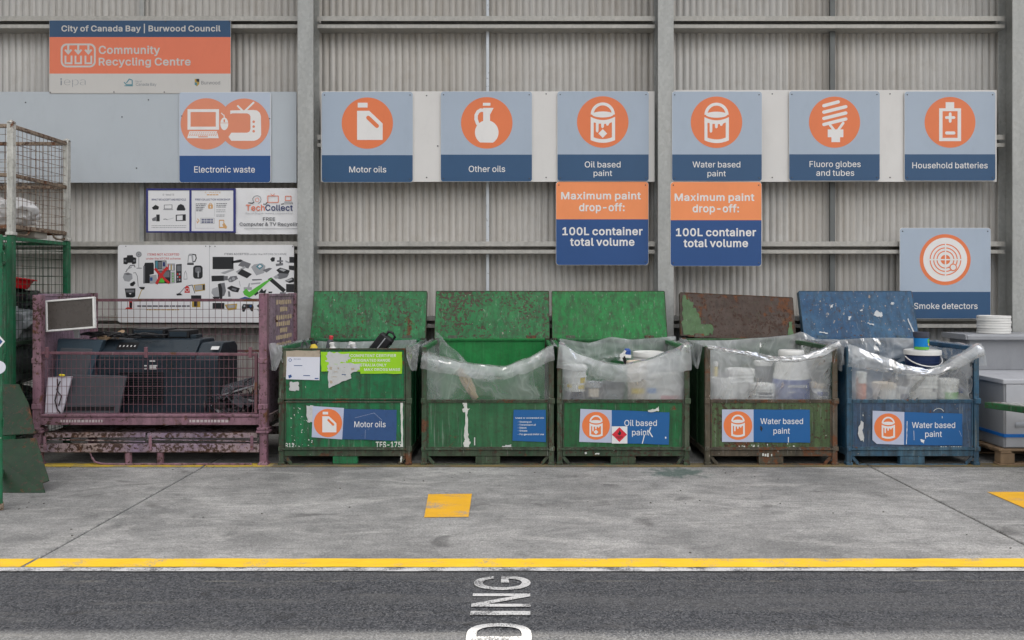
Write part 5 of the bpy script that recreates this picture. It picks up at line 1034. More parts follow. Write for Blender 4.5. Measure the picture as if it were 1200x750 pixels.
# yellow stencil lines on the right panel (worn, mostly unreadable)
mb = MB(); p = Print(mb, (CR - 0.016, YF, 0), n=(1, 0, 0), right=(0, 1, 0), up=(0, 0, 1)); rr = random.Random(9)
for i, z in enumerate((1.49, 1.42, 1.34, 1.275, 1.21, 1.145, 1.07)):
    y = 0.34 + (0.12 if i in (1, 4) else 0)
    while y < (0.80 if i not in (1, 4) else 0.66):
        w = rr.uniform(0.035, 0.06); p.poly(ragged([(y, z), (y + w, z), (y + w, z + 0.042), (y, z + 0.042)], 0.006, i * 7 + int(y * 90), 3), 0, 1); y += w + 0.018
mb.build('stencil', plain('faded_yellow_stencil', (0.62, 0.48, 0.32), 0.7, 0, 0.2, 0.7, 30), cage, world=True)
mb = MB(); mesh_panel(mb, (CL + PW, CB - 0.04, 0.46), (1, 0, 0), (0, 0, 1), CR - CL - 2 * PW, 1.06, 0.066, 0.0883, 0.0024)
mb.bar((CL + PW, CB - 0.04, 1.525), (CR - PW, CB - 0.04, 1.525), 0.026, 0.03); mb.bar((CL + PW, CB - 0.04, 0.99), (CR - PW, CB - 0.04, 0.99), 0.024, 0.026)
mb.build('rear_mesh', mauve_wire, cage, world=True)
gate_ = mb = MB(); gx0, gx1 = CL + 0.06, CR - 0.105
mesh_panel(mb, (gx0 + 0.02, YF + 0.03, 0.485), (1, 0, 0), (0, 0, 1), gx1 - gx0 - 0.03, 0.55, 0.0445, 0.083, 0.0022)
mb.build('front_gate', mauve_wire, cage, world=True)
mb = MB(); mb.bar((CL + 0.02, YF + 0.02, 1.045), (CR - 0.09, YF + 0.02, 1.030), 0.022, 0.026); mb.bar((gx1, YF + 0.02, 0.48), (gx1, YF + 0.02, 1.03), 0.026, 0.03); mb.bar((gx0, YF + 0.02, 0.48), (gx0, YF + 0.02, 1.03), 0.026, 0.03)
for x in (CL + 0.12, CL + 1.04, CR - 0.17): mb.box(x, x + 0.03, YF - 0.004, YF + 0.012, 1.0, 1.10)
mb.build('gate_frame', mauve_wire, cage, 0.003, world=True)
rr = random.Random(4); m_sten = plain('worn_white_stencil', (0.48, 0.42, 0.42), 0.7, 0, 0.2, 0.6, 40)
for X0, X1 in ((-4.28, -3.90), (-3.08, -2.72)):
    decal = MB(); p = Print(decal, (0, YF + 0.004, 0)); x = X0
    while x < X1: w = rr.uniform(0.012, 0.03); p.rect(x, 0.400, x + w, 0.424, 0, 1); x += w + 0.01
    decal.build('beam_stencil', m_sten, cage, world=True)

fold = thing('collapsed_cage', 'collapsed rusty lilac mesh cage lying flat under the e-waste cage', 'cage', ((CL + CR) / 2, YF, 0))
for x0, y0 in ((CL, YF), (CR - PW, YF), (CL, CB - PW), (CR - PW, CB - PW)):
    mb = MB(); mb.box(x0 + 0.005, x0 + PW - 0.005, y0 + 0.005, y0 + PW - 0.005, 0.03, 0.30)
    M = Matrix.Identity(4); mb.lathe([(0.07, 0), (0.066, 0.012), (0.042, 0.04), (0.036, 0.05)], (x0 + PW / 2, y0 + PW / 2, 0), 4, 0, Matrix.Rotation(R(45), 4, 'Z'))
    mb.box(x0 - 0.02, x0 + PW + 0.02, y0 - 0.02, y0 + PW + 0.02, 0.302, 0.326)
    mb.build('corner_post', mauve, fold, 0.003, world=True)
bx0, bx1 = CL + 0.06, CR - PW
for y0, y1 in ((YF + 0.012, YF + 0.06), (CB - 0.06, CB - 0.012)):
    mb = MB(); mb.box(bx0, bx1, y0, y1, 0.118, 0.198); mb.build('base_beam', lilac, fold, 0.004, world=True)
for k, (xa, xb, zt) in enumerate(((CL + 0.10, -3.505, 0.0), (-3.485, CR - 0.10, -0.003))):
    mb = MB(); mb.box(xa, xb, YF + 0.045, CB - 0.05, 0.292 + zt, 0.297 + zt); mb.box(xa, xb, YF + 0.03, YF + 0.044, 0.254 + zt, 0.299 + zt); mb.box(xa, xb, CB - 0.05, CB - 0.036, 0.24 + zt, 0.299 + zt)
    mesh_panel(mb, (xa, YF + 0.06, 0.226), (1, 0, 0), (0, 1, 0), xb - xa, 0.86, 0.09, 0.09, 0.0025)
    mb.bar((xa, YF + 0.035, 0.236), (xb, YF + 0.032, 0.216), 0.010)
    mb.build('folded_panel', lilac, fold, 0.002, world=True)
for x in (CL + 0.10, -3.46, CR - 0.155):
    mb = MB(); mb.box(x, x + 0.028, YF + 0.0, YF + 0.011, 0.14, 0.275); mb.build('hinge_strap', mauve, fold, 0.003, world=True)
for x in (-3.70, -3.40):
    mb = MB(); mb.tube([(x + 0.03, YF + 0.05, 0.115), (x + 0.03, YF + 0.05, 0.008)], 0.032, 14); mb.build('leg', mauve, fold, world=True)
mb = MB(); mb.tube([(-4.02, YF + 0.03, 0.115), (-4.00, YF + 0.028, 0.07), (-3.97, YF + 0.02, 0.03), (-3.90, YF + 0.01, 0.012), (-3.8, YF + 0.005, 0.010), (-2.7, YF + 0.005, 0.010), (-2.5, YF + 0.005, 0.010)], 0.010, 8); mb.build('skid', mauve, fold, world=True)

# ---- discarded electronics inside
M_TVC = plain('charcoal_plastic', (0.020, 0.031, 0.042), 0.36, 0, 0.15, 0.35); M_TVD = plain('slate_plastic', (0.036, 0.060, 0.082), 0.42, 0, 0.12, 0.35); M_BLK = plain('black_plastic', (0.014, 0.014, 0.016), 0.4); M_SLATE = plain('grey_plastic', (0.075, 0.08, 0.092), 0.5)
M_TXT = plain('pale_print', (0.6, 0.6, 0.6), 0.6); M_SILV = plain('silver_plastic', (0.42, 0.43, 0.45), 0.35, 0.3); M_WPL = plain('white_plastic', (0.72, 0.72, 0.70), 0.45, 0, 0.05, 0.3); M_CARD = plain('cardboard', (0.36, 0.25, 0.155), 0.85)
tv = thing('television', 'large black old television standing back to front in the cage', 'television', (-3.5, 7.6, 0.445), 0, 'discarded electronics in the mesh cage')
mb = MB(); ax = lambda u, v, d: Vector((d, u, v))
prof = [(7.54, 0.446), (7.52, 0.99), (7.53, 1.025), (7.66, 1.145), (7.70, 1.155), (7.98, 1.15), (8.05, 1.1), (8.05, 0.446)]
mb.prism(prof, ax, -4.06, -3.12); mb.prism([(a, b - (0.035 if b > 0.9 else 0)) for a, b in prof], ax, -3.119, -2.90)
mb.build('body', M_TVC, tv, 0.012, 2, world=True)
mb = MB()
for i in range(9): mb.box(-3.0 - 0.0, -2.96, 7.517, 7.53, 0.55 + i * 0.03, 0.56 + i * 0.03)
for i in range(14): mb.box(-3.85, -3.42, 7.514, 7.525, 0.55 + i * 0.022, 0.558 + i * 0.022)
mb.build('vents', M_BLK, tv, world=True)
mb = MB(); sl = lambda x0, x1, t0, t1, e: [Vector((x, 7.53 + 0.13 * t - e * 0.68, 1.025 + 0.12 * t + e * 0.73)) for x, t in ((x0, t0), (x1, t0), (x1, t1), (x0, t1))]
mb.add(sl(-3.90, -3.70, 0.25, 0.8, 0.002), [(0, 1, 2, 3)]); mb.build('connector_recess', M_BLK, tv, world=True)
mb = MB()
for i in range(5): mb.add(sl(-3.88 + i * 0.036, -3.868 + i * 0.036, 0.45, 0.58, 0.004), [(0, 1, 2, 3)])
mb.add(sl(-2.985, -2.91, 0.25, 0.5, 0.003), [(0, 1, 2, 3)])
for i, (x, z, w) in enumerate(((-3.55, 0.945, 0.05), (-3.60, 0.90, 0.02), (-3.55, 0.90, 0.075), (-3.60, 0.872, 0.02), (-3.55, 0.872, 0.065), (-3.55, 0.886, 0.06))): mb.box(x, x + w, 7.512, 7.52, z, z + 0.012)
mb.build('print_marks', M_TXT, tv, world=True)
t = thing('television', 'bluish slate television panel leaning at the left end of the cage', 'television', (-4.25, 7.62, 0.445), 0, 'discarded electronics in the mesh cage')
mb = MB(); mb.prism([(-4.44, 0.50), (-4.44, 1.165), (-4.0, 1.15), (-4.075, 0.90), (-4.12, 0.50)], lambda u, v, d: Vector((u, d + (v - 0.5) * 0.16, v)), 7.42, 7.50); mb.build('casing', M_TVD, t, 0.012, 2, world=True)
mb = MB(); mb.prism([(-4.40, 0.62), (-4.40, 1.08), (-4.09, 1.07), (-4.15, 0.62)], lambda u, v, d: Vector((u, d + (v - 0.5) * 0.16, v)), 7.415, 7.43); mb.build('back_cover', M_SLATE, t, 0.006, world=True)
t = thing('printer', 'flat grey slate printer casing propped low behind the front mesh', 'printer', (-4.0, 7.43, 0.445), 0, 'discarded electronics in the mesh cage')
mb = MB(); mb.prism([(-4.36, 0.452), (-3.78, 0.452), (-3.72, 0.82), (-4.24, 0.83)], lambda u, v, d: Vector((u, d + (v - 0.45) * 0.10, v)), 7.37, 7.405); mb.build('casing', M_SLATE, t, 0.008, 2, world=True)
mb = MB(); mb.prism([(-4.30, 0.50), (-3.82, 0.50), (-3.81, 0.535), (-4.29, 0.535)], lambda u, v, d: Vector((u, d + (v - 0.45) * 0.10, v)), 7.366, 7.372); mb.build('paper_slot', M_BLK, t, world=True)
t = thing('white_carton', 'crooked white carton with a black cable at the left of the cage', 'carton', (-4.4, 7.36, 0.445), 0, 'discarded electronics in the mesh cage')
mb = MB(); mb.prism([(-4.455, 0.447), (-4.30, 0.447), (-4.20, 0.82), (-4.425, 0.815)], lambda u, v, d: Vector((u, d, v)), 7.345, 7.365); mb.build('panel', printed('lilac_white_card', (0.66, 0.64, 0.72), 0.6), t, 0.002, world=True)
mb = MB(); mb.tube([(-4.33, 7.338, 0.80), (-4.325, 7.335, 0.70), (-4.35, 7.335, 0.60), (-4.33, 7.336, 0.52), (-4.30, 7.337, 0.48)], 0.006, 6); mb.tube([(-4.30, 7.335, 0.78), (-4.335, 7.333, 0.70), (-4.29, 7.335, 0.64), (-4.315, 7.335, 0.55)], 0.005, 6); mb.build('cable', M_BLK, t, world=True)
mb = MB(); mb.blob((-4.285, 7.335, 0.835), (0.028, 0.008, 0.012), 3, 0.3, 2, 2); mb.build('tag', plain('yellow_tag', (0.7, 0.55, 0.03)), t, world=True)
t = thing('monitor', 'white framed monitor with a brown grey screen propped above the cage', 'monitor', (-4.28, 7.44, 1.16), 0, 'discarded electronics in the mesh cage')
Mm = Matrix.Translation((-4.262, 7.44, 1.40)) @ Matrix.Rotation(R(-4.6), 4, 'Y') @ Matrix.Rotation(R(-6), 4, 'X')
mb = MB(); w, h, e = 0.232, 0.150, 0.017
for q in ((-w, w, h - e, h), (-w, w, -h, -h + e), (-w, -w + e, -h + e, h - e), (w - e, w, -h + e, h - e)): mb.box(q[0], q[1], -0.018, 0.02, q[2], q[3], 0, Mm)
mb.build('bezel', M_WPL, t, 0.003, world=True)
mb = MB(); mb.box(-w + e, w - e, -0.008, 0.018, -h + e, h - e, 0, Mm); mb.build('screen', plain('screen_brown_grey', (0.085, 0.075, 0.068), 0.3, 0, 0.06, 0.2), t, world=True)
mb = MB(); mb.box(-w + 0.02, w - 0.02, 0.021, 0.06, -h + 0.02, h - 0.02, 0, Mm); mb.bar((-4.26, 7.50, 1.35), (-4.26, 7.55, 1.17), 0.05, 0.03); mb.build('back_shell', M_SILV, t, 0.006, world=True)
def dev(label, boxes, m, cat='device', name='set_top_box'):
    b0 = boxes[0]; t = thing(name, label, cat, ((b0[0] + b0[1]) / 2, b0[2], b0[4]), 0, 'discarded electronics in the mesh cage')
    mb = MB(); mb.box(*boxes[0]); mb.build('casing', m, t, 0.006, 2, world=True)
    mb = MB()
    for bb in boxes[1:]: mb.box(*bb)
    mb.build('front_panel', M_BLK if m is not M_BLK else M_TVC, t, 0.002, world=True)
dev('black box shaped device on top of the big television, under pale print', [(-3.82, -3.50, 7.72, 8.0, 1.157, 1.25), (-3.80, -3.52, 7.712, 7.722, 1.175, 1.235)], M_BLK)
dev('smaller black device at the right end of the television top', [(-3.48, -3.27, 7.74, 7.98, 1.157, 1.235), (-3.46, -3.29, 7.732, 7.742, 1.17, 1.22), (-3.26, -3.20, 7.75, 7.9, 1.157, 1.19)], M_BLK)
t = thing('cardboard_piece', 'torn brown cardboard piece on top of the televisions', 'cardboard', (-4.05, 7.6, 1.16), 0, 'discarded electronics in the mesh cage')
mb = MB(); mb.prism(ragged([(-4.10, 7.60), (-3.88, 7.58), (-3.90, 7.74), (-4.06, 7.76)], 0.008, 3), lambda u, v, d: Vector((u, v, d + (v - 7.58) * 0.35 + 0.02 * math.sin(u * 30))), 1.155, 1.16); mb.build('flap', M_CARD, t, world=True)
t = thing('cable_tangle', 'tangle of black cables lying over the television tops', 'cables', (-4.1, 7.65, 1.16), 0, 'discarded electronics in the mesh cage')
mb = MB(); rr = random.Random(21)
for k in range(9):
    x = rr.uniform(-4.35, -3.9); pts = [(x + rr.uniform(-.12, .12) * i * 0.5 + 0.09 * i, 7.56 + rr.uniform(-.05, .14), 1.172 + rr.uniform(0, 0.05)) for i in range(6)]; mb.tube(pts, rr.uniform(0.006, 0.011), 6)
mb.build('cables', M_BLK, t, world=True)
t = thing('keyboard', 'pale grey keyboard tilted up at the right end of the cage', 'keyboard', (-2.72, 7.6, 0.6), 0, 'discarded electronics in the mesh cage')
Mk_ = Matrix.Translation((-2.72, 7.58, 0.705)) @ Matrix.Rotation(R(-17), 4, 'Y') @ Matrix.Rotation(R(35), 4, 'X')
mb = MB(); mb.box(-0.17, 0.17, -0.07, 0.07, -0.012, 0.006, 0, Mk_); mb.build('tray', M_SILV, t, 0.004, world=True)
mb = MB(); [mb.box(-0.16 + i * 0.023, -0.142 + i * 0.023, -0.06 + j * 0.026, -0.04 + j * 0.026, 0.0065, 0.014, 0, Mk_) for i in range(14) for j in range(5)]; mb.build('keys', M_SLATE, t, world=True)
t = thing('scrap_heap', 'heap of small silver and black electronic scrap with loose wires', 'scrap', (-2.75, 7.55, 0.445), 0, 'discarded electronics in the mesh cage')
for m, n, sd in ((M_SILV, 4, 1), (M_BLK, 12, 2), (M_SLATE, 10, 3)):
    mb = MB(); rr = random.Random(sd)
    for i in range(n):
        Mx = Matrix.Translation((rr.uniform(-3.0, -2.52), rr.uniform(7.42, 7.8), 0.47 + rr.uniform(0, 0.13))) @ Matrix.Rotation(rr.uniform(0, 6), 4, Vector((rr.random(), rr.random(), rr.random() + 0.1)).normalized())
        a, b, c = rr.uniform(0.02, 0.09), rr.uniform(0.02, 0.06), rr.uniform(0.008, 0.03); mb.box(-a, a, -b, b, -c, c, 0, Mx)
    mb.build('scrap_pieces', m, t, 0.002, world=True)
for m, sd in ((M_BLK, 5), (M_SLATE, 6)):
    mb = MB(); rr = random.Random(sd)
    for k in range(8):
        x, y, z = rr.uniform(-2.95, -2.6), rr.uniform(7.38, 7.6), rr.uniform(0.5, 0.66); pts = []
        for i in range(7): pts.append((x, y, z)); x += rr.uniform(-.02, .07); y += rr.uniform(-.04, .04); z = max(0.455, z + rr.uniform(-.06, .05))
        mb.tube(pts, 0.005, 6)
    mb.build('loose_wires', m, t, world=True)

# ------------------------------------------------------------------ left edge: stacked cages, their contents, leaning gate
A0 = 0.0; GX, GY = -4.725, 7.30
green_post = painted('green_post_paint', (0.010, 0.125, 0.055), (0.02, 0.16, 0.075), 0.3, 0.5, 0.7, 51); green_wire = painted('dark_wire_paint', (0.025, 0.06, 0.035), (0.05, 0.09, 0.06), 0.5, 0.3, 0.5, 52)
cream_post = painted('cream_post_paint', (0.50, 0.50, 0.46), (0.62, 0.62, 0.58), 0.35, 0.3, 0.6, 53, pale=(0.7, 0.7, 0.68)); rust_rail = painted('rusted_rail', (0.22, 0.16, 0.11), (0.33, 0.26, 0.20), 0.75, 0.5, 0.6, 54, pits=0.5)
CW, CD = 1.20, 0.95
def tall_cage(name, label, z0, z1, mp, mr, mw, group):
    root = thing(name, label, 'cage', (GX, GY, z0), A0, group); h = z1 - z0
    for x in (-CW, -0.056):
        for y in (0.0, CD - 0.056):
            mb = MB(); mb.box(x, x + 0.056, y, y + 0.056, 0.0, h); mb.box(x - 0.008, x + 0.064, y - 0.008, y + 0.064, 0, 0.03)
            if z0 > 1: mb.lathe([(0.036, h), (0.034, h + 0.012), (0.0, h + 0.03)], (x + 0.028, y + 0.028, 0), 10)
            mb.build('corner_post', mp, root, 0.004)
    zb = 0.06 if z0 > 1 else 0.12
    for nm, zz in (('base_rail', zb), ('middle_rail', h * 0.52), ('top_rail', h - 0.045)):
        mb = MB(); t = 0.035
        mb.box(-0.045, -0.01, 0.056, CD - 0.056, zz, zz + t); mb.box(-CW + 0.01, -CW + 0.045, 0.056, CD - 0.056, zz, zz + t)
        mb.box(-CW + 0.056, -0.056, CD - 0.045, CD - 0.01, zz, zz + t); mb.box(-CW + 0.056, -0.056, 0.01, 0.045, zz, zz + t)
        mb.build(nm, mr if nm != 'top_rail' or z0 > 1 else mp, root, 0.003)
    mb = MB(); mb.box(-CW + 0.03, -0.03, 0.03, CD - 0.03, zb + 0.036, zb + 0.042); mb.build('floor_tray', mr, root)
    mb = MB(); mesh_panel(mb, (-0.028, 0.06, zb + 0.02), (0, 1, 0), (0, 0, 1), CD - 0.12, h - zb - 0.05, 0.066, 0.086, 0.0026); mb.build('side_mesh', mw, root)
    mb = MB(); mesh_panel(mb, (-CW + 0.06, CD - 0.028, zb + 0.02), (1, 0, 0), (0, 0, 1), CW - 0.12, h - zb - 0.05, 0.066, 0.086, 0.0026); mb.build('rear_mesh', mw, root)
    mb = MB(); mesh_panel(mb, (-CW + 0.06, 0.028, zb + 0.02), (1, 0, 0), (0, 0, 1), CW - 0.12, h - zb - 0.05, 0.066, 0.086, 0.0026); mb.build('front_mesh', mw, root)
    mb = MB(); mesh_panel(mb, (-CW + 0.028, 0.06, zb + 0.02), (0, 1, 0), (0, 0, 1), CD - 0.12, h - zb - 0.05, 0.066, 0.086, 0.0026); mb.build('side_mesh', mw, root)
    return root
gc = tall_cage('tall_cage', 'tall green post mesh cage at the left edge, standing on the floor', 0.0, 2.14, green_post, green_wire, green_wire, 'stacked cages at the left edge')
# its door leaf, swung wide open so that it is seen almost edge-on
leaf = thing('cage_door', 'green cage door leaf swung open towards the road at the left edge', 'door', (-3.862, 5.80, 0), math.atan2(7.22 - 5.80, -(4.78 - 3.862)) - R(0.6), None)
leaf.rotation_euler.y = R(1.2) * math.cos(leaf.rotation_euler.z); leaf.rotation_euler.x = 0
LW = 1.70
for x in (0.0, LW - 0.055):
    mb = MB(); mb.box(x, x + 0.055, -0.03, 0.03, 0.0 if x == 0 else 0.06, 2.04); mb.build('post', green_post, leaf, 0.004)
mb = MB()
for zz in (0.12, 1.0, 1.84, 1.99): mb.box(0.055, LW - 0.055, -0.02, 0.02, zz, zz + 0.035)
mb.build('rails', green_post, leaf, 0.003)
mb = MB(); mesh_panel(mb, (0.06, 0, 0.14), (1, 0, 0), (0, 0, 1), LW - 0.12, 1.86, 0.066, 0.086, 0.0026); mb.build('door_mesh', green_wire, leaf)
mb = MB(); mb.box(-0.008, 0.063, -0.036, 0.036, 0.0, 0.05); mb.build('foot', rust_rail, leaf, 0.004)
mb = MB(); mb.box(-0.02, 0.02, -0.04, -0.03, 1.84, 1.92); mb.box(-0.016, 0.05, -0.036, -0.03, 0.62, 0.68); mb.build('latch', green_post, leaf, 0.003)
mb = MB(); p = Print(mb, (-0.001, 0, 0), n=(-1, 0, 0), right=(0, -1, 0)); p.poly([(0, 1.19), (0.045, 1.25), (0, 1.31), (-0.045, 1.25)], 3, 1); p.poly([(0, 1.21), (0.030, 1.25), (0, 1.29), (-0.030, 1.25)], 12, 2); mb.build('diamond_sticker', MK, leaf); mb = MB(); p = Print(mb, (-0.001, 0, 0), n=(-1, 0, 0), right=(0, -1, 0)); p.disc(0.0, 1.06, 0.05, 5, 1, n=24); mb.build('round_sticker', MK, leaf)
uc = tall_cage('tall_cage', 'cream posted rusty mesh cage stacked on top of the green one', 2.143, 3.19, cream_post, rust_rail, rust_rail, 'stacked cages at the left edge')
for y in (0.18, 0.80):
    mb = MB(); mb.tube([(-0.03, y - 0.12, 0.06), (-0.03, y - 0.10, 0.025), (-0.03, y - 0.05, 0.010), (-0.03, y + 0.05, 0.010), (-0.03, y + 0.10, 0.025), (-0.03, y + 0.12, 0.06)], 0.010, 6); mb.build('foot_skid', rust_rail, uc)
mb = MB(); mb.box(-0.3, -0.04, 0.40, 0.60, 0.003, 0.058); mb.build('foot_block', plain('grey_wood', (0.3, 0.28, 0.25), 0.9), uc)
def sack(name, label, cat, c, rad, m, seed, amp=0.3):
    t = MB(); Mz = Matrix.Translation((GX, GY, 0)) @ Matrix.Rotation(A0, 4, 'Z'); w = Mz @ Vector(c)
    t.blob((0, 0, rad[2]), rad, seed, amp, 1.8, 4, zmin=0.0); o = t.build(name, m); o.location = (w.x, w.y, c[2]); o.rotation_euler = (0, 0, A0); return tag(o, label, cat, 'things inside the stacked cages')
M_SACK = plain('white_sack', (0.62, 0.62, 0.62), 0.6, 0, 0.1, 0.5); M_BAGK = plain('black_bag_plastic', (0.02, 0.021, 0.024), 0.32); M_BAGG = plain('grey_bag_plastic', (0.32, 0.34, 0.35), 0.4, 0, 0.15, 0.5); M_BAGD = plain('dark_grey_bag', (0.07, 0.075, 0.08), 0.45)
sack('sack', 'crumpled white sack sitting in the upper cream cage', 'sack', (-0.24, 0.36, 2.246), (0.22, 0.27, 0.14), M_SACK, 3)
sack('bag', 'big black bag at the bottom of the tall green cage', 'bag', (-0.34, 0.46, 0.17), (0.30, 0.40, 0.27), M_BAGK, 5)
sack('bag', 'dark grey bag halfway up the tall green cage', 'bag', (-0.34, 0.46, 0.68), (0.30, 0.38, 0.22), M_BAGD, 7)
sack('bag', 'pale grey bag in the tall green cage beside the cage post', 'bag', (-0.25, 0.34, 1.08), (0.22, 0.28, 0.20), M_BAGG, 8)
sack('bag', 'black bag under the red basin in the tall green cage', 'bag', (-0.32, 0.52, 1.40), (0.26, 0.34, 0.13), M_BAGK, 9)
Mz = Matrix.Translation((GX, GY, 0)) @ Matrix.Rotation(A0, 4, 'Z')
w = Mz @ Vector((-0.26, 0.40, 1.64)); mb = MB(); mb.lathe([(0.0, 0.0), (0.13, 0.0), (0.17, 0.085), (0.20, 0.09), (0.20, 0.10), (0.165, 0.098), (0.125, 0.012), (0, 0.012)], (0, 0, 0), 28)
o = mb.build('basin', plain('red_plastic', (0.55, 0.012, 0.02), 0.35)); o.location = (w.x, w.y, 1.655); o.rotation_euler = (R(-5), R(6), 0); tag(o, 'red plastic basin near the top of the tall green cage', 'basin', 'things inside the stacked cages')
w = Mz @ Vector((-0.12, 0.12, 1.44)); mb = MB(); mb.blob((0, 0, 0.03), (0.05, 0.06, 0.045), 4, 0.35, 2, 3); o = mb.build('glove', plain('yellow_glove', (0.55, 0.40, 0.02))); o.location = (w.x, w.y, 1.43); tag(o, 'crumpled yellow glove in the tall green cage', 'glove', 'things inside the stacked cages')
# leaning folded-down gate: two rusty plates hinged together
lg = thing('leaning_gate', 'dark green rusty steel gate leaning on the tall cage', 'gate', (-3.95, 6.31, 0))
gate_m = painted('gate_dark_paint', (0.010, 0.034, 0.016), (0.014, 0.055, 0.022), 0.6, 0.0, 0.5, 61, pits=0.5, pale=(0.035, 0.05, 0.03))
def plate(nm, q):
    mb = MB(); a = [P(*t) for t in q]; n = (a[1] - a[0]).cross(a[2] - a[0]).normalized() * 0.012
    if n.y > 0: n = -n
    m = len(a); mb.add(a + [v - n for v in a], [tuple(range(m)), tuple(range(2 * m - 1, m - 1, -1))] + [(i, (i + 1) % m, (i + 1) % m + m, i + m) for i in range(m)]); mb.build(nm, gate_m, lg, 0.002, world=True)
plate('upper_plate', [(-30, 512, 6.62), (41.5, 508, 6.62), (33, 472, 6.80), (22, 450, 6.92), (-14, 450, 6.92)])
plate('lower_plate', [(-34, 577.5, 6.31), (53, 577.5, 6.31), (49.5, 566, 6.36), (57.5, 563, 6.38), (42, 513, 6.61), (-30, 517, 6.61)])

# ------------------------------------------------------------------ right edge: folded bulk box on a wooden pallet, trough, pail lids, green plate
M_CORE = plain('grey_corrugated_plastic', (0.30, 0.31, 0.33), 0.45, 0, 0.06, 0.3); M_COREL = plain('pale_corrugated_plastic', (0.44, 0.45, 0.48), 0.45, 0, 0.06, 0.25); M_WOOD = plain('pallet_wood', (0.27, 0.185, 0.115), 0.85, 0, 0.25, 0.6, 14); M_STRAP = plain('blue_strap', (0.02, 0.17, 0.55), 0.4)
pal = thing('wooden_pallet', 'brown wooden pallet under the grey box at the right edge', 'pallet', (5.1, 7.3, 0))
for y in (7.29, 7.82, 8.36):
    for x in (4.46, 5.0, 5.55):
        mb = MB(); mb.box(x, x + 0.13, y, y + 0.10, 0.02, 0.115); mb.build('block', M_WOOD, pal, 0.004, world=True)
    mb = MB(); mb.box(4.45, 5.70, y, y + 0.10, 0.0, 0.019); mb.build('bottom_board', M_WOOD, pal, 0.003, world=True)
for k in range(7):
    y = 7.285 + k * 0.172; mb = MB(); mb.box(4.445, 5.70, y, y + 0.125, 0.134, 0.155); mb.build('deck_board', M_WOOD, pal, 0.003, world=True)
for x in (4.46, 5.0, 5.55):
    mb = MB(); mb.box(x, x + 0.10, 7.285, 8.46, 0.115, 0.134); mb.build('stringer', M_WOOD, pal, 0.003, world=True)
bb = thing('bulk_box', 'large grey plastic bulk box with a blue strap on the wooden pallet', 'box', (5.1, 7.3, 0.156))
mb = MB(); mb.box(4.50, 5.66, 7.31, 8.44, 0.157, 0.775); mb.build('body', M_CORE, bb, 0.012, 2, world=True)
mb = MB(); mb.box(4.485, 5.675, 7.295, 8.455, 0.755, 0.800); mb.build('lid', M_COREL, bb, 0.008, 2, world=True)
mb = MB(); mb.box(4.515, 5.64, 7.298, 7.309, 0.17, 0.752); mb.build('front_panel', M_COREL, bb, 0.003, world=True)
mb = MB(); mb.box(4.494, 5.668, 7.292, 7.2975, 0.262, 0.292); mb.box(4.4925, 4.4985, 7.2975, 8.446, 0.262, 0.292); mb.build('strap', M_STRAP, bb, world=True)
mb = MB(); mb.grid(lambda u, v: Vector((4.60 + 1.0 * u, 7.294 - 0.010 * math.sin(v * math.pi) * (0.4 + 0.6 * noise.noise(Vector((u * 4, v, 3))) ** 2), 0.40 - 0.05 * v + 0.02 * math.sin(u * 5))), 20, 4); mb.build('loose_film', plain('clear_tape', (0.40, 0.42, 0.46), 0.2), bb, world=True)
tr_ = thing('plastic_trough', 'long grey rimmed plastic tub standing on the bulk box', 'tub', (5.2, 8.3, 0.801))
mb = MB(); x0, x1 = 4.60, 5.75
mb.prism([(8.14, 0.802), (8.10, 1.13), (8.115, 1.13), (8.152, 0.815), (8.42, 0.815), (8.455, 1.13), (8.47, 1.13), (8.432, 0.802)], lambda u, v, d: Vector((d, u, v)), x0 + 0.03, x1)
mb.box(x0 + 0.02, x0 + 0.035, 8.115, 8.455, 0.806, 1.13); mb.build('body', M_CORE, tr_, 0.004, world=True)
mb = MB(); mb.prism([(8.04, 1.120), (8.04, 1.155), (8.06, 1.175), (8.52, 1.175), (8.52, 1.16), (8.07, 1.160), (8.055, 1.150), (8.055, 1.120)], lambda u, v, d: Vector((d, u, v)), x0 - 0.02, x1); mb.prism([(8.04, 1.12), (8.06, 1.175), (8.52, 1.175), (8.52, 1.12)], lambda u, v, d: Vector((d, u, v)), x0 - 0.035, x0 - 0.02)
mb.build('rim', M_CORE, tr_, 0.004, world=True)
for k in range(7):
    mb = MB(); z = 1.1775 + k * 0.0265; dx = 0.004 * math.sin(k * 2.1); mb.lathe([(0.0, 0.018), (0.145, 0.018), (0.150, 0.026), (0.157, 0.0255), (0.160, 0.002), (0.154, 0.0), (0.150, 0.012), (0, 0.012)], (0, 0, 0), 40)
    o = mb.build('pail_lid', M_WPL); o.location = (4.99 + dx, 8.28, z); tag(o, 'white round pail lid in the neat stack on the grey tub', 'lid', 'stack of white pail lids on the tub')
gp = thing('steel_table', 'green edged steel tray corner jutting in from the right edge', 'tray', (4.9, 6.6, 0))
Q = [(4.27, 7.23), (5.6, 6.79), (5.45, 5.9), (4.62, 6.55)]
mb = MB(); mb.prism(Q, lambda u, v, d: Vector((u, v, d)), 0.545, 0.60); mb.build('tray_edge', painted('green_tray_paint', (0.012, 0.095, 0.032), (0.03, 0.13, 0.05), 0.5, 0.6, 0.6, 71, pits=0.3), gp, 0.004, world=True)
mb = MB(); c = Vector((5.0, 6.62)); mb.prism([tuple(c + (Vector(q) - c) * 0.94) for q in Q], lambda u, v, d: Vector((u, v, d)), 0.60, 0.606); mb.build('tray_top', painted('tray_top_grey', (0.30, 0.31, 0.29), (0.42, 0.43, 0.42), 0.4, 0.5, 0.7, 72), gp, world=True)
for x, y in ((5.5, 6.75), (5.4, 6.0), (4.98, 6.45)):
    mb = MB(); mb.box(x - 0.03, x + 0.03, y - 0.03, y + 0.03, 0, 0.545); mb.build('leg', green_post, gp, 0.003, world=True)

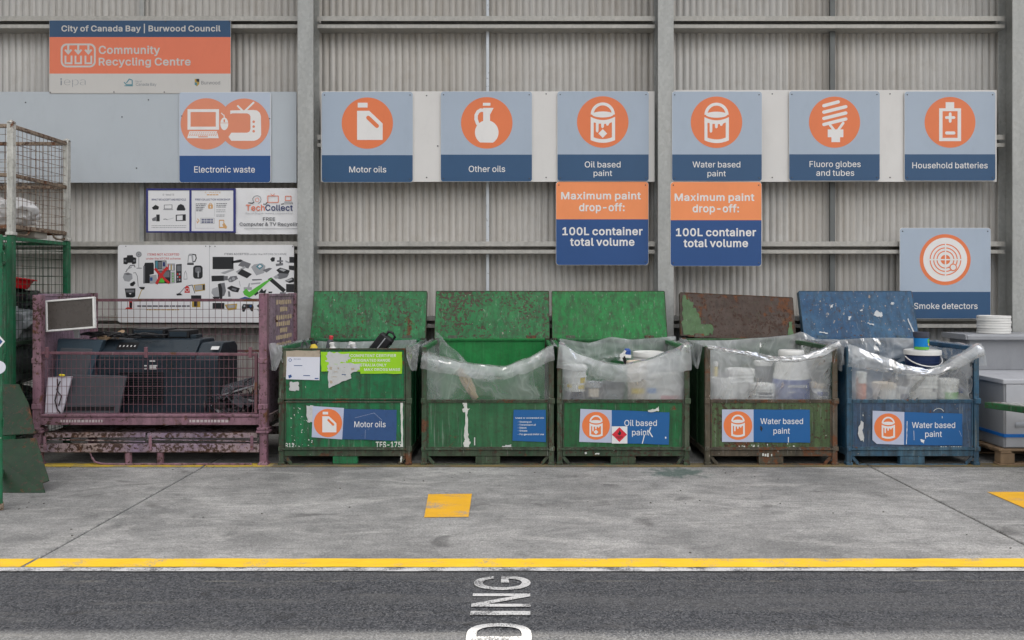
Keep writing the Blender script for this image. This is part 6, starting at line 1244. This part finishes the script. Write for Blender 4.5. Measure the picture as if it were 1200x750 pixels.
# ------------------------------------------------------------------ containers in the bins
def pail(label, x, y, z, r, h, body, lid=None, bands=(), handle=None, name='paint_pail', group='pails and tins in the bins', ridges=0, taper=0.9, tilt=None):
    if y < 7.40 + r: x, y = x * (7.40 + r) / y, 7.40 + r          # clear of the film
    t = thing(name, label, 'pail', (x, y, z), 0, group); rb = r * taper
    prof = [(0, 0), (rb * 0.96, 0), (rb, 0.008)]
    for k in range(ridges):
        f = 0.72 + 0.24 * k / max(1, ridges); rr_ = rb + (r - rb) * f; prof += [(rr_, h * f - 0.006), (rr_ + 0.007, h * f - 0.004), (rr_ + 0.007, h * f + 0.004), (rr_, h * f + 0.006)]
    prof += [(r, h - 0.001), (r * 0.97, h), (r * 0.9, h - 0.01), (0, h - 0.012)]
    mb = MB(); mb.lathe(prof, n=40); mb.build('body', body, t)
    if lid:
        mb = MB(); mb.lathe([(r * 1.0, h - 0.03), (r * 1.06, h - 0.032), (r * 1.065, h - 0.004), (r * 1.05, h + 0.012), (r * 0.97, h + 0.016), (r * 0.94, h + 0.006), (0, h + 0.007)], n=40); mb.build('lid', lid, t)
    for z0, z1, m, a0, a1 in bands:
        mb = MB(); n = 20; R0 = lambda zz: rb + (r - rb) * zz / h + 0.0015
        vs = [(R0(zz) * math.cos(R(a0 + (a1 - a0) * i / n)), R0(zz) * math.sin(R(a0 + (a1 - a0) * i / n)), zz) for zz in (z0, z1) for i in range(n + 1)]
        mb.add(vs, [(i, i + 1, n + 2 + i, n + 1 + i) for i in range(n)], 0, True); mb.build('label_band', m, t)
    if handle:
        mb = MB(); mb.tube([(-r * 1.07 * math.cos(R(a)), -r * 0.55 * math.sin(R(a)) - 0.006 - r * 0.5 * abs(math.sin(R(a))), h - 0.05 - (0.6 * r) * math.sin(R(a)) * handle) for a in range(0, 181, 15)], 0.006, 8); mb.build('handle', M_WPL, t)
    if tilt: t.rotation_euler = tilt
    return t
M_YLAB = plain('yellow_label', (0.62, 0.46, 0.05), 0.6); M_REDL = plain('red_label', (0.55, 0.05, 0.06), 0.6); M_CREAM = plain('cream_plastic', (0.60, 0.52, 0.42), 0.5); M_NAVYP = plain('navy_plastic', (0.015, 0.03, 0.09), 0.4); M_BLUEP = plain('blue_plastic', (0.03, 0.08, 0.30), 0.4); M_GRNL = plain('green_label', (0.12, 0.42, 0.06), 0.6); M_ORT = plain('orange_tin', (0.60, 0.15, 0.06), 0.45, 0, 0.2, 0.5); M_DKL = plain('dark_label', (0.05, 0.055, 0.08), 0.5); M_CYAN = plain('bright_blue_label', (0.01, 0.22, 0.60), 0.4)
X3 = lambda px, Y: (px - CX) / F * Y
def U(px, py, Y): return X3(px, Y), H - (py - CY) / F * Y
# bin 3
pail('white pail with yellow splotches at the left of the oil based paint bin', X3(673.5, 7.48), 7.48, 0.57, 0.112, 0.33, M_WPL, M_WPL, [(0.03, 0.10, M_DKL, 200, 340), (0.125, 0.16, M_YLAB, 285, 325), (0.14, 0.17, M_YLAB, 225, 250), (0.18, 0.235, M_YLAB, 295, 330)], ridges=1)
pail('white pail with a red label at the right of the oil based paint bin', X3(782, 7.50), 7.50, 0.44, 0.152, 0.37, M_WPL, M_WPL, [(0.15, 0.195, M_REDL, 235, 330)], ridges=2)
pail('large white lidded pail standing at the back of the oil based paint bin', X3(760, 7.86), 7.86, 0.63, 0.15, 0.37, M_WPL, M_WPL, ridges=2)
pail('cream tin with yellow label in the middle of the oil based paint bin', X3(746, 7.50), 7.50, 0.58, 0.092, 0.36, M_CREAM, M_CREAM, [(0.07, 0.12, M_YLAB, 225, 320)])
pail('small white tub between the cream tin and the red label pail', X3(763, 7.52), 7.52, 0.45, 0.075, 0.30, M_WPL, M_WPL, [(0.20, 0.25, M_CYAN, 230, 300)])
pail('dark tin in the left middle of the oil based paint bin', X3(695, 7.5), 7.5, 0.42, 0.085, 0.32, M_BAGD, M_SILV, [(0.20, 0.28, M_CREAM, 235, 305)])
pail('dull grey pail under the creased film of the oil based paint bin', X3(716, 7.62), 7.62, 0.42, 0.13, 0.30, M_BAGG, M_SLATE)
t = thing('spray_gun', 'blue and white spray gun lying on top of the oil based paint pails', 'tool', (X3(733, 7.6), 7.6, 0.98), 0, 'pails and tins in the bins')
mb = MB(); mb.lathe([(0, 0), (0.034, 0), (0.036, 0.06), (0.02, 0.08), (0, 0.082)], (X3(735, 7.6), 7.6, 0.985), 18); mb.build('cup', M_BLUEP, t, world=True)
mb = MB(); mb.tube([(X3(728, 7.6), 7.58, 0.95), (X3(730, 7.6), 7.58, 1.01), (X3(733, 7.6), 7.58, 1.045)], [0.018, 0.022, 0.016], 10); mb.bar((X3(726, 7.6), 7.58, 1.00), (X3(739, 7.6), 7.58, 0.99), 0.03, 0.03); mb.build('body', M_WPL, t, world=True)
mb = MB(); mb.bar((X3(730, 7.6), 7.575, 0.99), (X3(733, 7.6), 7.575, 0.92), 0.028, 0.03); mb.build('grip', M_BLK, t, world=True)
# bin 4
pail('ridged white pail at the lower left of the olive bin', X3(848, 7.46), 7.46, 0.43, 0.128, 0.36, M_WPL, None, [(0.16, 0.17, M_REDL, 180, 360)], ridges=4)
pail('white lidded pail behind the ridged pail in the olive bin', X3(867, 7.75), 7.75, 0.47, 0.135, 0.37, M_WPL, M_WPL, ridges=2)
pail('grey lidded tin behind the ridged pail at the left of the olive bin', X3(845, 7.72), 7.72, 0.52, 0.10, 0.28, M_SLATE, M_SLATE)
t = thing('drum', 'blue drum with white shoulders and white cap in the olive bin', 'drum', (X3(927, 7.66), 7.66, 0.40), 0, 'pails and tins in the bins')
mb = MB(); mb.lathe([(0, 0), (0.17, 0), (0.175, 0.01), (0.175, 0.36), (0.172, 0.37)], n=40); mb.build('body', M_BLUEP, t)
mb = MB(); mb.lathe([(0.172, 0.37), (0.168, 0.40), (0.16, 0.44), (0.15, 0.50), (0.14, 0.55), (0.105, 0.58), (0.10, 0.595)], n=40); mb.build('shoulder', M_WPL, t)
mb = MB(); mb.lathe([(0.10, 0.59), (0.118, 0.592), (0.122, 0.60), (0.122, 0.632), (0.115, 0.645), (0, 0.648)], n=40); mb.build('cap', M_WPL, t)
mb = MB(); [mb.box(-0.09 + i * 0.024, -0.075 + i * 0.024, -0.1785, -0.174, 0.30, 0.325) for i in range(8)]; [mb.box(-0.09 + i * 0.02, -0.078 + i * 0.02, -0.1785, -0.174, 0.25, 0.262) for i in range(4)]; mb.build('print_marks', M_TXT, t)
pail('white pail in the middle of the olive bin behind the film', X3(893, 7.6), 7.6, 0.40, 0.115, 0.31, M_WPL, M_WPL, [(0.20, 0.25, M_DKL, 240, 310)], ridges=2)
pail('squat white tub at the right end of the olive bin', X3(962, 7.6), 7.6, 0.42, 0.10, 0.30, M_WPL, M_CREAM, [(0.20, 0.24, M_BLUEP, 230, 300)])
pail('small grey tin high at the back of the olive bin', X3(895, 7.95), 7.95, 0.66, 0.09, 0.24, M_BAGG, M_WPL)
pail('small yellow bottle at the left of the olive bin', X3(838.5, 7.55), 7.55, 0.80, 0.022, 0.13, M_YLAB, M_WPL, name='small_bottle')
# bin 5
pail('navy pail with white lid and handle standing proud in the blue bin', X3(1081, 7.66), 7.66, 0.66, 0.158, 0.375, M_NAVYP, M_WPL, handle=0.9, ridges=1)
t5 = pail('small blue and green paint tin on top of the navy pail', X3(1079.6, 7.66), 7.66, 1.0525, 0.068, 0.155, M_CYAN, M_DKL, [(0.0, 0.028, M_GRNL, 180, 360), (0.112, 0.135, M_DKL, 180, 360), (0.065, 0.105, M_GRNL, 295, 345), (0.04, 0.06, M_YLAB, 300, 335)], name='paint_tin', taper=0.99)
pail('orange tin streaked with white at the left of the blue bin', X3(1009, 7.42), 7.42, 0.60, 0.046, 0.24, M_ORT, M_WPL, [(0.15, 0.235, M_WPL, 215, 330)], name='paint_tin', taper=0.99)
pail('white pail left of the middle in the blue bin', X3(1036, 7.52), 7.52, 0.42, 0.105, 0.31, M_WPL, M_CREAM)
pail('broad white pail in the middle of the blue bin under the navy one', X3(1081, 7.46), 7.46, 0.45, 0.13, 0.36, M_WPL, M_WPL, [(0.22, 0.25, M_DKL, 285, 300), (0.20, 0.235, M_DKL, 305, 312)], ridges=2)
pail('white pail with green label at the right of the blue bin', X3(1111, 7.46), 7.46, 0.45, 0.09, 0.32, M_WPL, M_WPL, [(0.14, 0.215, M_GRNL, 225, 320)])
pail('short white tub in front of the navy pail gap in the blue bin', X3(1057, 7.5), 7.5, 0.42, 0.07, 0.27, M_WPL, M_SILV, [(0.17, 0.23, M_NAVYP, 235, 305)])
pail('small blue capped tub at the far right of the blue bin', X3(1132, 7.5), 7.5, 0.42, 0.065, 0.26, M_WPL, M_BLUEP)
pail('dull grey pail between the white pails of the blue bin', X3(1056, 7.7), 7.7, 0.42, 0.12, 0.33, M_BAGD, M_SLATE)
# bin 2 holds almost nothing
o = MB().blob((0, 0, 0.02), (0.045, 0.04, 0.16), 12, 0.5, 2.5, 3).build('crumpled_bag', plain('tan_paper', (0.42, 0.34, 0.22), 0.8)); o.location = (X3(549, 7.42), 7.42, 0.72); o.rotation_euler = (0, R(-28), 0); tag(o, 'crumpled tan paper behind the film of the bin with the blue notice', 'paper', 'pails and tins in the bins')
# bin 1, over the top edge
t = thing('oil_container', 'black rectangular oil container poking out of the closed green bin', 'container', (X3(447, 7.55), 7.55, 0.95), 0, 'oil containers in the closed bin')
Mo = Matrix.Translation((X3(446, 7.55), 7.55, 1.10)) @ Matrix.Rotation(R(38), 4, 'Y')
mb = MB(); mb.box(-0.07, 0.07, -0.05, 0.10, -0.22, 0.11, 0, Mo); mb.build('body', M_BLK, t, 0.018, 3, world=True)
mb = MB(); mb.tube([Mo @ Vector((-0.02, 0.0, 0.105)), Mo @ Vector((-0.02, 0, 0.15)), Mo @ Vector((0.02, 0, 0.165)), Mo @ Vector((0.06, 0, 0.15)), Mo @ Vector((0.07, 0, 0.06))], 0.014, 8); mb.build('handle', M_BLK, t, world=True)
mb = MB(); mb.box(-0.006, 0.004, -0.0535, -0.051, -0.20, 0.09, 0, Mo); mb.build('edge_stripe', M_SILV, t, world=True)
for nm, lb, px, py, Yd, r, h, m, m2 in (('oil_bottle', 'red capped bottle in the closed green bin', 384, 397, 7.5, 0.030, 0.20, M_SLATE, M_REDL), ('oil_bottle', 'short yellow bottle in the closed green bin', 371, 403, 7.45, 0.034, 0.22, M_YLAB, M_BLK), ('oil_bottle', 'white bottle lying among the oil bottles of the closed bin', 393, 405, 7.45, 0.034, 0.22, M_WPL, M_WPL), ('oil_bottle', 'dark bottle beside the grey hose in the closed bin', 363, 403, 7.55, 0.04, 0.24, M_BLK, M_SLATE), ('oil_bottle', 'clear grey bottle in the middle of the closed bin', 405, 404, 7.6, 0.04, 0.24, M_BAGG, M_WPL), ('oil_bottle', 'pale bottle leaning by the black container in the closed bin', 420, 405, 7.62, 0.04, 0.24, M_SILV, M_WPL)):
    x, zt = U(px, py, Yd); t = thing(nm, lb, 'bottle', (x, Yd, zt - h + 0.035), 0, 'oil containers in the closed bin')
    mb = MB(); mb.lathe([(0, 0), (r, 0), (r * 1.05, 0.01), (r * 1.05, h * 0.72), (r * 0.5, h * 0.86), (r * 0.45, h * 0.9)], n=20); mb.build('body', m, t)
    mb = MB(); mb.lathe([(r * 0.62, h * 0.84), (r * 0.66, h * 0.98), (r * 0.5, h), (0, h)], n=20); mb.build('cap', m2, t)
    t.rotation_euler = (R(hash(px) % 9 * 3 - 12), R(px % 7 * 4 - 12), 0)
mb = MB(); x, z = U(357, 404, 7.45); mb.tube([(x - 0.03, 7.45, z - 0.15), (x - 0.025, 7.45, z + 0.01), (x, 7.45, z + 0.045), (x + 0.025, 7.45, z + 0.01), (x + 0.03, 7.46, z - 0.15)], 0.011, 10)
tag(mb.build('hose', plain('grey_rubber', (0.10, 0.11, 0.11), 0.5)), 'bent grey hose standing up in the left corner of the closed bin', 'hose', 'oil containers in the closed bin')

# ------------------------------------------------------------------ clear plastic liners draped over the bins
def interp(pts, n):
    out = []
    for i in range(n + 1):
        x = pts[0][0] + (pts[-1][0] - pts[0][0]) * i / n
        for a, b in zip(pts, pts[1:]):
            if a[0] <= x <= b[0] + 1e-6:
                t = (x - a[0]) / max(1e-6, b[0] - a[0]); t = t * t * (3 - 2 * t) * 0.5 + t * 0.5; out.append((x, a[1] + (b[1] - a[1]) * t)); break
    return out
def nz(*a): return noise.fractal(Vector(a), 1.0, 2.0, 3)
def liner(label, Xc, up, low, back, seed, m, front=True, sides=(1, 1), side_drop=0.24, back_span=(-1, 1)):
    n = 56; mb = MB(); U_ = interp(up, n); sx = lambda px: (px - CX) / SF
    L_ = interp(low, n) if low else None
    bag_top = [(sx(px), zf(py)) for px, py in U_]
    if front:
        def fn(u, v):                                          # the bag wall seen through the open front, billowing inwards
            i = min(n, int(round(u * n))); x, zt = bag_top[i]; xx = max(Xc - 0.575, min(Xc + 0.575, x)); z = zt + (0.40 - zt) * v
            b = math.sin(math.pi * min(1, max(0, (xx - Xc + 0.58) / 1.16)))
            return Vector((xx, YF + 0.036 + b * 0.018 * v + 0.014 * nz(xx * 3.0 + seed, z * 2.2, seed) * (0.25 + b), z + (0.006 * nz(xx * 9, seed, 2) if v == 0 else 0)))
        mb.grid(fn, n, 26)
    if L_:
        low_ = [(sx(px), zf(py)) for px, py in L_]
        def fn2(u, v):                                         # the hem folded out over the top edge
            i = min(n, int(round(u * n))); x, zt = bag_top[i]; x2, zl = low_[i]
            out = -0.012 - 0.05 * math.sin(v * math.pi * 0.75) ** 0.8 + 0.012 * nz(x * 7 + seed, v * 3, 5)
            return Vector((x + (x2 - x) * v, YF + (0.034 if v == 0 else out), zt + (zl - zt) * v + (0.008 if 0 < v < 0.2 else 0) + 0.006 * nz(x * 12, v, seed)))
        mb.grid(fn2, n, 10)
    for k, sd in enumerate((-1, 1)):
        if not sides[k]: continue
        def fn3(u, v):                                         # flap over the side wall, hanging outside
            y = YF - 0.02 + 1.10 * u; fold = nz(y * 6 + seed, v * 1.5, sd * 3.0 + seed)
            drop = side_drop * (0.85 + 0.35 * nz(y * 2.3, seed, sd)) * (1 - 0.45 * u)
            top = ZT + 0.012 + 0.035 * math.sin(u * math.pi) ** 2 * 0 + 0.02 * abs(nz(y * 4, seed, 1))
            if v < 0.35:
                t = v / 0.35; return Vector((Xc + sd * (0.575 + 0.055 * t), y, top - 0.16 * (1 - t) ** 1.5 + 0.012 * math.sin(t * 3.1) + 0.01 * fold * (1 - t)))
            t = (v - 0.35) / 0.65; return Vector((Xc + sd * (0.634 + 0.030 * t + 0.030 * fold * t + (0.012 if u < 0.1 else 0)), y + 0.03 * fold * t, top - drop * t))
        mb.grid(fn3, 36, 14)
        def fn4(u, v):                                         # inside lining of that wall
            y = YF + 0.05 + 1.0 * u; z = ZT - 0.12 - 0.62 * v
            return Vector((Xc + sd * (0.575 - 0.05 * v - 0.03 * nz(y * 3 + seed, z * 2, sd)), y, z))
        mb.grid(fn4, 18, 12)
        if side_drop > 0.25:
            def fn6(u, v):
                x = Xc + sd * (0.575 + 0.125 * u); return Vector((x - sd * 0.03 * v * u, YF - 0.022 - 0.018 * math.sin(u * 3.1) + 0.02 * nz(u * 3 + seed, v * 2, sd), ZT + 0.012 + 0.03 * math.sin(u * 2.5) - (side_drop - 0.02 + 0.03 * nz(u * 2, seed, 5)) * v * (0.35 + 0.65 * min(1, u * 2.2))))
            mb.grid(fn6, 14, 16)
    if back:
        B = interp(back, n)
        def fn5(u, v):
            i = min(n, int(round(u * n))); px, py = B[i]; Yb = YF + 1.02; x = (px - CX) / F * Yb; zt = H - (py - CY) / F * Yb
            if v < 0.25:
                t = v / 0.25; return Vector((x, Yb + 0.06 - 0.06 * t, zt - 0.05 * (1 - t) + 0.02 * math.sin(t * 3.1)))
            t = (v - 0.25) / 0.75; return Vector((x, Yb - 0.03 * t - 0.05 * abs(nz(x * 3 + seed, t * 2, 3)) * t, zt + (0.60 - zt) * t * (0.45 + 0.4 * abs(nz(x * 1.7 + seed, 1, 7)))))
        mb.grid(fn5, n, 16)
    o = mb.build('plastic_liner', m, fix=False); o.data.transform(Matrix.Translation((-Xc, -YF, 0))); o.location = (Xc, YF, 0)
    return tag(o, label, 'liner', 'clear plastic liners draped in the bins')
XB = [(p - CX) / SF for p in (404, 571.5, 730.5, 904, 1070)]
liner('clear plastic liner bunched round the rim of the closed green bin', XB[0], [(330, 409), (478, 409)], None, [(352, 399), (400, 401), (440, 400), (488, 398)], 1.0, film('liner_film_a', 1, 0.40), front=False, side_drop=0.27)
liner('clear plastic liner sagging in the bin with the blue notice', XB[1], [(496, 411), (520, 418), (540, 424), (564, 427), (590, 429.6), (617, 420), (648, 404)], [(493, 431), (520, 437), (556, 443), (587, 445), (615, 437), (650, 421)], [(510, 388), (530, 408), (556, 432), (580, 436)], 2.0, film('liner_film_b', 2, 0.36), sides=(1, 0), side_drop=0.2)
liner('clear plastic liner sagging across the oil based paint bin', XB[2], [(655, 400), (684, 416), (713, 425), (730, 427), (757, 421), (786, 411), (808, 401)], [(652, 431), (684, 435), (698, 443), (722, 447), (742, 447), (764, 444), (786, 438), (809, 433)], [(656, 397), (690, 402), (716, 395), (740, 398), (770, 396), (792, 394)], 3.0, film('liner_film_c', 3, 0.40))
liner('clear plastic liner pulled tight over the olive rusty bin', XB[3], [(829, 404), (850, 408), (879, 412.5), (911, 418), (942, 416), (958, 411), (982, 400)], [(826, 409), (860, 414), (900, 424), (930, 424), (960, 419), (983, 406)], [(806, 399), (850, 399), (890, 396), (924, 393), (940, 389), (955, 396)], 4.0, film('liner_film_d', 4, 0.46))
liner('clear plastic liner with a broad folded hem on the blue bin', XB[4], [(993, 402), (1032, 416), (1062, 428), (1087, 433), (1101, 429), (1124, 416), (1148, 402)], [(990, 429), (1032, 435), (1070, 440), (1093, 441), (1109, 435), (1150, 417)], [(944, 397), (985, 398), (1020, 396), (1050, 396), (1079, 397)], 5.0, film('liner_film_e', 5, 0.42))
